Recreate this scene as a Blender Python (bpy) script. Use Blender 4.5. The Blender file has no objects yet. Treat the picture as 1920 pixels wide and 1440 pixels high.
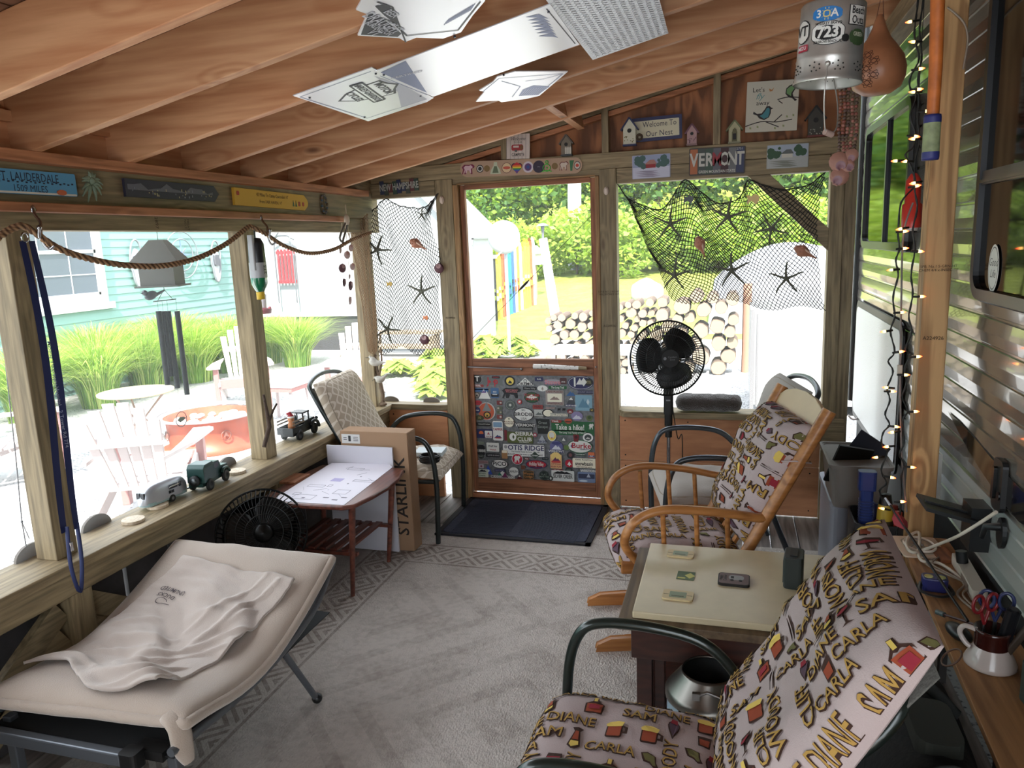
import bpy, math, random
from mathutils import Vector, Matrix, Euler
from mathutils.noise import noise as pnoise
random.seed(7)
scn = bpy.context.scene
COL = scn.collection
PI = math.pi
# ---------------------------------------------------------------- camera
YAW, PITCH, ROLL, FOC = 2.88952444e-01, 1.85352098e-01, 3.97344708e-02, 1409.31
EYE = Vector((0, 0, 1.68))
_f = Vector((-math.sin(YAW)*math.cos(PITCH), math.cos(YAW)*math.cos(PITCH), -math.sin(PITCH)))
_r = Vector((math.cos(YAW), math.sin(YAW), 0)); _d = _f.cross(_r)
_r2 = math.cos(ROLL)*_r + math.sin(ROLL)*_d
_d2 = -math.sin(ROLL)*_r + math.cos(ROLL)*_d
cd = bpy.data.cameras.new('camera'); cam = bpy.data.objects.new('camera', cd); COL.objects.link(cam)
cd.sensor_width = 36; cd.lens = FOC/1920*36; cd.clip_start = .05; cd.clip_end = 300
cam.matrix_world = Matrix(((_r2.x, -_d2.x, -_f.x, EYE.x), (_r2.y, -_d2.y, -_f.y, EYE.y), (_r2.z, -_d2.z, -_f.z, EYE.z), (0, 0, 0, 1)))
scn.camera = cam
# ---------------------------------------------------------------- world, sun, exposure
w = bpy.data.worlds.new('sky'); scn.world = w; w.use_nodes = True
bg = w.node_tree.nodes['Background']; bg.inputs[0].default_value = (.86, .93, 1, 1); bg.inputs[1].default_value = 2.7
sl = bpy.data.lights.new('sun', 'SUN'); sl.energy = 8.5; sl.angle = .02; sl.color = (1, .95, .86)
so = bpy.data.objects.new('sun', sl); COL.objects.link(so)
so.rotation_euler = Vector((-.16, .60, -.78)).to_track_quat('-Z', 'Y').to_euler()
scn.view_settings.view_transform = 'Standard'; scn.view_settings.look = 'None'
scn.view_settings.gamma = 1; scn.view_settings.use_curve_mapping = False
scn.view_settings.exposure = 1.15
scn.cycles.max_bounces = 8; scn.cycles.diffuse_bounces = 5; scn.cycles.glossy_bounces = 3
scn.cycles.transparent_max_bounces = 16; scn.cycles.sample_clamp_indirect = 6

# ---------------------------------------------------------------- helpers
def at(x, y, ax, val):
    "the point seen at photo pixel (x, y) on the plane axis ax = val"
    v = (x-960)*_r2 + (y-720)*_d2 + FOC*_f
    return EYE + v*((val-EYE[ax])/v[ax])

def S(r, g, b):
    f = lambda c: (c/255/12.92) if c/255 <= .04045 else ((c/255+.055)/1.055)**2.4
    return (f(r), f(g), f(b))
MATS = {}
def nt(name):
    m = bpy.data.materials.new(name); m.use_nodes = True
    t = m.node_tree; return m, t, t.nodes['Principled BSDF']
def P(name, c, rough=.6, metal=0., bump=0., bs=200., vary=0., vs=8., emit=None, es=1., alpha=None, trans=0., sheen=0., coat=0., sub=0.):
    if name in MATS: return MATS[name]
    m, t, b = nt(name); c = S(*c)
    b.inputs['Base Color'].default_value = (*c, 1); b.inputs['Roughness'].default_value = rough
    b.inputs['Metallic'].default_value = metal
    if trans: b.inputs['Transmission Weight'].default_value = trans
    if sheen: b.inputs['Sheen Weight'].default_value = sheen
    if coat: b.inputs['Coat Weight'].default_value = coat
    if emit: b.inputs['Emission Color'].default_value = (*S(*emit), 1); b.inputs['Emission Strength'].default_value = es
    if bump or vary:
        tc = t.nodes.new('ShaderNodeTexCoord')
    if bump:
        n = t.nodes.new('ShaderNodeTexNoise'); n.inputs['Scale'].default_value = bs; n.inputs['Detail'].default_value = 3
        bu = t.nodes.new('ShaderNodeBump'); bu.inputs['Strength'].default_value = bump; bu.inputs['Distance'].default_value = .01
        t.links.new(tc.outputs['Object'], n.inputs['Vector']); t.links.new(n.outputs[0], bu.inputs['Height']); t.links.new(bu.outputs[0], b.inputs['Normal'])
    if vary:
        n = t.nodes.new('ShaderNodeTexNoise'); n.inputs['Scale'].default_value = vs; n.inputs['Detail'].default_value = 6
        t.links.new(tc.outputs['Object'], n.inputs['Vector'])
        r = t.nodes.new('ShaderNodeValToRGB'); t.links.new(n.outputs[0], r.inputs[0])
        r.color_ramp.elements[0].position = .3; r.color_ramp.elements[1].position = .7
        r.color_ramp.elements[0].color = (*[x*(1-vary) for x in c], 1); r.color_ramp.elements[1].color = (*[min(1, x*(1+vary)) for x in c], 1)
        t.links.new(r.outputs[0], b.inputs['Base Color'])
    MATS[name] = m; return m
def wood(name, c1, c2, axis=2, scale=14., rough=.6, knots=.5, ring=.6, stretch=.07, kc=(70, 38, 20)):
    key = name+'xyz'[axis]
    if key in MATS: return MATS[key]
    m, t, b = nt(key); N = t.nodes.new; L = t.links.new
    tc = N('ShaderNodeTexCoord'); oi = N('ShaderNodeObjectInfo'); mp = N('ShaderNodeMapping')
    sc = [scale]*3; sc[axis] = scale*stretch; mp.inputs['Scale'].default_value = sc
    mul = N('ShaderNodeVectorMath'); mul.operation = 'SCALE'; mul.inputs[0].default_value = (3.1, 5.7, 4.3)
    L(oi.outputs['Random'], mul.inputs['Scale']); add = N('ShaderNodeVectorMath')
    L(tc.outputs['Object'], add.inputs[0]); L(mul.outputs[0], add.inputs[1]); L(add.outputs[0], mp.inputs[0])
    vo = N('ShaderNodeTexVoronoi'); m2 = N('ShaderNodeMapping'); s2 = [6.5]*3; s2[axis] = 2.2; m2.inputs['Scale'].default_value = s2
    L(add.outputs[0], m2.inputs[0]); L(m2.outputs[0], vo.inputs['Vector']); vo.inputs['Scale'].default_value = 1
    # rings: distorted distance field
    n1 = N('ShaderNodeTexNoise'); n1.inputs['Scale'].default_value = 1; n1.inputs['Detail'].default_value = 2; L(mp.outputs[0], n1.inputs['Vector'])
    ks = N('ShaderNodeMapRange'); ks.inputs['From Min'].default_value = 0; ks.inputs['From Max'].default_value = .28; ks.inputs['To Min'].default_value = .35; ks.inputs['To Max'].default_value = 0
    L(vo.outputs['Distance'], ks.inputs[0])
    ad = N('ShaderNodeMath'); L(n1.outputs[0], ad.inputs[0]); L(ks.outputs[0], ad.inputs[1])
    mu = N('ShaderNodeMath'); mu.operation = 'MULTIPLY'; mu.inputs[1].default_value = 34; L(ad.outputs[0], mu.inputs[0])
    sn = N('ShaderNodeMath'); sn.operation = 'SINE'; L(mu.outputs[0], sn.inputs[0])
    n2 = N('ShaderNodeTexNoise'); n2.inputs['Scale'].default_value = 6; n2.inputs['Detail'].default_value = 4; L(mp.outputs[0], n2.inputs['Vector'])
    mm = N('ShaderNodeMath'); mm.operation = 'MULTIPLY_ADD'; mm.inputs[1].default_value = .25*ring; L(sn.outputs[0], mm.inputs[0]); L(n2.outputs[0], mm.inputs[2])
    r = N('ShaderNodeValToRGB'); r.color_ramp.elements[0].position = .25; r.color_ramp.elements[1].position = .75
    r.color_ramp.elements[0].color = (*S(*c1), 1); r.color_ramp.elements[1].color = (*S(*c2), 1); L(mm.outputs[0], r.inputs[0])
    # knots
    kr = N('ShaderNodeMapRange'); kr.inputs['From Min'].default_value = .05; kr.inputs['From Max'].default_value = .13; kr.inputs['To Min'].default_value = knots; kr.inputs['To Max'].default_value = 0
    L(vo.outputs['Distance'], kr.inputs[0])
    gt = N('ShaderNodeMath'); gt.operation = 'GREATER_THAN'; gt.inputs[1].default_value = .55
    sx = N('ShaderNodeSeparateColor'); L(vo.outputs['Color'], sx.inputs[0]); L(sx.outputs[0], gt.inputs[0])
    km = N('ShaderNodeMath'); km.operation = 'MULTIPLY'; L(kr.outputs[0], km.inputs[0]); L(gt.outputs[0], km.inputs[1])
    mx = N('ShaderNodeMixRGB'); mx.inputs[2].default_value = (*S(*kc), 1); L(km.outputs[0], mx.inputs[0]); L(r.outputs[0], mx.inputs[1])
    hv = N('ShaderNodeHueSaturation'); vr = N('ShaderNodeMapRange'); vr.inputs['To Min'].default_value = .85; vr.inputs['To Max'].default_value = 1.13
    L(oi.outputs['Random'], vr.inputs[0]); L(vr.outputs[0], hv.inputs['Value']); L(mx.outputs[0], hv.inputs['Color'])
    L(hv.outputs[0], b.inputs['Base Color']); b.inputs['Roughness'].default_value = rough
    bu = N('ShaderNodeBump'); bu.inputs['Strength'].default_value = .15; bu.inputs['Distance'].default_value = .004; L(mm.outputs[0], bu.inputs['Height']); L(bu.outputs[0], b.inputs['Normal'])
    MATS[key] = m; return m
PINE = lambda a=2: wood('treated_pine', (112, 97, 72), (158, 139, 106), a, ring=.45)
FIR = lambda a=0: wood('fir_rafter', (186, 128, 88), (218, 168, 126), a, scale=7, ring=.55, knots=.7)
CEDAR = lambda a=0: wood('cedar_trim', (146, 92, 60), (186, 124, 86), a, knots=.3)
PLY = lambda a=2: wood('plywood', (112, 68, 40), (170, 108, 66), a, scale=5, ring=1.2, stretch=.18, knots=.2)
PLYP = lambda a=0: wood('plywood_panel', (168, 112, 76), (196, 138, 98), a, scale=5, ring=.2, stretch=.18, knots=.15)
BLACK = lambda: P('black_plastic', (14, 14, 15), .45)

class MB:
    def __init__(s, T=None): s.v = []; s.f = []; s.m = []; s.s = []; s.T = T or Matrix()
    def add(s, vs, fs, m=0, smooth=False, T=None):
        M_ = s.T @ T if T is not None else s.T
        b = len(s.v); s.v += [M_ @ Vector(q) for q in vs]
        for f in fs: s.f.append([i+b for i in f]); s.m.append(m); s.s.append(smooth)
        return s
    def box(s, x0, x1, y0, y1, z0, z1, m=0, T=None):
        vs = [(x, y, z) for x in (x0, x1) for y in (y0, y1) for z in (z0, z1)]
        return s.add(vs, [(0, 1, 3, 2), (4, 6, 7, 5), (0, 4, 5, 1), (2, 3, 7, 6), (0, 2, 6, 4), (1, 5, 7, 3)], m, False, T)
    def cbox(s, c, d, rot=(0, 0, 0), m=0, T=None):
        R = Matrix.Translation(c) @ Euler(rot).to_matrix().to_4x4()
        if T is not None: R = T @ R
        a, b, e = d[0]/2, d[1]/2, d[2]/2
        return s.box(-a, a, -b, b, -e, e, m, R)
    def rbox(s, c, d, r=.01, rot=(0, 0, 0), m=0, T=None, n=3):
        "box whose z-parallel edges are rounded"
        R = Matrix.Translation(c) @ Euler(rot).to_matrix().to_4x4()
        if T is not None: R = T @ R
        return s.prism(rrect(d[0], d[1], r, n), d[2], R @ Matrix.Translation((0, 0, -d[2]/2)), m)
    def board(s, p0, p1, wd, th, up=(0, 0, 1), m=0):
        "a plank from p0 to p1: wd across (in the direction nearest up), th thick"
        p0 = Vector(p0); p1 = Vector(p1); a = (p1-p0); L = a.length; a.normalize()
        u = Vector(up); u = (u-a*u.dot(a)).normalized(); n = a.cross(u)
        R = Matrix(((a.x, n.x, u.x, (p0.x+p1.x)/2), (a.y, n.y, u.y, (p0.y+p1.y)/2), (a.z, n.z, u.z, (p0.z+p1.z)/2), (0, 0, 0, 1)))
        return s.box(-L/2, L/2, -th/2, th/2, -wd/2, wd/2, m, R)
    def tube(s, pts, r, n=8, m=0, closed=False, caps=True, smooth=True, flat=1., T=None):
        pts = [Vector(p) for p in pts]; k = len(pts); rr = r if hasattr(r, '__len__') else [r]*k
        vs = []; up = None
        for i, p in enumerate(pts):
            if closed: t = pts[(i+1) % k]-pts[i-1]
            else: t = pts[min(i+1, k-1)]-pts[max(i-1, 0)]
            t = t.normalized() if t.length > 1e-9 else Vector((0, 0, 1))
            if up is None: up = Vector((0, 0, 1)) if abs(t.z) < .9 else Vector((0, 1, 0))
            a = up-t*up.dot(t)
            if a.length < 1e-6: a = t.orthogonal()
            a.normalize(); up = a; b = t.cross(a)
            for j in range(n):
                th = 2*PI*j/n; vs.append(p+(a*math.cos(th)*flat+b*math.sin(th))*rr[i])
        fs = []
        for i in range(k if closed else k-1):
            i2 = (i+1) % k
            for j in range(n): fs.append((i*n+j, i*n+(j+1) % n, i2*n+(j+1) % n, i2*n+j))
        s.add(vs, fs, m, smooth, T)
        if caps and not closed: s.add(vs[:n], [tuple(range(n))[::-1]], m, False, T); s.add(vs[-n:], [tuple(range(n))], m, False, T)
        return s
    def lathe(s, prof, T=None, n=24, m=0, smooth=True, arc=2*PI):
        vs = []; k = len(prof); full = arc > 6.28; nn = n if full else n+1
        for r, z in prof:
            for j in range(nn): th = arc*j/n; vs.append((r*math.cos(th), r*math.sin(th), z))
        fs = [(i*nn+j, i*nn+(j+1) % nn, (i+1)*nn+(j+1) % nn, (i+1)*nn+j) for i in range(k-1) for j in range(n)]
        return s.add(vs, fs, m, smooth, T)
    def prism(s, poly, h, T=None, m=0, smooth=False):
        k = len(poly); vs = [(x, y, 0) for x, y in poly]+[(x, y, h) for x, y in poly]
        fs = [tuple(range(k))[::-1], tuple(range(k, 2*k))]+[(i, (i+1) % k, k+(i+1) % k, k+i) for i in range(k)]
        return s.add(vs, fs, m, smooth, T)
    def ball(s, c, r, m=0, n=12, T=None, sc=(1, 1, 1), rot=(0, 0, 0)):
        R = Matrix.Translation(c) @ Euler(rot).to_matrix().to_4x4() @ Matrix.Diagonal((*[r*q for q in sc], 1))
        if T is not None: R = T @ R
        pr = [(max(math.sin(PI*i/(n//2)), 1e-4), -math.cos(PI*i/(n//2))) for i in range(n//2+1)]
        return s.lathe(pr, R, n, m)
    def grid(s, fn, nu, nv, m=0, thick=0, smooth=True, mf=None):
        P0 = [[Vector(fn(i/nu, j/nv)) for j in range(nv+1)] for i in range(nu+1)]
        vs = [p for row in P0 for p in row]; W = nv+1
        fs = [(i*W+j, (i+1)*W+j, (i+1)*W+j+1, i*W+j+1) for i in range(nu) for j in range(nv)]
        if not thick: return s.add(vs, fs, m, smooth)
        low = []
        for i in range(nu+1):
            for j in range(nv+1):
                a = P0[min(i+1, nu)][j]-P0[max(i-1, 0)][j]; b = P0[i][min(j+1, nv)]-P0[i][max(j-1, 0)]
                nn = a.cross(b); nn = nn.normalized() if nn.length > 1e-12 else Vector((0, 0, 1))
                low.append(P0[i][j]-nn*thick)
        k = len(vs); fs2 = [tuple(q+k for q in f[::-1]) for f in fs]
        rim = []
        for i in range(nu):
            rim += [(i*W, i*W+k, (i+1)*W+k, (i+1)*W), (i*W+nv, (i+1)*W+nv, (i+1)*W+nv+k, i*W+nv+k)]
        for j in range(nv):
            rim += [(j, j+1, j+1+k, j+k), (nu*W+j, nu*W+j+k, nu*W+j+1+k, nu*W+j+1)]
        return s.add(vs+low, fs+fs2+rim, m, smooth)
    def text(s, txt, T, size=.1, m=0, bold=0., ext=0., sx=1., align='CENTER', fn=None, shear=0.):
        vs, fs = glyphs(txt, bold, align, shear)
        if fn: vs, fs = finer(txt, bold, align, shear)
        if fn: return s.add([fn(x*size*sx, y*size) for x, y in vs], fs, m, False)
        vv = [(x*size*sx, y*size, ext) for x, y in vs]
        return s.add(vv, fs, m, False, T)
    def build(s, name, mats, parent=None, loc=(0, 0, 0), bevel=0, subd=0, rot=(0, 0, 0)):
        me = bpy.data.meshes.new(name); me.from_pydata([tuple(q) for q in s.v], [], s.f)
        if not isinstance(mats, (list, tuple)): mats = [mats]
        for q in mats: me.materials.append(q)
        me.polygons.foreach_set('material_index', s.m); me.polygons.foreach_set('use_smooth', s.s); me.update()
        o = bpy.data.objects.new(name, me); COL.objects.link(o); o.location = loc; o.rotation_euler = rot
        if parent: o.parent = parent
        if bevel:
            b = o.modifiers.new('bevel', 'BEVEL'); b.width = bevel; b.segments = 2; b.limit_method = 'ANGLE'
        if subd:
            b = o.modifiers.new('sub', 'SUBSURF'); b.levels = b.render_levels = subd
        return o
_G = {}
def glyphs(txt, bold, align, shear):
    k = (txt, bold, align, shear)
    if k not in _G:
        c = bpy.data.curves.new('t', 'FONT'); c.body = txt; c.size = 1; c.offset = bold; c.align_x = align; c.align_y = 'CENTER'; c.resolution_u = 2; c.shear = shear
        o = bpy.data.objects.new('t', c); me = o.to_mesh()
        _G[k] = ([(v.co.x, v.co.y) for v in me.vertices], [tuple(p.vertices) for p in me.polygons])
        o.to_mesh_clear(); bpy.data.objects.remove(o); bpy.data.curves.remove(c)
    return _G[k]
def finer(*k):
    if ('f',)+k not in _G:
        vs, fs = glyphs(*k); vs = list(vs); out = []; todo = []
        for f in fs: todo += [(f[0], f[i], f[i+1]) for i in range(1, len(f)-1)]
        mid = {}
        while todo:
            t = todo.pop(); e = [math.dist(vs[t[i]], vs[t[(i+1) % 3]]) for i in range(3)]; i = e.index(max(e))
            if e[i] < .3: out.append(t); continue
            a, b, c = t[i], t[(i+1) % 3], t[(i+2) % 3]; kk = (min(a, b), max(a, b))
            if kk not in mid: mid[kk] = len(vs); vs.append(((vs[a][0]+vs[b][0])/2, (vs[a][1]+vs[b][1])/2))
            m = mid[kk]; todo += [(a, m, c), (m, b, c)]
        _G[('f',)+k] = (vs, out)
    return _G[('f',)+k]
def rrect(w, h, r, n=4):
    o = []
    for cx, cy, a0 in ((w/2-r, h/2-r, 0), (-w/2+r, h/2-r, PI/2), (-w/2+r, -h/2+r, PI), (w/2-r, -h/2+r, 1.5*PI)):
        for i in range(n+1): a = a0+PI/2*i/n; o.append((cx+r*math.cos(a), cy+r*math.sin(a)))
    return o
def circ(r, n=24, sx=1., sy=1.): return [(r*sx*math.cos(2*PI*i/n), r*sy*math.sin(2*PI*i/n)) for i in range(n)]
def smooth_path(pts, n=6):
    pts = [Vector(p) for p in pts]; o = []
    for i in range(len(pts)-1):
        p0 = pts[max(i-1, 0)]; p1 = pts[i]; p2 = pts[i+1]; p3 = pts[min(i+2, len(pts)-1)]
        for k in range(n):
            t = k/n; o.append(.5*((2*p1)+(p2-p0)*t+(2*p0-5*p1+4*p2-p3)*t*t+(3*p1-p0-3*p2+p3)*t**3))
    o.append(pts[-1]); return o
def tag(o, label=None, cat=None, group=None, kind=None):
    if label: o['label'] = label
    if cat: o['category'] = cat
    if group: o['group'] = group
    if kind: o['kind'] = kind
    return o
def thing(name, label, cat, loc=(0, 0, 0), rot=(0, 0, 0), group=None, kind=None):
    o = bpy.data.objects.new(name, None); COL.objects.link(o); o.location = loc
    o.rotation_euler = (0, 0, rot) if isinstance(rot, (int, float)) else rot
    o.empty_display_size = .05
    return tag(o, label, cat, group, kind)
def struct(name): return thing(name, None, None, kind='structure')
_KIDS = {}
def dup(src, loc, rot=None, label=None, group=None, scale=None):
    if src.name not in _KIDS: _KIDS[src.name] = [(c, [g for g in bpy.data.objects if g.parent == c]) for c in bpy.data.objects if c.parent == src]
    r = src.copy(); COL.objects.link(r); r.location = loc
    if rot is not None: r.rotation_euler = (0, 0, rot) if isinstance(rot, (int, float)) else rot
    if scale: r.scale = scale if hasattr(scale, '__len__') else (scale,)*3
    if label: r['label'] = label
    if group: r['group'] = group
    for c, gs in _KIDS[src.name]:
        k = c.copy(); COL.objects.link(k); k.parent = r
        for g in gs: q = g.copy(); COL.objects.link(q); q.parent = k
    return r
def TR(loc, rot=(0, 0, 0), sc=1):
    if not hasattr(sc, '__len__'): sc = (sc,)*3
    return Matrix.Translation(loc) @ Euler(rot).to_matrix().to_4x4() @ Matrix.Diagonal((*sc, 1))
def basis(o, u, v):
    "frame with x along u, y near v, z out of the plane"
    u = Vector(u).normalized(); v = Vector(v); v = (v-u*v.dot(u)).normalized(); n = u.cross(v)
    return Matrix(((u.x, v.x, n.x, o[0]), (u.y, v.y, n.y, o[1]), (u.z, v.z, n.z, o[2]), (0, 0, 0, 1)))
YB = 4.55   # front face of the back wall
WB = lambda x, z, off=0: basis((x, YB-off, z), (1, 0, 0), (0, 0, 1))          # text on back wall, faces -y
WL = lambda y, z, x=-2.24: basis((x, y, z), (0, 1, 0), (0, 0, 1))             # on left wall, faces +x
# ================================================================ the porch
RZ = lambda x: 2.034+.205*(x+2.2)          # underside of the rafters
SLOPE = math.atan(.205)
# floor of deck boards
fl = struct('floor')
for i in range(22):
    x0 = -2.42+i*.147
    MB().box(x0, x0+.139, -1.6, 4.62, -.035, 0).build('deck_board', wood('deck', (104, 96, 92), (150, 140, 132), 1, scale=10, knots=.2), fl)
# rug
rg = P('rug', (172, 163, 155), .95)
t = rg.node_tree; N = t.nodes.new; L = t.links.new; b = t.nodes['Principled BSDF']
tc = N('ShaderNodeTexCoord'); sp = N('ShaderNodeSeparateXYZ'); L(tc.outputs['Object'], sp.inputs[0])
def mth(op, a, b_=None, c=None):
    n = N('ShaderNodeMath'); n.operation = op
    for i, q in enumerate((a, b_, c)):
        if q is None: continue
        if isinstance(q, (int, float)): n.inputs[i].default_value = q
        else: L(q, n.inputs[i])
    return n.outputs[0]
X, Y = sp.outputs[0], sp.outputs[1]
RX0, RX1, RY0, RY1 = -2.15, .62, -.9, 4.06
cx_, cy_ = (RX0+RX1)/2, (RY0+RY1)/2
ax = mth('SUBTRACT', (RX1-RX0)/2, mth('ABSOLUTE', mth('SUBTRACT', X, cx_)))   # distance in from side edge
ay = mth('SUBTRACT', (RY1-RY0)/2, mth('ABSOLUTE', mth('SUBTRACT', Y, cy_)))
def diam(u, w_, per, half):
    "concentric diamond rows: u along, w_ across (0 at the middle)"
    fu = mth('ABSOLUTE', mth('SUBTRACT', mth('FRACT', mth('DIVIDE', u, per)), .5))
    s_ = mth('ADD', fu, mth('DIVIDE', mth('ABSOLUTE', w_), half*2))
    return mth('GREATER_THAN', mth('SINE', mth('MULTIPLY', s_, 24)), .15)
inside = lambda v, lo, hi: mth('MULTIPLY', mth('GREATER_THAN', v, lo), mth('LESS_THAN', v, hi))
bandy = mth('MULTIPLY', inside(ay, .34, .53), mth('GREATER_THAN', ax, .25)); bandx = mth('MULTIPLY', inside(ax, .25, .44), mth('GREATER_THAN', ay, .34))
pat = mth('MAXIMUM', mth('MULTIPLY', bandy, diam(X, mth('SUBTRACT', ay, .435), .195, .105)), mth('MULTIPLY', bandx, diam(Y, mth('SUBTRACT', ax, .345), .195, .105)))
lines = mth('MAXIMUM', mth('MULTIPLY', inside(ay, .31, .325), mth('GREATER_THAN', ax, .22)), mth('MULTIPLY', inside(ax, .22, .235), mth('GREATER_THAN', ay, .31)))
lin2 = mth('MAXIMUM', mth('MULTIPLY', inside(ay, .545, .56), mth('GREATER_THAN', ax, .455)), mth('MULTIPLY', inside(ax, .455, .47), mth('GREATER_THAN', ay, .545)))
inn = mth('MULTIPLY', mth('GREATER_THAN', ax, .62), mth('GREATER_THAN', ay, .7))
dd = mth('ADD', mth('ABSOLUTE', mth('SUBTRACT', X, cx_)), mth('ABSOLUTE', mth('MULTIPLY', mth('SUBTRACT', mth('FRACT', mth('DIVIDE', Y, 1.5)), .5), 1.5)))
big = mth('MULTIPLY', inn, mth('GREATER_THAN', mth('SINE', mth('MULTIPLY', dd, 26)), .55))
ns = N('ShaderNodeTexNoise'); ns.inputs['Scale'].default_value = 5; ns.inputs['Detail'].default_value = 5; L(tc.outputs['Object'], ns.inputs['Vector'])
dust = N('ShaderNodeTexNoise'); dust.inputs['Scale'].default_value = 34; dust.inputs['Detail'].default_value = 4; L(tc.outputs['Object'], dust.inputs['Vector'])
tot = mth('ADD', mth('MAXIMUM', pat, mth('MAXIMUM', lines, lin2)), mth('MULTIPLY', big, .28))
tot = mth('ADD', mth('MULTIPLY', tot, .6), mth('MULTIPLY', mth('SUBTRACT', ns.outputs[0], .4), .9))
tot = mth('ADD', tot, mth('MULTIPLY', mth('SUBTRACT', dust.outputs[0], .5), .9))
mx = N('ShaderNodeMixRGB'); mx.use_clamp = True; mx.inputs[1].default_value = (*S(186, 178, 170), 1); mx.inputs[2].default_value = (*S(118, 106, 98), 1); L(tot, mx.inputs[0])
L(mx.outputs[0], b.inputs['Base Color'])
mp = N('ShaderNodeMapping'); mp.inputs['Scale'].default_value = (150, 95, 1); L(tc.outputs['Object'], mp.inputs[0])
wv = N('ShaderNodeTexVoronoi'); wv.inputs['Scale'].default_value = 1; L(mp.outputs[0], wv.inputs['Vector'])
bu = N('ShaderNodeBump'); bu.inputs['Strength'].default_value = .8; bu.inputs['Distance'].default_value = .004; L(wv.outputs['Distance'], bu.inputs['Height']); L(bu.outputs[0], b.inputs['Normal'])
rug = MB().box(RX0, RX1, RY0, RY1, 0, .004).build('rug', rg)
tag(rug, 'large beige woven rug with a border of diamonds covering the deck', 'rug')
# door mat
mt = P('mat_ribs', (62, 66, 82), .95, bump=.8, bs=60)
dm = thing('doormat', 'dark blue-grey ribbed doormat lying in front of the screen door', 'doormat', (-1.205, 4.215, .0045), .0)
ribs = MB().prism(rrect(.86, .58, .02), .012, TR((0, 0, 0)))
for i in range(34):
    for k, (sx, sg) in enumerate(((-.2, 1), (.2, -1))):
        ribs.cbox((sx, -.29+.29/17+i*.0165, .0125), (.36, .006, .004), (0, 0, .25*sg))
ribs.build('pile', mt, dm)
e = MB()
for q in ((0, .31, .93, .03), (0, -.31, .93, .03), (.45, 0, .03, .65), (-.45, 0, .03, .65)): e.cbox((q[0], q[1], .005), (q[2], q[3], .010))
e.build('rubber_border', P('rubber', (30, 31, 38), .7), dm)

# ---------------------------------------------------------------- left wall
wl = struct('wall_left')
for y0, y1 in ((-1.55, -1.46), (.55, .64), (1.935, 2.025), (3.20, 3.29), (4.45, 4.55)):
    MB().box(-2.365, -2.272, y0, y1, .64, 1.80).build('stud', PINE(2), wl, bevel=.003)
    MB().box(-2.33, -2.235, y0, y1, 0, .60).build('stud', PINE(2), wl, bevel=.003)
MB().box(-2.36, -2.27, -1.55, 4.55, 1.785, 1.875).build('header', PINE(1), wl, bevel=.003)
MB().box(-2.33, -2.245, -1.55, 4.55, 1.87, 2.03).build('header_board', PINE(1), wl, bevel=.003)
MB().box(-2.25, -2.20, -1.55, 4.12, 1.842, 1.872).build('ledge', CEDAR(1), wl, bevel=.003)
MB().box(-2.30, -2.19, -1.55, 4.40, 2.000, 2.036).build('top_strip', CEDAR(1), wl, bevel=.003)
MB().box(-2.42, -2.203, -1.55, 4.55, .602, .64).build('sill', PINE(1), wl, bevel=.004)
MB().box(-2.27, -2.23, -1.55, 4.55, .51, .602).build('rail', PINE(1), wl, bevel=.003)
for y0, sg in ((1.96, -1), (1.96, 1)):
    for dz in (0, .10):
        MB().board((-2.285, y0+sg*.04, .46-dz), (-2.285, y0+sg*.62, .08-dz*.8), .085, .03).build('brace', PINE(1), wl)
dk = P('skirt_board', (74, 70, 70), .8, vary=.3)
y = -1.6; k = 0
random.seed(3)
while y < 4.5:
    wd = random.choice((.24, .30, .36)); MB().box(-2.43, -2.405, y, y+wd, -.25, .60).build('skirt_board', dk, wl); y += wd+random.choice((.008, .012, .02)); k += 1
MB().box(-2.36, -2.255, 4.12, 4.64, 2.03, 2.26).build('corner_block', PINE(1), wl)
MB().box(-2.36, -2.255, 4.45, 4.64, 1.78, 2.03).build('corner_block', PINE(1), wl)
# stamps on the header board
st = MB(); st.text('422897', WL(2.62, 1.83, -2.2693) @ TR((0, 0, 0), (0, 0, -PI/2)), .024)
st.text('MILLTREAT\nSPF NO.2', WL(2.80, 1.83, -2.2693) @ TR((0, 0, 0), (0, 0, -PI/2)), .017)
st.build('lumber_stamp', P('stamp_ink', (60, 44, 30), .8), wl)

# ---------------------------------------------------------------- roof
rf = struct('ceiling')
for k in range(-6, 6):
    y0 = 2.03+.408*k
    MB().add([(x, y_, RZ(x)+dz) for x in (-2.62, .98) for y_ in (y0-.019, y0+.019) for dz in (0, .184)],
             [(0, 1, 3, 2), (4, 6, 7, 5), (0, 4, 5, 1), (2, 3, 7, 6), (0, 2, 6, 4), (1, 5, 7, 3)]).build('rafter', FIR(0), rf, bevel=.003)
    MB().box(-2.315, -2.28, y0+.019, y0+.389, 2.03, 2.20).build('rafter_block', FIR(1), rf)
    MB().box(-2.28, -2.255, y0+.019, y0+.389, 2.13, 2.165).build('block_cleat', FIR(1), rf)
rbm = wood('roof_board', (96, 66, 50), (134, 96, 74), 1, scale=8)
for i in range(19):
    x0 = -2.72+i*.195
    MB().add([(x, y_, RZ(x)+.186+dz) for x in (x0, x0+.189) for y_ in (-1.75, 5.0) for dz in (0, .02)],
             [(0, 1, 3, 2), (4, 6, 7, 5), (0, 4, 5, 1), (2, 3, 7, 6), (0, 2, 6, 4), (1, 5, 7, 3)]).build('roof_board', rbm, rf)
MB().add([(x, y_, RZ(x)+.208+dz) for x in (-2.8, 1.05) for y_ in (-1.8, 5.05) for dz in (0, .02)],
         [(0, 1, 3, 2), (4, 6, 7, 5), (0, 4, 5, 1), (2, 3, 7, 6), (0, 2, 6, 4), (1, 5, 7, 3)]).build('roof_sheet', P('roofing', (60, 60, 62), .8), rf)
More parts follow.
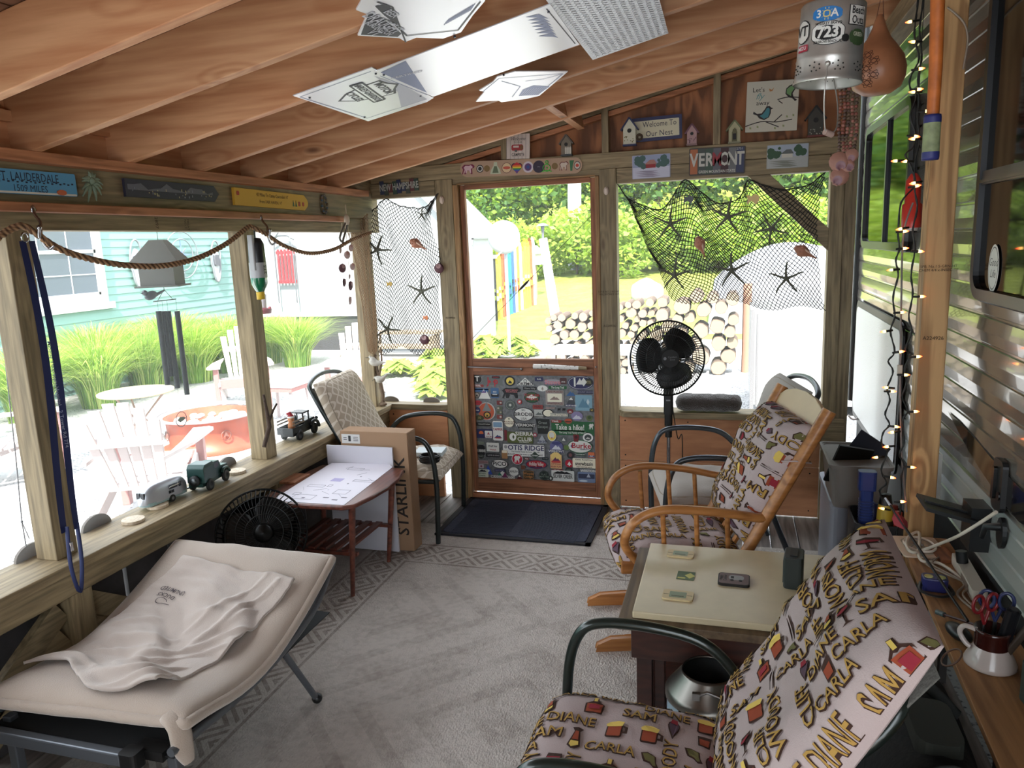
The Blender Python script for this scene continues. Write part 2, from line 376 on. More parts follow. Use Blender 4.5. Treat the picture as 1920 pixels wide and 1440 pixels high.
# blocking between the last rafters
for y0, y1 in ((3.68, 4.05), (4.09, 4.52)):
    MB().cbox((-.87, (y0+y1)/2, RZ(-.87)+.052), (.038, y1-y0, .09), (0, -SLOPE, 0)).build('blocking', FIR(1), rf)

# ---------------------------------------------------------------- back wall
wb = struct('wall_back')
Y0, Y1 = YB, YB+.09
MB().box(-2.25, .62, Y0, Y1, 2.087, 2.178).build('top_plate', PINE(0), wb, bevel=.003)
MB().box(-2.30, -1.81, Y0+.002, Y1, 1.992, 2.085).build('header', PINE(0), wb, bevel=.003)
MB().box(-.664, .502, Y0+.002, Y1, 1.998, 2.085).build('header', PINE(0), wb, bevel=.003)
MB().box(-1.693, -.766, Y0+.01, Y1, 2.052, 2.09).build('header', PINE(0), wb, bevel=.002)
for x0, x1 in ((-1.806, -1.692), (-.767, -.667), (.503, .575)):
    MB().box(x0, x1, Y0-.002, Y1, 0, 2.086).build('stud', PINE(2), wb, bevel=.003)
MB().box(.575, .64, Y0+.01, Y1+.02, 0, 2.65).build('stud', PINE(2), wb, bevel=.003)
for x0 in (-1.365, -.748, -.119): MB().box(x0, x0+.04, Y0, Y1, 2.178, RZ(x0)+.16).build('stud', PINE(2), wb, bevel=.002)
# sloping gable boards
def slopeboard(nm, x0, x1, a, b_, y0, y1, mat_):
    fn = lambda x, q: 2.03+.22*(x+2.2)+q
    MB().add([(x, y_, fn(x, q)) for x in (x0, x1) for y_ in (y0, y1) for q in (a, b_)],
             [(0, 1, 3, 2), (4, 6, 7, 5), (0, 4, 5, 1), (2, 3, 7, 6), (0, 2, 6, 4), (1, 5, 7, 3)]).build(nm, mat_, wb, bevel=.002)
slopeboard('gable_rafter', -2.1, .62, .055, .165, Y0+.01, Y0+.05, PINE(0))
slopeboard('gable_cleat', -1.9, .62, .022, .052, Y0+.02, Y0+.07, CEDAR(0))
MB().add([(-1.7, Y1-.01, 2.17), (.62, Y1-.01, 2.17), (.62, Y1-.01, 2.75), (-1.7, Y1-.01, 2.22), (-1.7, Y1+.01, 2.17), (.62, Y1+.01, 2.17), (.62, Y1+.01, 2.75), (-1.7, Y1+.01, 2.22)],
         [(0, 1, 2, 3), (7, 6, 5, 4), (0, 4, 5, 1), (1, 5, 6, 2), (2, 6, 7, 3), (3, 7, 4, 0)]).build('gable_panel', PLY(2), wb)
# diagonal brace
MB().add([(x, y_, z) for y_ in (Y0-.003, Y0+.036) for x, z in ((.07, 1.998), (.19, 1.998), (.503, 1.69), (.503, 1.57))],
         [(0, 1, 2, 3), (7, 6, 5, 4), (0, 4, 5, 1), (1, 5, 6, 2), (2, 6, 7, 3), (3, 7, 4, 0)]).build('brace', PINE(0), wb, bevel=.002)
# sills and panels
MB().prism([(-2.30, 0), (-1.806, 0), (-1.806, -.09), (-1.86, -.10), (-2.30, -.10)], .038, TR((0, YB+.09, .604))).build('sill', PINE(0), wb, bevel=.003)
MB().prism([(-.667, 0), (.503, 0), (.503, -.15), (-.63, -.15), (-.667, -.10)], .038, TR((0, YB+.09, .604))).build('sill', PINE(0), wb, bevel=.003)
MB().box(-2.30, -1.86, Y0+.0, Y0+.03, 0, .30).build('wall_panel', PLYP(0), wb, bevel=.002)
MB().box(-2.30, -1.81, Y0+.0, Y0+.03, .306, .604).build('wall_panel', PLYP(0), wb, bevel=.002)
MB().box(-.664, .50, Y0+.0, Y0+.03, .012, .312).build('wall_panel', PLYP(0), wb, bevel=.002)
MB().box(-.664, .50, Y0+.0, Y0+.03, .318, .604).build('wall_panel', PLYP(0), wb, bevel=.002)
MB().box(.50, .62, Y0-.04, Y0, .45, .62).build('corner_block', PINE(0), wb, bevel=.003)
nl = MB()
for x in (-.63, -.25, .13, .45):
    for z in (.05, .28, .35, .57): nl.lathe([(0, .002), (.004, .0015), (.005, 0)], WB(x, z), 6)
for x in (-2.2, -1.9):
    for z in (.05, .26, .34, .57): nl.lathe([(0, .002), (.004, .0015), (.005, 0)], WB(x, z), 6)
nl.build('nail_head', P('nail', (30, 26, 24), .6, .5), wb)
sm = MB(); inkm = P('stamp_ink', (60, 44, 30), .8)
sm.text('S-P-B NO.2 KD-HT\nMILLWORKS 147', WB(-.717, 1.36, .0045), .016); sm.text('A224926', WB(-.717, 1.16, .0045), .02)
sm.text('A224926', WB(-1.75, 1.22, .0045), .018); sm.build('lumber_stamp', inkm, wb)

# ---------------------------------------------------------------- right side: 4x4 post, beam
wr = struct('wall_right')
MB().box(.668, .757, 3.07, 3.16, 0, 2.58).build('post', wood('post_pine', (150, 112, 70), (196, 156, 106), 2, scale=9, ring=1.2), wr, bevel=.004)
MB().box(.66, .75, -1.5, 4.6, RZ(.66)-.09, RZ(.66)+.0).build('beam', PINE(1), wr, bevel=.003)
s2 = MB(); s2.text('SPB. No.1 S-GRN-HT\nCHEM 4/4 x-INSEC-TP', basis((.713, 3.0655, 1.53), (1, 0, 0), (0, 0, 1)), .0135); s2.text('A224926', basis((.71, 3.0655, 1.275), (1, 0, 0), (0, 0, 1)), .019)
s2.build('lumber_stamp', P('dark_ink', (40, 30, 22), .8), wr)

# unseen wall added behind the camera to block light from there
bw = struct('wall_unseen'); MB().box(-2.6, -.5, -1.75, -1.68, -.25, 2.6).build('added_wall', P('added_wall_grey', (150, 146, 136), .8), bw)
# ---------------------------------------------------------------- insect screens in the openings
scr, t, b = nt('insect_screen'); N = t.nodes.new
tr = N('ShaderNodeBsdfTransparent'); df = N('ShaderNodeBsdfDiffuse'); df.inputs[0].default_value = (.30, .30, .31, 1)
tl = N('ShaderNodeBsdfTranslucent'); tl.inputs[0].default_value = (.45, .46, .47, 1)
m1 = N('ShaderNodeMixShader'); m1.inputs[0].default_value = .5; t.links.new(df.outputs[0], m1.inputs[1]); t.links.new(tl.outputs[0], m1.inputs[2])
m2 = N('ShaderNodeMixShader'); m2.inputs[0].default_value = .14; t.links.new(tr.outputs[0], m2.inputs[1]); t.links.new(m1.outputs[0], m2.inputs[2])
t.links.new(m2.outputs[0], t.nodes['Material Output'].inputs[0])
def screen(n, vs): tag(MB().add(vs, [(0, 1, 2, 3)]).build(n, scr), kind='structure')
screen('window_1', [(-2.375, .64, .64), (-2.375, 4.5, .64), (-2.375, 4.5, 1.82), (-2.375, .64, 1.82)])
screen('window_2', [(-2.30, Y1+.004, .62), (-1.80, Y1+.004, .62), (-1.80, Y1+.004, 2.02), (-2.30, Y1+.004, 2.02)])
screen('window_3', [(-.67, Y1+.004, .62), (.51, Y1+.004, .62), (.51, Y1+.004, 2.02), (-.67, Y1+.004, 2.02)])
# ================================================================ screen door
dr = struct('door_1'); DX0, DX1, YD = -1.655, -.795, YB+.035
W_ = wood('door_wood', (112, 70, 46), (152, 99, 68), 2, scale=16, knots=.2)
W0 = wood('door_wood', (112, 70, 46), (152, 99, 68), 0, scale=16, knots=.2)
for x0, x1 in ((DX0, DX0+.032), (DX1-.032, DX1)): MB().box(x0, x1, YD-.005, YD+.03, .045, 2.045).build('stile', W_, dr, bevel=.002)
for z0, z1, dy in ((2.018, 2.048, 0), (.892, .947, 0), (.842, .892, -.006), (.092, .142, -.006), (.045, .092, 0)):
    MB().box(DX0+.032, DX1-.032, YD-.004+dy, YD+.03, z0, z1).build('door_rail', W0, dr, bevel=.002)
tag(MB().add([(DX0, YD+.02, .93), (DX1, YD+.02, .93), (DX1, YD+.02, 2.03), (DX0, YD+.02, 2.03)], [(0, 1, 2, 3)]).build('screen', scr, dr))
# jamb
jm = struct('trim_1')
for x0, x1 in ((-1.69, -1.658), (-.792, -.768)): MB().box(x0, x1, YB-.004, YB+.09, 0, 2.05).build('jamb', wood('jamb_wood', (136, 100, 62), (178, 138, 92), 2, scale=16, knots=.1), jm, bevel=.003)
MB().box(-1.66, -.79, YB+.005, YB+.03, .0, .042).build('threshold', CEDAR(0), jm, bevel=.003)
MB().box(-1.66, -.79, YB-.004, YB+.09, 2.049, 2.056).build('head_jamb', wood('jamb_wood', (136, 100, 62), (178, 138, 92), 0, scale=16, knots=.1), jm)
# hardware
st_ = P('steel', (150, 150, 150), .3, 1)
pa, pb = at(873, 648, 1, YD+.012), at(1117, 396, 1, YD+.012)
pm = pa.lerp(pb, .47); dv = (pb-pa).normalized()
MB().tube([pa, pm, pb], .0016, 6).tube([pm-dv*.05, pm-dv*.025, pm+dv*.025, pm+dv*.05], [.002, .008, .008, .002], 8).build('cross_cable', P('cable', (50, 48, 46), .5, .6), dr)
MB().tube([pa, at(892, 668, 1, YD+.012)], .003, 6).build('cable_hook', st_, dr)
MB().tube([at(870, 687.5, 1, YD-.016), at(976, 692, 1, YD-.016)], .0045, 8).ball(at(978, 692, 1, YD-.016), .009).build('closer_spring', st_, dr)
bp, t, b = nt('birch_bark'); N = t.nodes.new
tc = N('ShaderNodeTexCoord'); nn = N('ShaderNodeTexNoise'); nn.inputs['Scale'].default_value = 55; nn.inputs['Detail'].default_value = 4; t.links.new(tc.outputs['Object'], nn.inputs['Vector'])
r = N('ShaderNodeValToRGB'); r.color_ramp.elements[0].position = .36; r.color_ramp.elements[1].position = .44; r.color_ramp.elements[0].color = (.05, .04, .035, 1); r.color_ramp.elements[1].color = (.75, .72, .68, 1)
t.links.new(nn.outputs[0], r.inputs[0]); t.links.new(r.outputs[0], b.inputs['Base Color']); MATS['birch'] = bp
ha, hb = at(1000, 687, 1, YD-.035), at(1085, 690, 1, YD-.035)
MB().tube([ha, ha.lerp(hb, .3)+Vector((0, 0, .002)), ha.lerp(hb, .7), hb], [.016, .015, .014, .012], 12).build('birch_handle', bp, dr)
MB().tube([hb, hb+Vector((.05, 0, -.002))], [.0125, .010], 10).build('handle_stub', PINE(0), dr)
tag(MB().lathe([(0, .004), (.006, .003), (.007, 0)], basis((DX1-.016, YD-.006, .90), (1, 0, 0), (0, 0, 1)), 8).build('hook_eye', st_, dr))
# ---- sticker panel
YP = YD+.012
PX0, PX1, PZ0, PZ1 = -1.633, -.820, .142, .842
pn = MB().box(PX0-.004, PX1+.004, YP, YP+.006, PZ0-.003, PZ1+.003).build('sticker_panel', P('brushed_metal', (112, 114, 116), .5, .4, bump=.2, bs=90, vary=.25, vs=60), dr)
CC = {}
def cm(c):
    k = 'paint_%d_%d_%d' % c
    return P(k, c, .45)
WH, BK, RD, GN, NV, YL, OR, GY, BL, CRM, TN = (214, 214, 208), (22, 22, 26), (164, 34, 46), (32, 92, 52), (40, 42, 84), (222, 196, 90), (206, 108, 62), (96, 100, 98), (54, 92, 140), (226, 220, 198), (150, 130, 104)
def pp(cx, cy):   # photo position in the panel close-up -> panel plane
    q = at(840+cx/5.144, 660+cy/5.144, 1, YP); return q.x, q.z
SH = {'E': lambda w, h: circ(.5, 28, w, h), 'R': lambda w, h: rrect(w, h, .004, 2), 'Q': lambda w, h: rrect(w, h, min(w, h)*.15, 4),
      'T': lambda w, h: [(-w/2, -h/2), (w/2, -h/2), (0, h/2)], 'D': lambda w, h: [(0, -h/2), (w/2, 0), (0, h/2), (-w/2, 0)],
      'A': lambda w, h: [(-w/2, -h/2), (w*.42, -h/2), (w/2, 0), (w*.42, h/2), (-w/2, h/2)],
      'S': lambda w, h: [(-w*.5, h*.5), (-w*.36, -h*.5), (w*.36, -h*.5), (w*.5, h*.5)],
      'M': lambda w, h: [(-w/2, -h/2), (w/2, -h/2), (w*.2, h*.3), (w*.1, h*.1), (-w*.05, h/2)],
      'H': lambda w, h: [(-w/2, -h*.5), (-w*.4, -h*.05), (-w*.5, h*.2), (-w*.3, h*.45), (w*.1, h*.42), (w*.3, h*.5), (w*.5, h*.3), (w*.46, h*.12), (w*.3, h*.05), (w*.32, -h*.5), (w*.2, -h*.5), (w*.12, -h*.2), (-w*.1, -h*.15), (-w*.18, -h*.5), (-w*.3, -h*.5), (-w*.33, -h*.1), (-w*.42, -h*.5)]}
# cx cy w h shape ground ring [(text, colour, size, dx, dy)] [(shape, colour, w, h, dx, dy)]
ST = [
 (262, 262, 96, 92, 'E', WH, BK, [('T', WH, 62, -6, 2)], [('E', BK, 84, 80, 0, 0)]),
 (430, 282, 200, 80, 'R', GY, None, [('J  p', RD, 84, 0, 2)], [('D', RD, 34, 34, -30, -4), ('D', RD, 34, 34, 18, -4)]),
 (462, 244, 80, 22, 'R', BK, None, [('OKEMO', RD, 14, 0, 0)], []),
 (598, 280, 108, 100, 'E', BK, None, [], [('E', YL, 74, 70, 0, 0), ('M', BK, 44, 34, 0, -6)]),
 (745, 284, 170, 76, 'T', WH, None, [('OKEMO', BK, 34, 0, -24)], [('E', GY, 34, 32, 0, 6), ('E', WH, 22, 20, 0, 4)]),
 (880, 262, 84, 40, 'A', NV, None, [('RAIL', WH, 16, 0, 0)], []),
 (1010, 290, 180, 62, 'E', (120, 100, 124), None, [('Stowe', (196, 120, 130), 52, 0, -2)], [('E', (156, 154, 158), 160, 44, 0, 6)]),
 (1112, 280, 66, 60, 'Q', (74, 40, 40), None, [('XVII', WH, 16, 0, -8)], []),
 (1278, 290, 246, 136, 'E', WH, NV, [], [('E', NV, 222, 114, 0, 0), ('R', WH, 16, 84, -54, 6), ('T', WH, 70, 60, -6, 14), ('D', WH, 60, 80, 30, 8)]),
 (1358, 290, 80, 74, 'E', (40, 40, 36), None, [('MAD\nRIVER', (150, 140, 90), 14, 0, 0)], []),
 (284, 324, 108, 26, 'A', (140, 48, 46), None, [('TRAIL', WH, 22, -12, 0)], []),
 (300, 366, 150, 36, 'R', BL, None, [], [('R', WH, 150, 4, 0, 6)]),
 (452, 394, 80, 100, 'R', (60, 96, 136), None, [('4X4', WH, 16, 0, 10)], [('R', BK, 76, 30, 0, -24), ('R', (176, 180, 180), 50, 12, 0, -14)]),
 (352, 402, 120, 100, 'M', WH, None, [], [('T', (120, 96, 140), 60, 26, -6, 20)]),
 (264, 414, 62, 58, 'E', BK, None, [], [('E', (150, 140, 130), 50, 46, 0, 0), ('M', BK, 30, 20, 0, -4)]),
 (614, 392, 190, 108, 'H', BK, None, [('GREAT SMOKY\nMOUNTAINS', (190, 110, 110), 15, 0, 16)], []),
 (790, 350, 134, 32, 'R', BK, None, [('Okemo Valley', (150, 150, 146), 20, 0, 0)], []),
 (912, 350, 100, 58, 'E', WH, None, [], [('T', (150, 140, 130), 26, 30, 0, 4), ('R', TN, 6, 14, 0, -14)]),
 (1058, 342, 174, 30, 'R', GN, None, [('The Long Trail', WH, 25, 0, 0)], []),
 (810, 438, 150, 108, 'E', BK, None, [('TUCKER\nMANN', RD, 32, 0, 2)], [('E', (40, 84, 52), 138, 96, 0, 0), ('D', WH, 110, 50, 0, 4)]),
 (1030, 440, 176, 146, 'R', (150, 140, 134), None, [('LAKE PLACID', (110, 60, 60), 22, 0, 56), ('WHITEFACE', (110, 60, 60), 22, 0, -56)], [('R', CRM, 140, 80, 0, 0), ('M', (140, 120, 110), 100, 34, 0, -4)]),
 (1186, 400, 90, 44, 'M', BL, None, [], []),
 (1188, 466, 90, 76, 'M', (64, 68, 74), None, [], [('T', WH, 40, 26, 0, 18)]),
 (1188, 516, 112, 24, 'R', NV, None, [('BLUE SAGE', WH, 18, 0, 0)], []),
 (1324, 386, 144, 36, 'R', (50, 52, 74), None, [('MOUNT SNOW', (120, 120, 140), 18, 0, 0)], []),
 (1310, 490, 160, 150, 'R', (120, 158, 176), None, [], [('M', (86, 128, 150), 110, 90, 0, 0), ('D', (190, 206, 210), 30, 60, 40, 10)]),
 (290, 488, 80, 48, 'E', RD, None, [('Vermont', (90, 20, 26), 15, 0, 0)], []),
 (376, 570, 176, 180, 'E', (170, 172, 168), None, [], [('E', (176, 84, 54), 160, 164, -6, -2), ('T', (120, 126, 126), 90, 90, 0, 46)]),
 (276, 558, 62, 62, 'E', NV, None, [('~', WH, 40, 0, 0)], []),
 (380, 606, 76, 72, 'E', BK, None, [], [('E', (190, 150, 70), 52, 48, 0, 0), ('M', BK, 28, 22, 0, -4)]),
 (294, 632, 96, 52, 'E', (60, 62, 34), None, [('10', (150, 140, 80), 28, 0, 0)], []),
 (498, 488, 54, 42, 'R', (110, 44, 46), None, [], [('R', (170, 160, 150), 20, 16, 12, 0)]),
 (498, 540, 54, 36, 'R', (90, 96, 76), None, [], [('R', (170, 160, 150), 20, 16, -12, 0)]),
 (498, 578, 54, 32, 'R', (84, 90, 70), None, [], [('R', (150, 150, 130), 20, 16, 12, 0)]),
 (498, 624, 54, 42, 'R', (130, 70, 66), None, [], [('R', (180, 170, 160), 20, 20, 12, 0)]),
 (602, 510, 104, 100, 'E', (76, 84, 80), None, [], [('E', (120, 126, 118), 86, 82, 0, 0), ('E', (76, 84, 80), 74, 70, 0, 0), ('D', (190, 190, 180), 30, 30, 0, 0)]),
 (692, 480, 46, 48, 'E', RD, None, [], [('H', WH, 24, 26, 0, 0)]),
 (732, 600, 200, 136, 'E', WH, BK, [('SKI', GY, 22, -2, 42), ('BRODIE', BK, 42, 0, 0), ('USA', GY, 26, 0, -42)], []),
 (868, 528, 100, 42, 'R', (140, 60, 58), None, [('HEAD', (90, 30, 34), 20, 0, 0)], []),
 (878, 594, 92, 80, 'R', (176, 178, 172), None, [('VERMONT', BK, 17, 0, -30)], [('M', GY, 70, 28, 0, 2)]),
 (962, 588, 110, 80, 'E', BK, None, [], [('E', CRM, 92, 64, 4, 0)]),
 (990, 538, 90, 22, 'R', (150, 148, 142), None, [('GORE MTN', (120, 50, 60), 14, 0, 0)], []),
 (1074, 554, 34, 30, 'H', BK, None, [], []), (1120, 554, 34, 30, 'H', BK, None, [], []),
 (1072, 606, 170, 40, 'R', (140, 140, 134), None, [('KILLINGTON', CRM, 27, 0, 0)], []),
 (1180, 570, 60, 48, 'E', (120, 44, 50), None, [], [('M', (190, 180, 170), 34, 18, 0, -2)]),
 (1246, 616, 110, 88, 'E', (130, 122, 158), None, [], [('M', (196, 196, 208), 90, 40, 0, -8)]),
 (1366, 636, 62, 56, 'E', (90, 104, 60), None, [], [('E', (56, 78, 42), 36, 30, 0, 6)]),
 (1390, 560, 44, 36, 'R', (54, 50, 40), None, [('VT', YL, 16, 0, 0)], []),
 (592, 674, 100, 108, 'E', CRM, (150, 140, 130), [('MOUNTAIN\nROASTER', (90, 60, 50), 17, 0, -6)], [('D', (60, 70, 46), 26, 16, 0, 32)]),
 (345, 694, 148, 38, 'R', (26, 26, 28), None, [('VALLEYFARM', (176, 176, 170), 16, 6, 0)], []),
 (484, 758, 104, 196, 'Q', WH, None, [('TAPPER', (140, 40, 60), 30, 0, 14)], [('R', (120, 150, 176), 90, 50, 0, 62), ('M', (70, 80, 120), 86, 34, 0, -56), ('R', RD, 60, 12, 0, -70)]),
 (750, 720, 176, 74, 'S', (28, 28, 30), None, [('VERMONT', WH, 34, 0, 16)], [('R', (110, 112, 108), 130, 26, 0, -20)]),
 (916, 716, 134, 146, 'S', (26, 28, 28), None, [('Great\nEscape', (120, 126, 120), 34, 0, 18)], []),
 (1204, 734, 408, 136, 'R', GN, None, [('Take a hike!', WH, 66, -26, 8), ('The Long Trail Family of Fine Ales', WH, 24, 6, -42)], [('R', WH, 300, 3, -30, -24), ('H', WH, 44, 56, 178, 24)]),
 (1050, 666, 100, 28, 'A', (140, 48, 46), None, [('TRAIL', WH, 20, -12, 0)], []),
 (1162, 664, 70, 50, 'E', (176, 78, 46), None, [], [('R', (80, 40, 40), 60, 12, 0, -6)]),
 (344, 784, 180, 94, 'R', NV, None, [], [('E', OR, 46, 44, -30, 4), ('R', NV, 60, 20, -30, -14)]),
 (394, 792, 74, 74, 'R', WH, None, [('LOON', (130, 30, 50), 22, 0, -24)], [('T', (170, 80, 90), 30, 26, 0, 12)]),
 (560, 800, 26, 106, 'R', (110, 40, 46), None, [], []),
 (698, 822, 256, 112, 'R', (84, 92, 48), None, [('SIERRA\nCLUB', WH, 46, 44, 10), ('OUR BEAUTY', WH, 13, 40, -44)], [('E', WH, 68, 78, -72, 4), ('D', (60, 72, 40), 22, 46, -66, 4)]),
 (842, 796, 42, 44, 'E', (150, 70, 80), None, [], [('D', WH, 24, 24, 0, 0)]),
 (910, 838, 98, 82, 'T', (160, 164, 170), None, [('FISH SHT', NV, 26, 0, -24)], []),
 (1004, 806, 84, 104, 'E', YL, (240, 236, 220), [], [('E', (210, 206, 196), 54, 60, 0, 8), ('D', RD, 20, 14, 0, -20)]),
 (1118, 838, 64, 60, 'E', (90, 96, 96), None, [], [('T', WH, 34, 30, 0, 0)]),
 (1352, 822, 106, 98, 'E', (226, 226, 222), BK, [], [('E', (60, 66, 66), 66, 58, 0, 0), ('M', (190, 190, 186), 46, 20, 0, -4)]),
 (310, 874, 92, 30, 'E', (140, 150, 132), None, [('LAKE WAKE', BK, 14, 0, 0)], []),
 (300, 944, 104, 112, 'E', WH, BK, [('1888', WH, 34, 0, -4)], [('E', BK, 96, 104, -2, 0)]),
 (436, 914, 128, 90, 'R', WH, None, [('Wolf Star', (40, 40, 60), 24, 0, 10), ('Winhall', RD, 16, 0, -26)], []),
 (732, 946, 412, 118, 'R', (214, 214, 210), None, [('OTIS RIDGE', NV, 60, 24, 24), ('The Friendly Family Ski Area   Otis, MA', GY, 17, 20, -14), ('GROUSE HOUSE INN & RESTAURANT', BK, 17, 10, -42)], [('E', (150, 150, 150), 34, 34, -178, 30)]),
 (1048, 910, 128, 118, 'E', (96, 96, 140), None, [], [('M', (200, 202, 210), 104, 50, 0, -8), ('E', (60, 62, 110), 90, 30, 0, 34)]),
 (1048, 954, 144, 34, 'R', (50, 52, 96), None, [('VERMONT', WH, 26, 0, 0)], []),
 (1274, 908, 240, 132, 'E', WH, GN, [('Burke', RD, 62, 14, 6), ('VERMONT', NV, 16, 46, -26)], [('D', (44, 66, 130), 30, 46, -74, 2)]),
 (1238, 828, 56, 72, 'S', (110, 24, 30), None, [], [('E', (60, 16, 20), 30, 30, 0, 10)]),
 (1146, 918, 50, 50, 'E', (96, 120, 62), None, [], []),
 (436, 992, 140, 38, 'R', (30, 30, 34), None, [('LOVE IS KIND', (176, 176, 176), 18, 8, 0)], []),
 (326, 1002, 54, 50, 'E', (50, 54, 50), None, [('NC', (140, 150, 140), 20, 0, 0)], []),
 (550, 984, 58, 86, 'Q', (160, 120, 80), None, [], [('R', (224, 214, 190), 50, 26, 0, 28)]),
 (672, 1028, 112, 112, 'E', WH, None, [], [('E', (176, 26, 54), 102, 102, 0, 0), ('H', WH, 62, 72, 0, 0)]),
 (842, 994, 90, 78, 'D', (48, 66, 56), (110, 120, 110), [('Green', WH, 18, 0, 0)], []),
 (942, 1024, 66, 26, 'R', (40, 50, 56), None, [('OTTER', (150, 150, 140), 12, 0, 0)], []),
 (1184, 990, 70, 70, 'E', (48, 46, 48), None, [], [('E', (110, 70, 70), 34, 34, 0, 0)]),
 (1282, 984, 86, 24, 'R', (50, 84, 66), None, [('WATERBURY', WH, 12, 0, 0)], []),
 (1386, 988, 60, 52, 'R', OR, None, [('AK', WH, 18, 0, -12)], [('R', BL, 56, 16, 0, -14)]),
 (502, 1074, 168, 92, 'E', WH, (50, 50, 50), [('PiCO', BK, 50, 0, 0)], []),
 (322, 1056, 120, 34, 'R', (150, 130, 130), None, [('SUGARBUSH', (120, 60, 60), 16, 0, 0)], []),
 (326, 1096, 54, 42, 'R', (180, 166, 170), None, [], [('D', (120, 50, 70), 24, 24, 0, 0)]),
 (394, 1130, 84, 96, 'T', (54, 80, 170), None, [], [('E', (190, 204, 230), 24, 24, 0, -10)]),
 (764, 1024, 46, 24, 'R', (120, 60, 60), None, [('R2s', WH, 16, 0, 0)], []),
 (856, 1080, 210, 88, 'E', RD, NV, [('Holiday Valley', WH, 44, 0, 4)], [('R', NV, 130, 12, 0, -28)]),
 (1046, 1052, 112, 140, 'R', (214, 170, 120), None, [('ATTITASH\nBEAR PEAK', (150, 60, 70), 22, 0, -38)], [('E', (226, 196, 120), 100, 84, 0, 50), ('M', (90, 40, 80), 96, 50, 0, 18), ('R', (190, 60, 60), 90, 20, 0, -2)]),
 (1174, 1070, 82, 80, 'E', (164, 26, 46), None, [], [('T', WH, 40, 36, 0, 4), ('R', WH, 12, 16, 0, -18)]),
 (1316, 1068, 220, 96, 'R', CRM, None, [('snowbasin', BK, 44, 0, -6), ("Utah's best kept secret", (90, 60, 60), 16, 0, -36), ('Kimmy  Rendall Drive', BK, 15, 0, 34)], []),
 (728, 1108, 40, 40, 'Q', (110, 66, 50), None, [], []),
 (1356, 1142, 150, 28, 'R', (130, 132, 132), None, [('WESTON', WH, 28, 0, 0)], []),
 (506, 1136, 110, 24, 'R', (60, 56, 90), None, [('SNOW BOWL', (150, 150, 180), 12, 0, 0)], []),
 (640, 1148, 102, 96, 'E', WH, (150, 150, 150), [('CANUVO', (60, 60, 64), 28, 0, 0)], []),
 (1066, 1138, 110, 24, 'A', (140, 48, 46), None, [('TRAIL', WH, 18, -12, 0)], []),
 (1168, 1134, 66, 62, 'E', (40, 48, 46), None, [('HIKER', (130, 140, 130), 12, 0, 0)], []),
 (330, 1176, 116, 84, 'R', (190, 194, 178), None, [('SNOWS\nTOWN', (40, 84, 56), 20, -14, -14)], [('M', (30, 34, 44), 90, 24, 0, 26)]),
 (532, 1184, 160, 76, 'T', WH, None, [], [('T', (40, 110, 90), 70, 54, -28, -4), ('T', (120, 40, 90), 70, 54, 24, -4)]),
 (534, 1226, 246, 26, 'R', WH, None, [('SMUGGLERS NOTCH', (60, 60, 66), 24, 0, 0)], []),
 (782, 1186, 104, 90, 'Q', (70, 56, 40), (150, 110, 66), [('Woods\nLodge', (190, 130, 70), 26, 0, 0)], []),
 (696, 1210, 56, 44, 'T', (80, 30, 36), None, [], [('T', WH, 20, 16, 0, 10)]),
 (932, 1186, 100, 94, 'E', (26, 34, 32), None, [('FLAT\nMATTER', (120, 134, 120), 20, 0, 0)], [('E', (70, 84, 76), 88, 82, 0, 0), ('E', (26, 34, 32), 80, 74, 0, 0)]),
 (1112, 1204, 222, 108, 'R', (202, 204, 200), None, [('SILVER CREEK', BK, 44, 0, -6)], [('M', BK, 190, 30, 0, 34), ('M', BK, 120, 24, -40, 34)]),
 (996, 1232, 50, 50, 'E', (60, 66, 62), None, [], [('D', WH, 20, 30, 0, 0)]),
 (1340, 1220, 166, 104, 'R', (110, 126, 156), None, [], [('R', (50, 56, 80), 156, 44, 0, 10), ('E', (190, 200, 210), 80, 20, -30, -36), ('T', (170, 176, 190), 40, 40, 20, 20)]),
]
PXM = (PX1-PX0)/1192.0
for i, (cx, cy, w_, h_, sh, bgc, ring, txs, inner) in enumerate(ST):
    x, z = pp(cx, cy); kx = PXM; w2 = w_*kx; h2 = h_*kx*.985
    x = min(max(x, PX0+w2/2+.001), PX1-w2/2-.001); z = min(max(z, PZ0+h2/2+.001), PZ1-h2/2-.001)
    lift = .0008+.00012*i
    T0 = WB(x, z) ; T0.translation.y = YP-lift
    m_ = MB(); mats = []
    def mi(c):
        q = cm(c)
        if q not in mats: mats.append(q)
        return mats.index(q)
    k = 1.
    if ring: m_.prism(SH[sh](w2, h2), .0004, T0, mi(ring)); k = .93
    m_.prism(SH[sh](w2*k, h2*(k if k == 1 else .9)), .0005, T0, mi(bgc))
    for j, (s_, c_, ww, hh, dx, dy) in enumerate(inner):
        m_.prism(SH[s_](ww*kx, hh*kx), .0006+.0001*j, T0 @ Matrix.Translation((dx*kx, dy*kx, 0)), mi(c_))
    for (tx, c_, sz, dx, dy) in txs:
        nl_ = max(len(q) for q in tx.split('\n')); sx = min(1.1, w2*.9/(sz*kx*.62*nl_))
        m_.text(tx, T0 @ Matrix.Translation((dx*kx, dy*kx-.0*sz*kx, 0)), sz*kx*1.15, mi(c_), bold=.02, ext=.0013, sx=sx)
    m_.build('sticker', mats, pn)
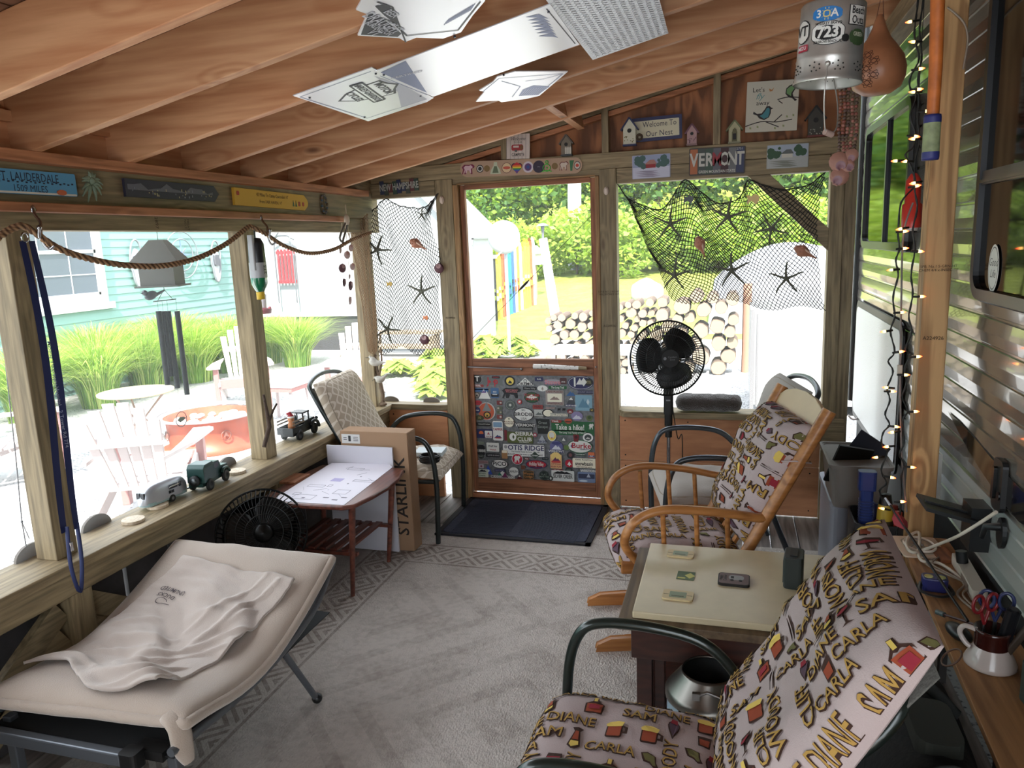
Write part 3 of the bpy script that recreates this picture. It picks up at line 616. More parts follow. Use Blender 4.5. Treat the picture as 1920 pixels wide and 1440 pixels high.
# ================================================================ camper trailer beside the porch
TX = .82
tt = thing('camper_trailer', 'grey and white camper trailer with ribbed siding parked against the right side of the porch', 'camper', (TX, 0, 0))
sd = P('siding_taupe', (116, 110, 104), .17, .3, coat=.5); sw = P('siding_white', (168, 172, 168), .22, .1, coat=.3)
def sidewall(z0, z1, mat_, nm):
    prof = []; z = z0; per = .095
    while z < z1:
        for dz, dx in ((0, 0), (.004, .005), (.010, .005), (.014, 0), (.05, -.0035)):
            if z+dz <= z1: prof.append((dx, z+dz))
        z += per
    prof.append((0, z1)); m_ = MB(); n = len(prof)
    vs = [(x, y, zz) for y in (-1.6, 5.62) for x, zz in prof]+[(2.3, -1.6, z0), (2.3, -1.6, z1), (2.3, 5.62, z0), (2.3, 5.62, z1)]
    fs = [(i, i+1, n+i+1, n+i) for i in range(n-1)]+[tuple(range(n))[::-1]+(2*n, 2*n+1)]+[tuple(range(n, 2*n))+(2*n+3, 2*n+2)]+[(2*n, 2*n+2, 2*n+3, 2*n+1)]
    m_.add(vs, fs); return m_.build(nm, mat_, tt)
sidewall(.56, .80, sw, 'lower_siding'); sidewall(.80, 3.05, sd, 'side_wall')
MB().box(-.03, 2.35, -1.65, 5.70, 3.05, 3.12).build('roof', P('rv_roof', (190, 190, 186), .5), tt)
MB().box(-.004, 2.3, -1.6, 5.62, .505, .56).box(.03, 2.3, -1.6, 5.6, .12, .505).build('underbody', P('underbody', (20, 20, 20), .7), tt)
MB().box(-.012, .05, 5.60, 5.66, .5, 3.06).tube([(-.012, 5.63, .5), (-.012, 5.63, 3.06)], .018, 8).build('corner_trim', BLACK(), tt)
scw = MB()
for i in range(26): scw.lathe([(0, .003), (.005, .002), (.006, 0)], basis((-.03, 5.63, .6+i*.092), (0, -1, 0), (0, 0, 1)), 6)
scw.build('trim_screws', P('steel', (150, 150, 150), .3, 1), tt)
glass = P('dark_glass', (10, 11, 12), .06); glass.node_tree.nodes['Principled BSDF'].inputs['Specular IOR Level'].default_value = .18
def rvwin(y0, y1, z0, z1, r, rail=None, bars=()):
    cy, cz = (y0+y1)/2, (z0+z1)/2; W0_, H0_ = y1-y0, z1-z0
    T0 = basis((-.022, cy, cz), (0, -1, 0), (0, 0, 1))
    m_ = MB(); o = rrect(W0_, H0_, r, 6); i_ = rrect(W0_-.09, H0_-.09, r*.6, 6); n = len(o)
    vs = [(x, y, 0) for x, y in o]+[(x*.985, y*.985, .018) for x, y in o]+[(x, y, .018) for x, y in i_]+[(x, y, -.002) for x, y in i_]
    fs = [(a*n+j, a*n+(j+1) % n, (a+1)*n+(j+1) % n, (a+1)*n+j) for a in range(3) for j in range(n)]
    m_.add(vs, fs, 0, False, T0); f = m_.build('window_frame', P('window_frame_black', (26, 27, 30), .35), tt)
    MB().prism(i_, .004, basis((-.018, cy, cz), (0, -1, 0), (0, 0, 1))).build('window_glass', glass, f)
    MB().prism(rrect(W0_, H0_, r, 6), .021, basis((0, cy, cz), (0, -1, 0), (0, 0, 1))).build('window_gasket', BLACK(), f)
    m2_ = MB()
    if rail: m2_.box(-.034, -.016, y0+.04, y1-.04, rail-.022, rail+.022).box(-.04, -.034, y0+.04, y1-.04, rail-.016, rail-.006)
    for bb in bars: m2_.box(-.036, -.018, bb-.013, bb+.013, z0+.04, z1-.04)
    m2_.build('window_rail', P('rail_grey', (60, 62, 66), .3, .6), f)
rvwin(4.02, 5.32, 1.56, 2.29, .07, bars=(4.62,)); rvwin(1.35, 2.95, 1.425, 2.75, .09, rail=1.83)
# storage hatch
hw = P('hatch_panel', (186, 188, 188), .28, .3, bump=.5, bs=160)
T0 = basis((-.012, 4.74, .83), (0, -1, 0), (0, 0, 1))
hz = MB().prism(rrect(1.46, .78, .08, 6), .012, T0).build('storage_hatch', BLACK(), tt)
MB().prism(rrect(1.38, .70, .06, 6), .016, T0).build('hatch_panel', hw, hz)
# sticker, swoosh stripes, fittings
p = at(1863, 503, 0, TX-.026)-Vector((TX, 0, 0)); T0 = basis(p, (0, -1, 0), (0, 0, 1))
MB().prism(circ(.5, 28, .10, .15), .0008, T0, 0).prism(circ(.5, 28, .088, .136), .0010, T0, 1).prism(circ(.5, 28, .082, .128), .0012, T0, 0).text('Good\nLife', T0, .036, 1, ext=.0016, shear=.3).build('window_decal', [P('decal_white', (222, 224, 220), .5), P('decal_grey', (90, 92, 96), .5)], tt)
bkd = P('stripe_black', (16, 16, 17), .12, .1, coat=.6)
def trp(pts, nm, off=-.0052):
    q = [at(x, y, 0, TX)-Vector((TX, 0, 0)) for x, y in pts]; k = len(q)
    vs = [(off, a.y, a.z) for a in q]+[(off-.0015, a.y, a.z) for a in q]
    MB().add(vs, [tuple(range(k)), tuple(range(k, 2*k))[::-1]]+[(i, (i+1) % k, k+(i+1) % k, k+i) for i in range(k)]).build(nm, bkd, tt)
trp(((1781, 772), (1800, 788), (1832, 822), (1862, 858), (1930, 930), (1960, 962), (1960, 1010), (1915, 978), (1880, 936), (1848, 890), (1820, 846)), 'swoosh_stripe')
bl = P('black_fitting', (22, 23, 25), .4)
p = at(1884, 910, 0, TX)-Vector((TX, 0, 0)); T0 = basis((-.006, p.y, p.z), (0, -1, 0), (0, 0, 1))
MB().prism(rrect(.085, .165, .02), .016, T0).build('latch_plate', bl, tt)
MB().prism(rrect(.02, .105, .008), .026, T0 @ Matrix.Translation((-.012, .005, 0))).prism(circ(.014, 12), .02, T0 @ Matrix.Translation((.024, -.028, 0))).build('latch_slide', P('fitting_dark', (10, 10, 11), .3), tt)
p = at(1886, 1000, 0, TX)-Vector((TX, 0, 0))
MB().prism(circ(.5, 20, .06, .10), .012, basis((-.006, p.y, p.z), (0, -1, 0), (0, 0, 1))).tube([(-.012, p.y, p.z+.02), (-.05, p.y+.02, p.z+.01), (-.055, p.y+.03, p.z-.03)], [.014, .012, .008], 8).build('hatch_hook', bl, tt)
p = at(1850, 975, 0, TX)-Vector((TX, 0, 0))
MB().cbox((-.03, p.y, p.z-.02), (.06, .10, .15)).build('outlet_box', bl, tt)
tag(MB().cbox((-.115, p.y+.0, p.z+.03), (.17, .15, .012), (0, .25, 0)).cbox((-.115, p.y, p.z+.035), (.15, .02, .014), (0, .25, 0)).build('outlet_cover', bl, tt))
# ================================================================ outdoors
G = -.25
def gz(x, y): return G+max(0, y-14.5)*.10+max(0, y-27)*.42
gm, t, b = nt('gravel'); N = t.nodes.new; L = t.links.new
tc = N('ShaderNodeTexCoord'); n1 = N('ShaderNodeTexNoise'); n1.inputs['Scale'].default_value = 45; n1.inputs['Detail'].default_value = 5; n2 = N('ShaderNodeTexNoise'); n2.inputs['Scale'].default_value = 1.3; n2.inputs['Detail'].default_value = 3
L(tc.outputs['Object'], n1.inputs['Vector']); L(tc.outputs['Object'], n2.inputs['Vector'])
r = N('ShaderNodeValToRGB'); r.color_ramp.elements[0].position = .38; r.color_ramp.elements[1].position = .52
r.color_ramp.elements[0].color = (.07, .07, .08, 1); r.color_ramp.elements[1].color = (.36, .36, .36, 1)
a_ = N('ShaderNodeMath'); a_.operation = 'MULTIPLY_ADD'; a_.inputs[1].default_value = .35; L(n2.outputs[0], a_.inputs[0]); L(n1.outputs[0], a_.inputs[2])
s_ = N('ShaderNodeMath'); s_.operation = 'SUBTRACT'; s_.inputs[1].default_value = .12; L(a_.outputs[0], s_.inputs[0])
L(s_.outputs[0], r.inputs[0]); L(r.outputs[0], b.inputs['Base Color']); b.inputs['Roughness'].default_value = .9
gr = MB()
gr.grid(lambda u, v: (-14+u*28, -6+v*20.5, G), 2, 2)
tag(gr.build('ground', gm), kind='structure')
lw = P('lawn_green', (118, 130, 50), .9, vary=.35, vs=3)
tag(MB().grid(lambda u, v: (-26+u*52, 14.4+v*40, gz(0, 14.4+v*40)-.01), 6, 20).build('lawn', lw), kind='structure')
# foliage
def leafcloud(n, R_, sz, seed, sy=1., gaps=.5):
    rd = random.Random(seed); m_ = MB(); c = 0
    lobes = [(Vector((rd.uniform(-1, 1), rd.uniform(-1, 1), rd.uniform(-.8, 1)))*R_*.6, rd.uniform(.35, .6)*R_) for _ in range(14)]
    for _ in range(n):
        lc, lr = rd.choice(lobes); d = Vector((rd.gauss(0, 1), rd.gauss(0, 1), rd.gauss(0, 1))).normalized()*lr*rd.uniform(.6, 1)
        p = lc+d; p.z *= sy; s2_ = sz*rd.uniform(.6, 1.4); u = Vector((rd.gauss(0, 1), rd.gauss(0, 1), rd.gauss(0, .6))).normalized(); v = u.orthogonal().normalized(); v.rotate(Matrix.Rotation(rd.uniform(0, 6), 3, u))
        m_.add([p, p+u*s2_*.5+v*s2_*.3, p+u*s2_, p+u*s2_*.5-v*s2_*.3], [(0, 1, 2, 3)], rd.choice((0, 0, 1)))
    return m_
def leafmat(nm, c):
    m, t, b = nt(nm); b.inputs['Base Color'].default_value = (*S(*c), 1); b.inputs['Roughness'].default_value = .6
    tl = t.nodes.new('ShaderNodeBsdfTranslucent'); tl.inputs[0].default_value = (*S(min(255, c[0]+40), min(255, c[1]+40), c[2]), 1)
    mx_ = t.nodes.new('ShaderNodeMixShader'); mx_.inputs[0].default_value = .4; t.links.new(b.outputs[0], mx_.inputs[1]); t.links.new(tl.outputs[0], mx_.inputs[2])
    t.links.new(mx_.outputs[0], t.nodes['Material Output'].inputs[0]); return m
LA, LB, LC_, LD = leafmat('leaf_dark', (38, 66, 34)), leafmat('leaf_mid', (66, 102, 42)), leafmat('leaf_light', (126, 154, 60)), leafmat('leaf_pale', (140, 160, 70))
bark = P('bark', (96, 84, 72), .9, vary=.3)
def mktree(nm, lab, cat, n, R_, sz, seed, mats, h, sy=1.):
    t0 = thing(nm, lab, cat); m_ = leafcloud(n, R_, sz, seed, sy); m_.v = [q+Vector((0, 0, h)) for q in m_.v]
    m_.build('crown', mats, t0); MB().tube([(0, 0, -.2), (.05, 0, h*.5), (0, .05, h)], [.16, .12, .06], 8).tube([(.03, 0, h*.5), (.6, .2, h*1.1)], [.07, .03], 6).tube([(.03, 0, h*.6), (-.6, -.1, h*1.2)], [.07, .03], 6).build('trunk', bark, t0); return t0
tA = mktree('broadleaf_tree', 'x', 'tree', 5200, 2.6, .24, 1, [LA, LB], 2.9, 1.1)
tB = mktree('broadleaf_tree', 'x', 'tree', 5200, 2.4, .26, 2, [LB, LC_], 2.5, 1.15)
bA = thing('leafy_shrub', 'x', 'shrub'); q = leafcloud(3200, 1.0, .15, 5, .9); q.v = [a+Vector((0, 0, .75)) for a in q.v]; q.build('foliage', [LC_, LD], bA)
MB().tube([(0, 0, -.1), (0, .05, .8)], .03, 6).build('stem', bark, bA)
first = {}
def put(src, x, y, sc, lab, grp, rz):
    z = gz(x, y)
    if src.name not in first:
        first[src.name] = 1; src.location = (x, y, z); src.scale = (sc,)*3; src.rotation_euler = (0, 0, rz); src['label'] = lab; src['group'] = grp; return src
    return dup(src, (x, y, z), rz, lab, grp, sc)
TREES = [(tA, -14.5, 33, 1.25), (tA, -10.5, 30, 1.1), (tA, -7.6, 31, 1.3), (tB, -5.6, 27, .95), (tA, -4.6, 33, 1.35), (tB, -2.6, 28, 1.0), (tA, -1.2, 34, 1.4), (tB, .6, 28, 1.05), (tA, 2.2, 32, 1.2), (tB, 4.2, 29, 1.0), (tA, 6.2, 34, 1.3), (tB, -9, 26, .8), (tA, -12, 36, 1.5), (tA, -3, 38, 1.7), (tA, 1.5, 39, 1.7), (tA, -8, 38, 1.7), (tB, 7.6, 30, 1.1), (tA, 10, 34, 1.4), (tA, -16, 42, 1.8), (tA, -10, 44, 1.8), (tA, -5.5, 43, 1.7), (tA, -.5, 44, 1.8), (tA, 4.5, 43, 1.8), (tA, 9, 42, 1.7)]
for i, (s, x, y, k) in enumerate(TREES):
    put(s, x, y, k, 'dark green broadleaf tree in the woods behind the lawn' if s is tA else 'bright green broadleaf tree at the edge of the lawn', 'dark trees of the wood behind the lawn' if s is tA else 'bright trees at the edge of the lawn', i*1.7)
for i, (x, y, k) in enumerate([(-6.2, 22.5, 1.1), (-4.7, 23.5, 1.3), (-3.2, 23, 1.2), (-1.7, 24, 1.2), (-.4, 23.4, 1.1), (1, 24.5, 1.4), (2.4, 23.5, 1.2), (3.9, 24, 1.3), (5.3, 23, 1.2)]):
    put(bA, x, y, k, 'light green wild shrub growing along the top of the lawn', 'wild shrubs along the top of the lawn', i*2.1)
# trunk with pale bark
tag(MB().tube([(-5.0, 24.6, .6), (-4.9, 24.6, 6)], [.24, .2], 10).build('pale_tree_trunk', P('pale_bark', (176, 176, 178), .9, vary=.2)), 'straight pale grey trunk standing among the trees behind the satellite dish', 'tree trunk')
# ornamental grass
def grassclump(n, h, seed):
    rd = random.Random(seed); m_ = MB()
    for _ in range(n):
        a = rd.uniform(0, 2*PI); lean = rd.uniform(.15, 1)*.75*h; hh = h*rd.uniform(.6, 1.05); b0 = Vector((math.cos(a), math.sin(a), 0))*rd.uniform(0, .22)
        d = Vector((math.cos(a+rd.uniform(-.6, .6)), math.sin(a+rd.uniform(-.6, .6)), 0)); sd_ = d.cross(Vector((0, 0, 1)))*.007
        pts = [b0+d*lean*(s_**2.0)+Vector((0, 0, hh*(s_-.42*s_**3))) for s_ in (0, .25, .5, .75, 1)]
        vs = []
        for j, p in enumerate(pts): w_ = 1-j/4.3; vs += [p-sd_*w_, p+sd_*w_]
        m_.add(vs, [(2*j, 2*j+1, 2*j+3, 2*j+2) for j in range(4)], rd.choice((0, 0, 1)))
    return m_
ga = leafmat('grass_blade', (116, 152, 62)); gb = leafmat('grass_blade_pale', (176, 190, 110))
oc = tag(grassclump(1500, 1.5, 3).build('ornamental_grass', [ga, gb]), 'tall arching ornamental grass clump by the mint house wall', 'grass clump', 'ornamental grass clumps along the house')
oc.location = (-8.1, 7.9, G)
for x, y, k, rz in ((-8.2, 8.9, 1.05, 1), (-8.0, 9.7, 1.0, 2), (-8.1, 10.6, 1.05, 3), (-7.9, 11.5, .95, 4), (-8.3, 7.0, 1.0, 5), (-8.6, 8.4, 1.15, 6), (-8.6, 9.9, 1.15, .5)):
    dup(oc, (x, y, G), rz, scale=k)
d_ = dup(oc, (-7.15, 11.2, G), 2.2, 'ornamental grass clump farthest along the bed, beside the white shed', scale=.95)
del d_['group']
# mint house
hs = thing('neighbour_house', 'pale mint sided house with white trimmed window across the gravel yard', 'house', (-9.2, 0, 0))
mint = P('mint_siding', (116, 152, 146), .6); wt = P('white_trim', (176, 178, 178), .5)
m_ = MB(); z = -.3
while z < 3.4: m_.add([(0, -4, z), (0, 12.7, z), (-.012, -4, z+.12), (-.012, 12.7, z+.12), (-.3, -4, z), (-.3, 12.7, z), (-.3, -4, z+.12), (-.3, 12.7, z+.12)], [(0, 1, 3, 2), (0, 4, 5, 1), (4, 6, 7, 5), (0, 2, 6, 4), (1, 5, 7, 3)]); z += .12
m_.build('wall', mint, hs)
a = at(72, 562, 0, -9.2); b_ = at(187, 552, 0, -9.2); wy0, wy1, wz = a.y-.9, b_.y, b_.z
f = MB()
for q in ((wy0-.1, wy1+.1, wz-.12, wz), (wy0-.1, wy1+.1, wz+1.3, wz+1.42), (wy0-.1, wy0, wz, wz+1.3), (wy1, wy1+.1, wz, wz+1.3), (wy0-.18, wy1+.22, wz-.22, wz-.12)): f.box(0, .06, *q)
f = f.build('window_casing', wt, hs)
MB().box(-.01, .02, wy0, wy1, wz, wz+1.3).build('window_pane', P('far_glass', (84, 92, 102), .2), f)
g_ = MB().box(.02, .035, wy0, wy1, wz+.62, wz+.67).box(.02, .035, wy0, wy0+.04, wz, wz+1.3).box(.02, .035, wy1-.04, wy1, wz, wz+1.3).box(.02, .035, wy0, wy1, wz, wz+.04)
for i in range(1, 4): y = wy0+(wy1-wy0)*i/4; g_.box(.018, .026, y-.008, y+.008, wz, wz+1.3)
for zz in (.31, .98): g_.box(.018, .026, wy0, wy1, wz+zz-.008, wz+zz+.008)
g_.build('window_sash', wt, f)
# white shed
sh = thing('white_shed', 'white walled shed with a sloping roof edge beyond the back-left window', 'shed', (0, 13, 0))
x0, x1 = -9.3, -4.76
MB().add([(x, y, z) for y in (0, 2) for x, z in ((x0, .42), (-6.6, .42), (-6.6, G), (x1, G), (x1, 1.99), (x0+1.5, 4.9), (x0, 4.9))], [tuple(range(7)), tuple(range(13, 6, -1))]+[(i, 7+i, 7+(i+1) % 7, (i+1) % 7) for i in range(7)]).build('wall', P('white_siding', (150, 154, 156), .6, bump=.2, bs=20), sh)
MB().board((x1+.12, -.1, 1.86), (x0+1.6, -.1, 4.96), .09, .06, (0, 0, 1)).board((x1+.12, 2.1, 1.86), (x0+1.6, 2.1, 4.96), .09, .06, (0, 0, 1)).build('roof_edge', P('roof_edge', (150, 152, 154), .6), sh)
MB().box(x0, -6.6, .05, .1, G, .42).build('gap_shade', P('shed_gap_shade', (50, 50, 52), .8), sh)  # dark sheet painted as the shade in the open gap below the shed wall
q0 = at(884, 447, 0, x1); q1 = at(915, 443, 0, x1)
MB().box(x1, x1+.03, q0.y-13, q1.y-13, q0.z-.02, q0.z+.01).box(x1, x1+.03, q0.y-13, q0.y-12.96, q0.z-.12, q0.z).build('door_trim', P('trim_grey', (120, 122, 124), .6), sh)
s0, s1 = at(736, 655, 1, 12.3), at(815, 653, 1, 12.3)
bn = thing('wooden_steps', 'low weathered plank steps in front of the white shed', 'steps', (0, 12.3, G))
for i, (dy, zz) in enumerate(((0, .16), (.3, .38))): MB().box(s0.x-.5, s1.x, dy-.15, dy+.15, zz, zz+.05).build('tread', P('grey_wood', (140, 124, 104), .8), bn)
for xx in (s0.x-.45, s1.x-.1): MB().box(xx, xx+.05, -.1, .4, 0, .36).build('stringer', P('grey_wood', (140, 124, 104), .8), bn)
# sled on the shed
p = at(537, 495, 1, 12.92); sl_ = thing('snow_sled', 'old wooden snow sled with red slats hung on the white shed', 'sled', p)
rr = P('sled_red', (176, 50, 56), .5); mk = P('sled_metal', (110, 112, 116), .4, .6)
for i in range(5): MB().box(-.17+i*.075, -.13+i*.075, -.03, -.01, -.36, .28).build('slat', rr, sl_)
for zz in (-.34, .22): MB().box(-.2, .2, -.02, .0, zz-.03, zz+.03).build('crossbar', rr, sl_)
for sx in (-1, 1): MB().tube([(sx*.2, -.06, -.75), (sx*.2, -.06, .3), (sx*.16, -.06, .52), (sx*.08, -.05, .6)], .012, 6).build('runner', mk, sl_)
MB().tube([(-.24, -.05, .46), (-.1, -.05, .54), (.1, -.05, .54), (.24, -.05, .46)], .018, 6).build('steering_bar', mk, sl_)
# snowshoes and compass on the house
sm_ = P('snowshoe_frame', (120, 122, 128), .5)
def snowshoe(px, py, lab):
    p = at(px, py, 0, -9.17); t0 = thing('snowshoe', lab, 'snowshoe', p, group=None); H_, W_2 = .37, .14
    T0 = basis((0, 0, 0), (0, 1, 0), (0, 0, 1))
    out = [T0 @ Vector((W_2*math.cos(a)*(1 if math.sin(a) > 0 else .8), H_*math.sin(a)+.04*math.cos(a), .02)) for a in [2*PI*i/28 for i in range(28)]]
    MB().tube(out, .016, 6, closed=True).build('frame', sm_, t0)
    MB().prism([(q.y*.88, q.z*.8-.06) for q in out], .008, T0).build('deck', P('snowshoe_deck', (176, 180, 186), .6), t0)
    MB().prism(rrect(.12, .2, .03), .05, T0 @ Matrix.Translation((0, .02, .0))).build('binding', P('binding', (84, 86, 92), .6), t0); return t0
snowshoe(255, 494, 'grey snowshoe on the mint house wall beside the window'); snowshoe(404, 490, 'grey snowshoe on the mint house wall to the right of the compass rose')
p = at(340, 478, 0, -9.15); cp_ = thing('compass_rose', 'round metal compass rose ornament on the mint house wall', 'wall ornament', p)
T0 = basis((0, 0, 0), (0, 1, 0), (0, 0, 1)); mg = P('ornament_grey', (130, 134, 142), .5, .4); mb_ = P('ornament_blue', (110, 132, 176), .5)
for R_ in (.40, .27): MB().tube([T0 @ Vector((R_*math.cos(a), R_*math.sin(a), .02)) for a in [2*PI*i/36 for i in range(36)]], .011, 6, closed=True).build('ring', mg, cp_)
st = MB()
for k in range(8):
    L_ = .27 if k % 2 == 0 else .17; a = k*PI/4; st.prism([(L_*math.cos(a), L_*math.sin(a)), (.05*math.cos(a+.4), .05*math.sin(a+.4)), (0, 0), (.05*math.cos(a-.4), .05*math.sin(a-.4))], .012, T0, k % 2)
st.build('star', [mb_, mg], cp_)
lt = MB()
for ch, a in (('N', 90), ('E', 0), ('S', -90), ('W', 180)): lt.text(ch, T0 @ Matrix.Translation((.335*math.cos(math.radians(a)), .335*math.sin(math.radians(a)), .03)), .13, 0, bold=.02)
lt.build('letters', mg, cp_)
# adirondack chairs
aw = P('adirondack_plastic', (176, 164, 162), .5); ar = P('adirondack_red', (150, 104, 100), .5)
def adirondack(lab, loc, rz, first_=[None], grp='adirondack chairs around the fire pit'):
    if first_[0]: return dup(first_[0], loc, rz, lab, grp)
    t0 = thing('adirondack_chair', lab, 'chair', loc, rz, grp)
    nS = 6
    for i in range(nS):
        u = (i-(nS-1)/2)/(nS/2); x = u*.25; top = .98-.12*u*u*1.6
        MB().add([(x*k_+s_*.034*k2, y_+dy, z_) for k_, k2, y_, z_ in ((.8, .8, -.13, .30), (1.12, 1.15, -.40, top)) for s_ in (-1, 1) for dy in (0, .02)], [(0, 1, 3, 2), (4, 6, 7, 5), (0, 4, 5, 1), (2, 3, 7, 6), (0, 2, 6, 4), (1, 5, 7, 3)]).build('back_slat', aw, t0, bevel=.006)
    for i in range(6): MB().cbox((0, -.1+i*.095, .30+i*.018), (.5, .08, .022), (.18, 0, 0)).build('seat_slat', aw, t0, bevel=.005)
    MB().box(-.26, .26, .47, .5, .28, .40).build('front_apron', ar, t0, bevel=.005)
    for s_ in (-1, 1):
        MB().add([(s_*x, y, z) for x, y in ((.25, -.35), (.36, .1), (.40, .52), (.36, .56), (.24, .54), (.26, .1)) for z in (.54, .565)], [(0, 2, 4, 6, 8, 10), (11, 9, 7, 5, 3, 1)]+[(2*i, 2*i+1, (2*i+3) % 12, (2*i+2) % 12) for i in range(6)]).build('armrest', aw, t0)
        MB().box(s_*.30-.03, s_*.30+.03, .42, .5, 0, .54).build('front_leg', ar, t0, bevel=.006)
        MB().board((s_*.27, -.5, .04), (s_*.27, .5, .36), .10, .03).build('side_rail', aw, t0, bevel=.005)
    MB().cbox((0, -.30, .68), (.5, .02, .07), (-.38, 0, 0)).build('back_brace', aw, t0)
    first_[0] = t0; return t0
adirondack('whitish adirondack chair on the gravel behind the fire pit', (-6.15, 8.35, G), PI+.58)
adirondack('whitish adirondack chair partly hidden by the corner post', (-4.62, 8.6, G), PI+.35)
adirondack('adirondack chair seen from behind, nearest to the porch window', (-4.15, 4.35, G), .45)
adirondack('adirondack chair at the far left behind the blue leash', (-6.3, 4.9, G), -.9)
# small tables outside
rt = P('bistro_top', (196, 180, 140), .5); bm_ = P('bistro_leg', (150, 130, 120), .5, .4)
q = at(255, 735, 2, .30)
t0 = thing('bistro_table', 'small round tan metal side table in front of the ornamental grass', 'side table', (q.x, q.y, G))
MB().lathe([(0, .54), (.36, .54), (.37, .545), (.37, .56), (0, .56)], n=32).build('tabletop', rt, t0)
for k in range(3): a = k*2.1+.5; MB().tube([(.28*math.cos(a), .28*math.sin(a), .54), (.05*math.cos(a), .05*math.sin(a), .27), (.24*math.cos(a+.3), .24*math.sin(a+.3), 0)], .011, 6).build('leg', bm_, t0)
q = at(530, 716, 2, .22)
t0 = thing('side_table', 'low pale side table between the two adirondack chairs behind the truck', 'side table', (q.x, q.y, G))
MB().box(-.25, .25, -.22, .22, .44, .47).box(-.24, .24, -.21, .21, .39, .44, 1).build('tabletop', [aw, ar], t0)
for sx in (-1, 1):
    for sy in (-1, 1): MB().tube([(sx*.19, sy*.16, .44), (sx*.23, sy*.2, 0)], .02, 6).build('leg', aw, t0)
# fire pit
q = at(385, 850, 2, G)
t0 = thing('fire_pit', 'round copper-red fire pit bowl with cut-out emblems and a rim on the gravel', 'fire pit', (q.x-.1, q.y+.25, G))
cop = P('copper_red', (150, 70, 48), .5, .2, vary=.2)
MB().lathe([(.50, .02), (.40, .05), (.42, .32), (.44, .33), (.44, .34), (.40, .34), (.38, .12), (0, .10)], n=40).build('bowl', cop, t0)
MB().tube([(.50*math.cos(a), .50*math.sin(a), .36) for a in [2*PI*i/40 for i in range(40)]], .014, 6, closed=True).lathe([(.44, .345), (.50, .36), (.44, .35)], n=40).build('rim', P('pit_rim', (170, 168, 170), .4, .6), t0)
for k in range(8):
    a = k*PI/4+.2; T0 = basis((.425*math.cos(a), .425*math.sin(a), .19), (-math.sin(a), math.cos(a), 0), (0, 0, 1))
    MB().lathe([(.045, 0), (.052, .006), (.045, .008)], T0, 16).prism([(0, .035), (.03, -.02), (0, -.005), (-.03, -.02)], .006, T0).build('emblem', P('emblem', (110, 70, 60), .5), t0)
ash = MB(); rd = random.Random(4)
for _ in range(26): ash.ball((rd.uniform(-.28, .28), rd.uniform(-.28, .28), .30), rd.uniform(.03, .06), 0, 8, sc=(1, 1.2, .7))
ash.build('ashes', P('ash', (190, 180, 170), .9), t0)
tag(MB().prism(circ(.62, 30), .06, TR((q.x-.1, q.y+.25, G-.045))).build('stone_pad', P('stone_pad', (190, 188, 184), .9)), 'flat pale stone pad under the fire pit', 'stone pad')
# garden bed: hostas
def hosta(R_, n, seed):
    rd = random.Random(seed); m_ = MB()
    for i in range(n):
        a = rd.uniform(0, 2*PI); el = rd.uniform(.15, 1.1); L_ = R_*rd.uniform(.7, 1.1); d = Vector((math.cos(a), math.sin(a), 0)); s_ = Vector((-d.y, d.x, 0))*L_*.26
        p0 = d*.02; p1 = d*L_*.5*math.cos(el)+Vector((0, 0, L_*.55*math.sin(el)+.05)); p2 = d*L_*math.cos(el*.8)+Vector((0, 0, L_*.35*math.sin(el)))
        m_.add([p0, p1+s_, p2, p1-s_, p1-Vector((0, 0, .02))], [(0, 1, 4), (1, 2, 4), (2, 3, 4), (3, 0, 4)], rd.choice((0, 1)))
    return m_
ho = tag(hosta(.42, 60, 1).build('hosta', [LC_, LD]), 'light green hosta plant in the bed beyond the screen door', 'plant', 'hosta plants in the garden bed'); ho.location = (-4.3, 10.4, G)
for x, y, k in ((-4.0, 9.6, 1), (-4.6, 11.3, 1.1), (-4.1, 11.2, .9), (-3.7, 8.9, .9), (-4.4, 12.2, 1), (-3.9, 12.0, 1), (-4.3, 13.1, 1.1), (-3.8, 13.0, 1.1), (-3.6, 10.2, .9), (-3.4, 12.4, .8), (-4.9, 10.4, 1)): dup(ho, (x, y, G), x*7, scale=k)
tag(MB().tube([(-3.35, 8.2, G+.02), (-3.2, 10.4, G+.03), (-2.95, 12.6, G+.03)], .06, 8).build('log_edging', P('grey_wood', (140, 124, 104), .8)), 'log edging along the hosta bed', 'log')
# ski fence
sk_cols = [(222, 222, 220), (196, 196, 200), (190, 170, 60), (210, 190, 70), (150, 90, 60), (60, 130, 130), (60, 90, 150), (170, 70, 60), (120, 130, 60), (40, 44, 52)]
base = None; rd = random.Random(11); skn = {}
def mkski(c, tip):
    t0 = thing('ski', 'x', 'ski'); prof = [(0, 0), (0, 1.3), (.0, 1.6), (.03, 1.72), (.09, 1.8)]
    MB().add([(s_*.045*(1 if j < 4 else .3), -d-e_, z) for j, (d, z) in enumerate(prof) for s_ in (-1, 1) for e_ in (0, .015)], [q for j in range(4) for q in ((4*j, 4*j+2, 4*j+6, 4*j+4), (4*j+1, 4*j+5, 4*j+7, 4*j+3), (4*j, 4*j+4, 4*j+5, 4*j+1), (4*j+2, 4*j+3, 4*j+7, 4*j+6))]+[(0, 1, 3, 2), (16, 18, 19, 17)]).build('ski_blade', P('ski_%d_%d_%d' % c, c, .4), t0)
    MB().cbox((0, -.05, .62), (.07, .06, .12)).cbox((0, -.05, .82), (.06, .05, .08)).build('binding', P('ski_%d_%d_%d' % tip, tip, .5), t0); return t0
N_ = 26
CN = {0: 'white', 1: 'light grey', 2: 'mustard yellow', 3: 'yellow', 4: 'brown', 5: 'teal', 6: 'blue', 7: 'red', 8: 'olive', 9: 'black'}
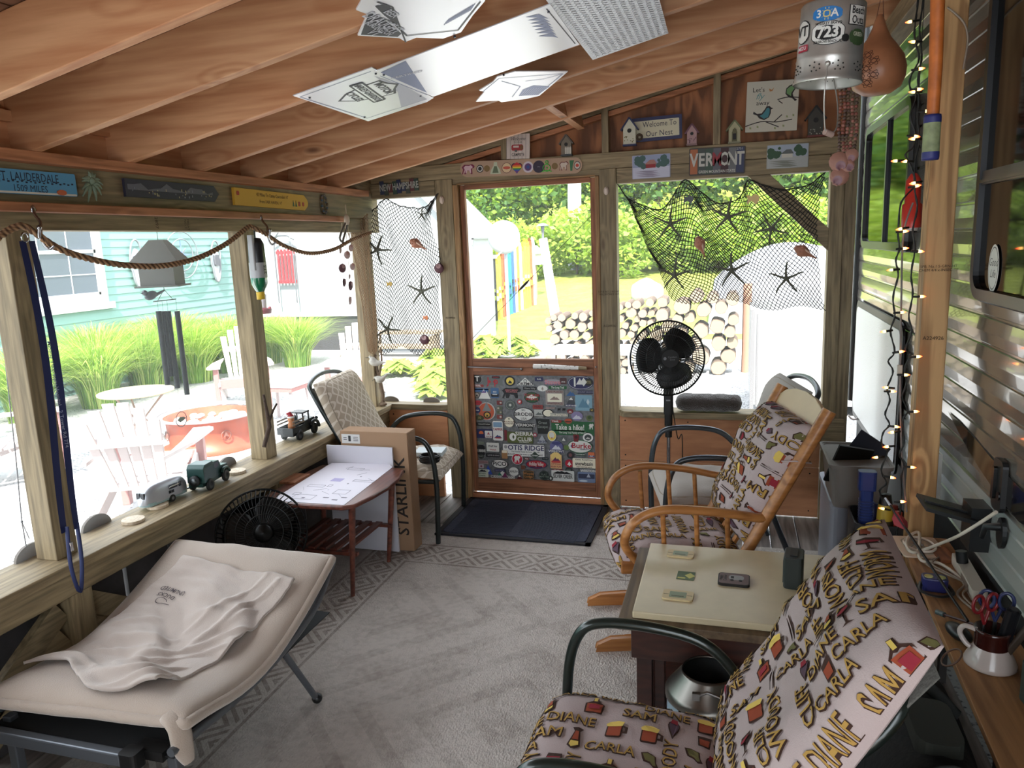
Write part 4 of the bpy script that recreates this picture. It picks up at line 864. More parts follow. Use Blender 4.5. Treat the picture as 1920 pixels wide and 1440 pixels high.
for i in range(N_):
    f_ = i/(N_-1); x = -5.62+f_*.55; y = 15.2+f_*3.2
    q = at(878+f_*124, 540, 1, y); ci = (0, 0, 7, 7, 0, 1, 0, 1, 2, 2, 9, 3, 3, 4, 7, 5, 5, 6, 1, 2, 0, 3, 3, 3, 4, 0)[i]
    grp = 'skis of the ski fence: '+CN[ci]; lab = CN[ci]+' old ski standing upright in the row of skis behind the hosta bed'
    k = (.85, .8, .86, .84, .85)[i % 5]*(1.1 if f_ > .55 else 1)
    if ci not in skn:
        skn[ci] = mkski(sk_cols[ci], sk_cols[(ci*3+1) % 10]); o = skn[ci]; o.location = (q.x, y, gz(q.x, y)-.02); o.rotation_euler = (0, 0, -.1); o.scale = (1, 1, k); o['label'] = lab; o['group'] = grp
    else: dup(skn[ci], (q.x, y, gz(q.x, y)-.02), -.1, lab, grp, (1, 1, k))
tag(MB().board((-6.1, 15.3, .25), (-5.0, 18.7, .65), .1, .03).board((-6.1, 15.3, .75), (-5.0, 18.7, 1.15), .1, .03).build('fence_rail', P('grey_wood', (140, 124, 104), .8)), 'weathered rails that the row of skis leans on', 'fence rail')
# satellite dish
q = at(945, 444, 1, 12.4); t0 = thing('satellite_dish', 'white satellite dish on a pole beyond the screen door', 'satellite dish', (q.x, 12.4, G))
MB().lathe([(0, .05), (.12, .04), (.2, .02), (.27, -.02), (.275, -.02), (.2, .03), (0, .065)], TR((0, 0, q.z-G), (1.35, 0, .35), (1, 1.05, 1)) , 32).build('reflector', P('dish_white', (190, 194, 198), .4), t0)
MB().tube([(0, .06, 0), (0, .06, q.z-G-.05)], .03, 8).build('mast', P('dish_grey', (150, 152, 156), .5), t0)
MB().tube([(0, .03, q.z-G-.2), (-.08, -.3, q.z-G-.34)], .014, 6).cbox((-.08, -.32, q.z-G-.32), (.06, .08, .06)).build('feed_arm', P('dish_grey', (150, 152, 156), .5), t0)
# birch post with solar lamp
a = at(1018, 447, 1, 12.9); b_ = at(1044, 610, 1, 12.9)
tag(MB().tube([(b_.x+.02, 12.9, G), (b_.x, 12.9, b_.z), ((a.x+b_.x)/2-.0, 12.9, (a.z+b_.z)/2), a], [.095, .09, .085, .075], 12).build('birch_post', bp), 'leaning white birch log post on the lawn behind the woodpile', 'post')
t0 = thing('solar_lamp', 'black solar garden lamp on top of the birch post', 'lamp', a)
MB().lathe([(.02, 0), (.022, .1), (.035, .2), (.03, .21)], n=12).build('lamp_body', P('lamp_grey', (90, 94, 98), .5), t0)
MB().lathe([(.115, .21), (.06, .25), (0, .262)], n=20).build('lamp_cap', P('lamp_grey', (90, 94, 98), .5), t0)
q = at(1003, 482, 1, 19.3); t0 = thing('birdhouse', 'white wooden birdhouse with grey roof at the right end of the ski row', 'birdhouse', (q.x, 19.3, q.z))
MB().box(-.16, .16, -.15, .15, -.2, .08).build('body', P('bh_white', (206, 204, 198), .6), t0)
MB().add([(-.2, y, .08) for y in (-.22, .22)]+[(0, y, .3) for y in (-.22, .22)]+[(.24, y, .08) for y in (-.22, .22)], [(0, 2, 3, 1), (2, 4, 5, 3), (0, 4, 2), (1, 3, 5)]).build('roof', P('bh_grey', (140, 140, 140), .6), t0)
MB().tube([(0, 0, -.2), (0, 0, gz(0, 19.3)-q.z-.05)], .04, 8).build('post', P('grey_wood', (140, 124, 104), .8), t0)
# log pile
barkm = P('log_bark', (84, 70, 60), .9, vary=.35, vs=20)
endm, t, b = nt('log_end'); N = t.nodes.new; tc = N('ShaderNodeTexCoord'); wv = N('ShaderNodeTexWave'); wv.wave_type = 'RINGS'; wv.rings_direction = 'Y'; wv.inputs['Scale'].default_value = 14; wv.inputs['Distortion'].default_value = 3
t.links.new(tc.outputs['Object'], wv.inputs['Vector']); r = N('ShaderNodeValToRGB'); r.color_ramp.elements[0].color = (*S(112, 98, 80), 1); r.color_ramp.elements[1].color = (*S(150, 136, 116), 1); t.links.new(wv.outputs[0], r.inputs[0]); t.links.new(r.outputs[0], b.inputs['Base Color']); b.inputs['Roughness'].default_value = .85
prot = []
for k in range(5):
    rd = random.Random(40+k); m_ = MB(); n = 14; rr_ = [1+rd.uniform(-.1, .1) for _ in range(n)]; ring = [(rr_[i]*math.cos(2*PI*i/n), rr_[i]*math.sin(2*PI*i/n)) for i in range(n)]
    vs = [(x, y, z) for y in (-.22, .22) for x, z in ring]; m_.add(vs, [(i, (i+1) % n, n+(i+1) % n, n+i) for i in range(n)], 0, False)
    m_.add([(x*.93, -.222, z*.93) for x, z in ring], [tuple(range(n))[::-1]], 1); m_.add([(x*.93, .222, z*.93) for x, z in ring], [tuple(range(n))], 1); m_.add(vs[:n], [tuple(range(n))[::-1]], 0); m_.add(vs[n:], [tuple(range(n))], 0)
    prot.append(m_)
rd = random.Random(9); placed = []; zz = G; row = 0; protob = [None]*5; nlog = 0
WPX0, WPX1 = -2.62, .10
hts = [0.0]
def topz(x): return .60+.34*max(0, min(1, (x+2.6)/2.2))+(.0 if x < -.3 else -.02)
cand = []
for _ in range(26000):
    x = rd.uniform(WPX0, WPX1); z = rd.uniform(G, 1.0); big_ = x > -1.1
    r_ = rd.uniform(.075, .125) if big_ else rd.uniform(.05, .085)
    if z-r_ < G-.005 or z+r_ > topz(x)+.02: continue
    if x+r_ > WPX1: continue
    if all((x-a)**2+(z-c)**2 > ((r_+e)*.97)**2 for a, c, e in placed): placed.append((x, z, r_))
    if len(placed) > 210: break
for i, (x, z, r_) in enumerate(placed):
    k = i % 5; y = 11+rd.uniform(-.05, .05)
    grp = 'firewood logs of the pile'
    if protob[k] is None:
        o = prot[k].build('firewood_log', [barkm, endm]); tag(o, 'cut firewood log stacked end-on in the woodpile outside', 'log', grp); protob[k] = o
    else:
        o = protob[k].copy(); COL.objects.link(o)
    o.location = (x, y, z); o.scale = (r_, 1, r_); o.rotation_euler = (0, rd.uniform(0, 6), 0)
tag(MB().tube([(.19, 11, G), (.20, 11, 1.0)], .06, 8).build('woodpile_stake', P('stake_wood', (150, 112, 92), .9)), 'reddish upright stake holding the right end of the woodpile', 'post')
# white box trailer and tarp
t0 = thing('utility_trailer', 'white panel-sided utility trailer standing right of the woodpile', 'trailer', (.95, 8.9, G))
MB().box(-.75, .9, -.6, .8, .12, 1.10).build('box', P('panel_white', (140, 142, 144), .5), t0); MB().box(-.76, -.72, -.62, -.6, .05, 1.14).box(-.7, -.68, -.61, -.6, .1, 1.1).build('corner_rail', P('rail_grey2', (130, 130, 132), .5, .4), t0)
for sy in (-.3, .4): MB().lathe([(.05, -.06), (.2, -.06), (.22, 0), (.2, .06), (.05, .06)], TR((.9, sy, .2), (0, PI/2, 0)), 20).build('wheel', P('tyre', (30, 30, 30), .8), t0)
t0 = tag(MB().grid(lambda u, v: (-.5+u*3.6, 15+v*2.6, gz(0, 16)+1.55*(math.sin(PI*min(1, u*1.0+.02))**.35)*(math.sin(PI*v)**.4)+.1*pnoise(Vector((u*4, v*4, 0))) if 0 < v < 1 and 0 < u < 1 else gz(0, 15)-.05), 26, 18).build('tarp_cover', P('tarp_white', (140, 144, 150), .5)), 'white tarp draped over a large load behind the woodpile', 'tarp')
# boulder on the lawn
def boulder(name, loc, sc, lab, seed):
    m_ = MB(); m_.ball((0, 0, 0), 1, 0, 20); m_.v = [v*(1+.18*pnoise(v*1.5+Vector((seed, 0, 0)))) for v in m_.v]; o = m_.build(name, P('boulder', (140, 140, 138), .9, vary=.2)); o.location = loc; o.scale = sc; tag(o, lab, 'rock')
q = at(1212, 482, 1, 19); boulder('boulder', (q.x, 19, gz(0, 19)+.12), (.42, .35, .35), 'big pale boulder on the lawn beyond the net', 1)
# white table outside
q = at(1115, 655, 2, .47); wtb = P('outdoor_white', (220, 222, 222), .5)
t0 = thing('outdoor_table', 'white plastic outdoor table just outside the screen door', 'table', (q.x, q.y, G))
MB().prism(rrect(1.0, .6, .05), .035, TR((0, 0, .70))).build('tabletop', wtb, t0)
for sx in (-1, 1):
    for sy in (-1, 1): MB().tube([(sx*.42, sy*.24, .7), (sx*.45, sy*.26, 0)], .022, 8).build('leg', wtb, t0)
# hummingbird feeder, driftwood stick outside
q = at(494, 580, 0, -2.74); t0 = thing('bird_feeder', 'small red-trimmed hummingbird feeder hanging outside behind the second post', 'feeder', q)
MB().lathe([(0, -.03), (.045, -.025), (.05, 0), (.03, .01), (0, .01)], n=16).build('base', P('feeder_red', (140, 50, 60), .4), t0)
MB().lathe([(.02, .01), (.024, .09), (0, .1)], n=12).tube([(0, 0, .1), (0, 0, RZ(-2.74)+.2-q.z)], .001, 4).build('bottle', P('feeder_clear', (200, 190, 190), .2), t0)
for a in (0, 2.1, 4.2): MB().ball((.045*math.cos(a), .045*math.sin(a), .008), .010, 0, 8).build('flower', P('feeder_pink', (200, 90, 100), .5), t0)
# pink flowers at far left
fl_ = MB(); rd = random.Random(2)
q = leafcloud(1500, .5, .09, 8, 1.); q.v = [a+Vector((0, 0, .5)) for a in q.v]; fb = thing('rose_bush', 'green bush with red blossoms at the far left of the yard', 'shrub', (-8.3, 5.6, G))
q.build('foliage', [LB, LC_], fb)
for _ in range(16): fl_.ball((rd.uniform(-.5, .5), rd.uniform(-.5, .5), rd.uniform(.3, 1.0)), .05, 0, 8)
fl_.build('blossoms', P('rose_pink', (200, 80, 90), .6), fb)
# ================================================================ cushions and chairs
def mkpath(pts):
    "pts (Y, z) polyline -> fn(u in metres) -> (Y, z, nY, nz), length ; normal is to the left of travel turned up"
    sp_ = smooth_path([(0, a, b) for a, b in pts], 10); ds = [0]
    for a, b in zip(sp_, sp_[1:]): ds.append(ds[-1]+(b-a).length)
    def f(u):
        u = min(max(u, 0), ds[-1]-1e-6); i = 0
        while ds[i+1] < u: i += 1
        t = (u-ds[i])/(ds[i+1]-ds[i]); p = sp_[i].lerp(sp_[i+1], t)
        a = sp_[max(i-1, 0)]; b = sp_[min(i+2, len(sp_)-1)]; d = (b-a).normalized()
        return p.y, p.z, d.z, -d.y
    return f, ds[-1]
def pillow(m_, path, L_, W_, T_, m=0, seed=0, wr=.004, n=28, k=5, x0=0., boxy=.5):
    def hh(a, b):   # a,b in -1..1
        return T_*.5*max(0, (1-abs(a)**k))**boxy*max(0, (1-abs(b)**k))**boxy
    def pt(u, v, side, eps=0):
        a = 2*u/L_-1; b = 2*v/W_; Y_, z_, ny, nz = path(u)
        w_ = wr*pnoise(Vector((u*9+seed, v*9, seed*3.1)))*2+wr*.7*pnoise(Vector((u*26, v*14+seed, 1)))
        h_ = side*hh(a, b)+(w_ if side > 0 else 0)*min(1, 4*(1-max(abs(a), abs(b))))+eps
        h_ = h_*.3 if side < 0 else h_*1.7-T_*.35*0; return Vector((x0+v, Y_+ny*(h_-T_*.35), z_+nz*(h_-T_*.35)))
    for side in (1, -1):
        s_ = lambda t: math.sin(PI/2*(2*t-1))
        m_.grid((lambda i, j, side=side: pt((s_(i if side > 0 else 1-i)+1)/2*L_, s_(j)*W_/2, side)), n, n, m)
    edge = [pt((s*.998+1)/2*L_, t*.998*W_/2, 1)*.5+pt((s*.998+1)/2*L_, t*.998*W_/2, -1)*.5 for s, t in [(-1+i/6, -1) for i in range(12)]+[(1, -1+i/6) for i in range(12)]+[(1-i/6, 1) for i in range(12)]+[(-1, 1-i/6) for i in range(12)]]
    return (lambda u, v, e=.0012: pt(u, v, 1, e)), edge
FAB = P('print_cloth', (184, 166, 164), .9, bump=.15, bs=300); INK = P('print_brown', (62, 36, 26), .9); GOLD = P('print_gold', (176, 138, 70), .9)
RDI = P('print_red', (142, 34, 50), .9); AMB = P('print_amber', (150, 66, 38), .9); FOAM = P('print_foam', (222, 190, 96), .9); GRNI = P('print_green', (104, 98, 56), .9); PUR = P('print_purple', (88, 64, 78), .9)
PM = [FAB, INK, GOLD, RDI, AMB, FOAM, GRNI, PUR]
def fine(poly, seg=.012):
    o = []
    for i, a in enumerate(poly):
        b = poly[(i+1) % len(poly)]; n = max(1, int(math.hypot(b[0]-a[0], b[1]-a[1])/seg))
        o += [(a[0]+(b[0]-a[0])*k/n, a[1]+(b[1]-a[1])*k/n) for k in range(n)]
    return o
ICON = {
 'mug': [(1, rrect(.036, .046, .006)), (4, rrect(.030, .038, .004)), (5, [(-.017, .012), (.017, .012), (.02, .026), (.006, .03), (-.012, .028), (-.02, .02)]), (1, [(.018, .012), (.03, .008), (.03, -.012), (.018, -.014), (.018, -.008), (.024, -.006), (.024, .004), (.018, .006)])],
 'bottle': [(1, [(-.02, -.026), (.02, -.026), (.022, .008), (.007, .018), (.006, .032), (-.006, .032), (-.007, .018), (-.022, .008)]), (4, [(-.017, -.023), (.017, -.023), (.018, .006), (-.018, .006)]), (3, [(-.012, -.014), (.012, -.014), (.012, .0), (-.012, .0)]), (5, [(-.004, .01), (.004, .01), (.004, .026), (-.004, .026)])],
 'wine': [(1, [(-.014, .028), (.014, .028), (.016, .006), (.002, -.004), (.002, -.024), (.012, -.028), (-.012, -.028), (-.002, -.024), (-.002, -.004), (-.016, .006)]), (3, [(-.013, .014), (.013, .014), (.013, .007), (.002, -.001), (-.002, -.001), (-.013, .007)])],
 'beer': [(1, [(-.036, .004), (-.026, .014), (.02, .006), (.03, .012), (.034, .0), (.03, -.012), (.02, -.006), (-.026, -.014), (-.036, -.004)]), (5, [(-.032, .004), (-.024, .010), (-.012, .008), (-.012, -.008), (-.024, -.010)]), (4, [(-.010, .007), (.018, .003), (.018, -.003), (-.010, -.007)])],
 'glass': [(1, [(-.015, .02), (.015, .02), (.012, -.02), (-.012, -.02)]), (4, [(-.011, .006), (.011, .006), (.009, -.017), (-.009, -.017)])],
 'nut': [(1, [(0.02*math.cos(a)*.55+.004*math.sin(a*2), .033*math.sin(a)) for a in [2*PI*i/16 for i in range(16)]]), (7, [(0.015*math.cos(a)*.55+.004*math.sin(a*2), .028*math.sin(a)) for a in [2*PI*i/16 for i in range(16)]]), (3, [(-.008, .018), (.008, .018), (.006, .034), (-.006, .034)])],
 'pepper': [(1, [(-.02, .016), (-.006, .02), (.012, .012), (.014, -.004), (.02, -.016), (.01, -.018), (.0, -.008), (-.012, -.006), (-.016, .002)]), (6, [(-.016, .013), (-.006, .016), (.009, .01), (.011, -.004), (.014, -.013), (.008, -.014), (.001, -.005), (-.009, -.003), (-.012, .004)])],
 'bar': [(1, rrect(.085, .0035, .001, 1)), (1, [(q[0], q[1]+.007) for q in rrect(.085, .002, .0008, 1)])]}
def printcloth(m_, S_, L_, W_, u0=0, v0=0, seed=0):
    "letters and drinks printed on the cloth: S_(u, v, lift), packed so that no two touch"
    rd = random.Random(int(L_*1000)+seed); put_ = []
    def ext(tx, sz_):
        vs, _ = glyphs(tx, .012, 'CENTER', 0); xs = [v[0] for v in vs]; ys = [v[1] for v in vs]
        return (max(xs)-min(xs))*sz_*.88/2, (max(ys)-min(ys))*sz_/2, (max(ys)+min(ys))/2*sz_
    IB = {'mug': (.031, .03), 'bottle': (.024, .034), 'wine': (.018, .030), 'beer': (.038, .015), 'glass': (.018, .022), 'nut': (.014, .035), 'pepper': (.021, .021), 'bar': (.044, .010)}
    def tryput(kd, tx, U, V, rot, sz):
        sz_ = sz/100*1.5
        if kd == 't': hx, hy, oy = ext(tx, sz_)
        else: hx, hy = IB[kd]; hx *= 1.15; hy *= 1.15; oy = 0
        hu, hv = (hx, hy) if not rot else (hy, hx)
        g = .0022
        for a_, b_, c_, d_ in put_:
            if abs(U-a_) < hu+c_+g and abs(V-b_) < hv+d_+g: return False
        if U+hu*.5 < 0 or U-hu*.5 > L_ or V+hv*.5 < -W_/2 or V-hv*.5 > W_/2: return False
        put_.append((U, V, hu, hv)); c, s_ = (1, 0) if not rot else (0, 1); ik = 1 if kd == 't' else 1.15
        def fn(x, y, e): x *= ik; y = y*ik-oy; return S_(min(max(U+x*c-y*s_, .001), L_-.001), min(max(V+x*s_+y*c, -W_/2+.001), W_/2-.001), e)
        if kd == 't':
            m_.text(tx, None, sz_, 1, bold=.04, sx=.88, fn=lambda x, y: fn(x, y, .0018)); m_.text(tx, None, sz_, 2, bold=.0, sx=.88, fn=lambda x, y: fn(x, y, .0034))
        else:
            for j, (mi_, poly) in enumerate(ICON[kd]): f_ = fine(poly); m_.add([fn(x, y, .0018+.0010*j) for x, y in f_], [tuple(range(len(f_)))], mi_)
        return True
    WD = [('SAM', 3.7), ('NORM', 3.6), ('CARLA', 3.2), ('DIANE', 3.2), ('CLIFF', 3.3), ('WOODY', 3.3)]
    KD = ['mug', 'bottle', 'wine', 'beer', 'glass', 'nut', 'pepper', 'bar']; k = 0
    nu_, nv_ = int(L_/.011), int(W_/.011)
    cells = [(i, j) for i in range(nu_+1) for j in range(nv_+1)]; q = 0
    for ps_ in range(5):
        for i, j in cells:
            if ps_ < 4 and (i+j*3+ps_) % 2: continue
            U, V = i*L_/nu_, -W_/2+j*W_/nv_
            if ps_ < 4 and k % 5 in (0, 1, 3):
                w_, sz = WD[q % 6]
                if tryput('t', w_, U, V, 90 if w_ in ('NORM', 'CLIFF', 'WOODY') else 0, sz*(1.1 if k % 4 == 0 else .95)): k += 1; q += 1
            elif tryput(KD[(k*3) % 8], '', U, V, 90 if k % 4 == 1 else 0, 1): k += 1
# cream patio cushion fabrics
cf, t, b = nt('lattice_cloth'); N = t.nodes.new; L = t.links.new
tc = N('ShaderNodeTexCoord'); sp = N('ShaderNodeSeparateXYZ'); L(tc.outputs['Object'], sp.inputs[0])
def mth2(t, op, *a):
    n = t.nodes.new('ShaderNodeMath'); n.operation = op
    for i, q in enumerate(a):
        if isinstance(q, (int, float)): n.inputs[i].default_value = q
        else: t.links.new(q, n.inputs[i])
    return n.outputs[0]
zz_ = mth2(t, 'ADD', sp.outputs[2], mth2(t, 'MULTIPLY', sp.outputs[1], -1.0)); xx = sp.outputs[0]
sw1 = mth2(t, 'MULTIPLY', mth2(t, 'SINE', mth2(t, 'MULTIPLY', zz_, 42)), .028)
lt_ = None
for sg, ph in ((1, 0), (-1, 0)):
    d = mth2(t, 'ABSOLUTE', mth2(t, 'SUBTRACT', mth2(t, 'FRACT', mth2(t, 'DIVIDE', mth2(t, 'ADD', xx, mth2(t, 'MULTIPLY', sw1, sg)), .075)), .5))
    g = mth2(t, 'LESS_THAN', d, .10); lt_ = g if lt_ is None else mth2(t, 'MAXIMUM', lt_, g)
mx = N('ShaderNodeMixRGB'); mx.inputs[1].default_value = (*S(176, 162, 144), 1); mx.inputs[2].default_value = (*S(210, 200, 186), 1); L(lt_, mx.inputs[0]); L(mx.outputs[0], b.inputs['Base Color']); b.inputs['Roughness'].default_value = .95
GREYC = P('grey_cushion', (172, 164, 156), .95, bump=.3, bs=120); PIPE = P('piping', (150, 138, 122), .9)
def patio_chair(name, lab, loc, rz, lean, fabs, prt=False, metal=None, seatT=.085, backT=.10, print_seed=0, backtop=.50, drop=False):
    metal = metal or P('chair_metal', (44, 50, 50), .35, .5, coat=.3)
    t0 = thing(name, lab, 'chair', loc, rz)
    for s_ in (-1, 1):
        arm = smooth_path([(s_*.30, .24, .0), (s_*.30, .25, .36), (s_*.30, .22, .56), (s_*.30, .13, .625), (s_*.30, -.10, .61), (s_*.295, -.21, .53), (s_*.28, -.25, .43)], 8)
        MB().tube(arm, .015, 10, flat=1).build('arm_frame', metal, t0)
        MB().tube([(s_*.27, -.40, 0), (s_*.27, -.24, .40)], .014, 8).build('leg', metal, t0)
        MB().tube([(s_*.27, .25, .36), (s_*.27, -.26, .36)], .013, 8).build('seat_rail', metal, t0)
    MB().tube([(-.29, .24, .36), (.29, .24, .36)], .012, 8).build('crossbar', metal, t0)
    bz = .885 if not drop else .80
    l_ = lean; lean = lean*(bz-.38)/.55
    bk = smooth_path([(-.25, -.20, .38), (-.25, -.22-lean*.5, .62), (-.25, -.22-lean, bz-.03), (-.20, -.24-lean*1.08, bz+.035), (0, -.25-lean*1.12, bz+.06), (.20, -.24-lean*1.08, bz+.035), (.25, -.22-lean, bz-.03), (.25, -.22-lean*.5, .62), (.25, -.20, .38)], 6); lean = l_
    MB().tube(bk, .014, 8).build('back_frame', metal, t0)
    MB().grid(lambda u, v: (-.24+v*.48, -.205-(lean+.02)*u, .39+u*.50), 2, 2, thick=.004).build('sling', P('mesh_sling', (120, 118, 112), .8, bump=.5, bs=90), t0)
    m_ = MB(); ps, Ls = mkpath([(.27, .40), (.12, .415), (-.06, .405), (-.20, .40)]) if not drop else mkpath([(.30, .385), (.22, .415), (.05, .41), (-.20, .40)])
    Ss, e1 = pillow(m_, ps, Ls, .54, seatT, seed=print_seed)
    if prt: printcloth(m_, Ss, Ls, .54, u0=.02, v0=.0)
    if not prt: m_.tube([Ss(Ls*(.5+.47*math.copysign(abs(math.cos(a))**.35, math.cos(a))), .255*math.copysign(abs(math.sin(a))**.35, math.sin(a)), -.002) for a in [2*PI*i/40 for i in range(40)]], .004, 6, 1, closed=True)
    m_.build('seat_cushion', fabs, t0)
    m_ = MB(); y0 = -.17; ln = lean/.55
    pb_, Lb = mkpath([(y0-.00, .44), (y0-.03-ln*.14, .58), (y0-.03-ln*.30, .74), (y0-.03-ln*backtop*.92, .44+backtop)]); WB_ = .60 if drop else .54
    Sb, e2 = pillow(m_, pb_, Lb, WB_, backT, seed=print_seed+5, wr=.006 if prt else .003)
    if prt: printcloth(m_, Sb, Lb, WB_, u0=.0, v0=.03)
    else: m_.tube([Sb(Lb*(.5+.47*math.copysign(abs(math.cos(a))**.35, math.cos(a))), .255*math.copysign(abs(math.sin(a))**.35, math.sin(a)), -.002) for a in [2*PI*i/40 for i in range(40)]], .004, 6, 1, closed=True)
    m_.build('back_cushion', fabs, t0)
    return t0
patio_chair('patio_chair', 'patio chair with cream lattice patterned cushions and dark metal frame in the back-left corner', (-1.87, 4.05, .001), -PI/2+.10, .27, [cf, PIPE])
patio_chair('patio_chair', 'patio chair with plain pale grey cushions behind the wooden glider', (-.12, 3.89, .0045), PI/2+.22, .25, [GREYC, PIPE], metal=P('chair_metal_grey', (70, 76, 82), .35, .6, coat=.3))
patio_chair('patio_chair', 'green metal patio chair with printed name cushions in the right foreground', (-.20, 1.62, .0045), PI/2-.02, .34, PM, True, P('chair_green', (26, 36, 32), .3, .3, coat=.5), backT=.12, print_seed=3, backtop=.56, drop=True)
# wooden glider
GW = wood('glider_wood', (146, 92, 46), (186, 126, 70), 1, scale=10, knots=0, rough=.35)
t0 = thing('glider_rocker', 'honey wood glider rocking chair with printed name cushions by the back wall', 'rocking chair', (-.19, 3.135, .0045), PI/2+.27)
for s_ in (-1, 1):
    MB().tube(smooth_path([(s_*.27, .24, .42), (s_*.285, .29, .50), (s_*.29, .25, .59), (s_*.29, .14, .635), (s_*.285, -.05, .62), (s_*.27, -.22, .585), (s_*.26, -.27, .58)], 8), [.021]*48+[.019]*1, 10, flat=.8).build('armrest', GW, t0)
    for y_ in (.13, .0, -.12): MB().tube([(s_*.275, y_, .40), (s_*.285, y_+.01, .615)], .010, 8).build('spindle', GW, t0)
    MB().tube([(s_*.26, -.12, .30), (s_*.26, -.28, .60), (s_*.26, -.50, 1.0)], [.022, .025, .027], 12).build('back_post', GW, t0)
    MB().board((s_*.25, .30, .385), (s_*.25, -.26, .36), .05, .025).build('seat_rail', GW, t0, bevel=.006)
    m_ = MB(); pr_ = [(.40, .0), (.395, .025), (.34, .05), (.1, .06), (-.25, .055), (-.36, .03), (-.38, 0)]
    m_.add([(s_*.20+dx, y_, z_) for dx in (-.016, .016) for y_, z_ in pr_], [tuple(range(7)), tuple(range(13, 6, -1))]+[(i, (i+1) % 7, 7+(i+1) % 7, 7+i) for i in range(7)])
    m_.build('base_runner', GW, t0, bevel=.004)
    for y_ in (.16, -.2): MB().board((s_*.215, y_, .05), (s_*.235, y_+.02, .37), .035, .018, (0, 1, 0)).build('swing_arm', GW, t0)
MB().tube([(-.25, .28, .38), (.25, .28, .38)], .02, 10).build('front_rail', GW, t0)
MB().board((-.2, .2, .035), (.2, .2, .035), .05, .02).board((-.2, -.25, .035), (.2, -.25, .035), .05, .02).build('base_stretcher', GW, t0)
hd = [(-.25, -.09), (.25, -.09), (.255, .05), (.20, .088), (.11, .112), (0, .12), (-.11, .112), (-.20, .088), (-.255, .05)]
MB().prism(hd, .022, TR((0, -.455, .915), (PI/2+.45, 0, 0))).build('headrest_board', P('maple', (206, 178, 136), .4, vary=.06), t0, bevel=.004)
for i in range(5): MB().board((-.16+i*.08, -.16, .42), (-.16+i*.08, -.46, .93), .03, .012, (1, 0, 0)).build('back_slat', GW, t0)
m_ = MB(); ps, Ls = mkpath([(.33, .385), (.28, .425), (.10, .43), (-.20, .42)]); Ss, _e = pillow(m_, ps, Ls, .50, .10, seed=8); printcloth(m_, Ss, Ls, .50, u0=.03, v0=.05)
m_.build('seat_cushion', PM, t0)
m_ = MB(); pb_, Lb = mkpath([(-.17, .47), (-.25, .62), (-.32, .76), (-.42, .95)]); Sb, _e = pillow(m_, pb_, Lb, .50, .12, seed=11, wr=.006); printcloth(m_, Sb, Lb, .50, u0=.05, v0=.0)
m_.build('back_cushion', PM, t0)
m_ = MB(); Sb2, _e = pillow(m_, mkpath([(-.22, .46), (-.30, .62), (-.37, .76), (-.47, .93)])[0], Lb*.98, .50, .05, seed=12); m_.build('cushion_backing', P('brown_backing', (60, 42, 36), .9), t0)
for s_ in (-1, 1): MB().tube([(s_*.24, -.33, .80), (s_*.28, -.37, .81), (s_*.28, -.43, .80), (s_*.235, -.42, .79)], .003, 6).build('tie', FAB, t0)
# ---------------------------------------------------------------- side table with pale slab
DKW = wood('dark_table', (44, 22, 18), (66, 34, 26), 0, scale=10, knots=0, rough=.4); TPW = wood('table_top', (84, 66, 48), (112, 90, 66), 1, scale=10, knots=0)
t0 = thing('side_table', 'dark wooden side table between the two printed chairs', 'side table', (.03, 2.53, .0045))
MB().box(-.37, .33, -.315, .29, .446, .474).build('tabletop', TPW, t0, bevel=.003)
MB().box(-.32, .30, -.27, .25, .33, .446).box(-.33, .31, -.285, -.27, .335, .44).build('apron', DKW, t0, bevel=.003)
for sx in (-.315, .25):
    for sy in (-.27, .225): MB().box(sx, sx+.05, sy, sy+.05, 0, .44).build('leg', DKW, t0, bevel=.003)
MB().box(-.26, -.225, -.25, -.215, .04, .44).build('leg', DKW, t0, bevel=.003)
MB().box(-.30, .28, -.25, .26, .05, .07).build('lower_shelf', DKW, t0)
sl_m = P('pale_slab', (206, 190, 156), .35, vary=.05, vs=14)
tag(MB().box(-.325, .34, -.285, .285, 0, .024).build('table_slab', sl_m, None, (.03, 2.53, .479), bevel=.004), 'pale cream stone slab lying on the dark side table', 'table slab')
def coaster(px, py, w_, h_, rz, cols, lab, nm='coaster', th=.006, tx=None):
    q = at(px, py, 2, .502); t0 = MB().prism(rrect(w_, h_, .012, 5), th, None, 0).prism(rrect(w_*.55, h_*.6, .003, 2), th+.0008, None, 1)
    if tx:
        for s_, y_, z_ in tx: t0.text(s_, TR((0, y_, 0), (0, 0, 0)), z_, 2, ext=th+.0014, bold=.02)
    else: t0.box(-w_*.47, -w_*.3, -.002, 0, th-.001, th+.0006, 2).box(w_*.3, w_*.47, -.002, 0, th-.001, th+.0006, 2).box(-w_*.2, w_*.2, -h_*.2, -h_*.12, th, th+.0014, 2)
    o = t0.build(nm, cols, None, (q.x, q.y, .5035), rot=(0, 0, rz)); return tag(o, lab, 'coaster')
c1, c2, c3 = P('coaster_wood', (206, 184, 140), .5), P('coaster_green', (136, 146, 118), .5), P('coaster_line', (96, 92, 70), .5)
coaster(1276, 1041, .098, .062, -.06, [c1, c2, c3], 'wooden coaster with a green picture near the far edge of the slab')
coaster(1271, 1119, .100, .068, -.04, [c1, c2, c3], 'wooden coaster with a green picture near the front edge of the slab')
q = at(1286, 1081, 2, .501)
tag(MB().box(-.03, .03, -.033, .033, 0, .0015, 0).prism([(0, -.022), (.018, 0), (0, .022), (-.018, 0)], .0022, TR((.014, 0, 0)), 1).box(-.026, .0, -.026, -.018, .0012, .0022, 1).build('picture_card', [P('card_green', (72, 92, 56), .5), P('card_yellow', (190, 186, 96), .5)], None, (q.x, q.y, .5035), rot=(0, 0, -.05)), 'small square dark green card lying between two wooden coasters', 'card')
q = at(1376, 1089, 2, .505)
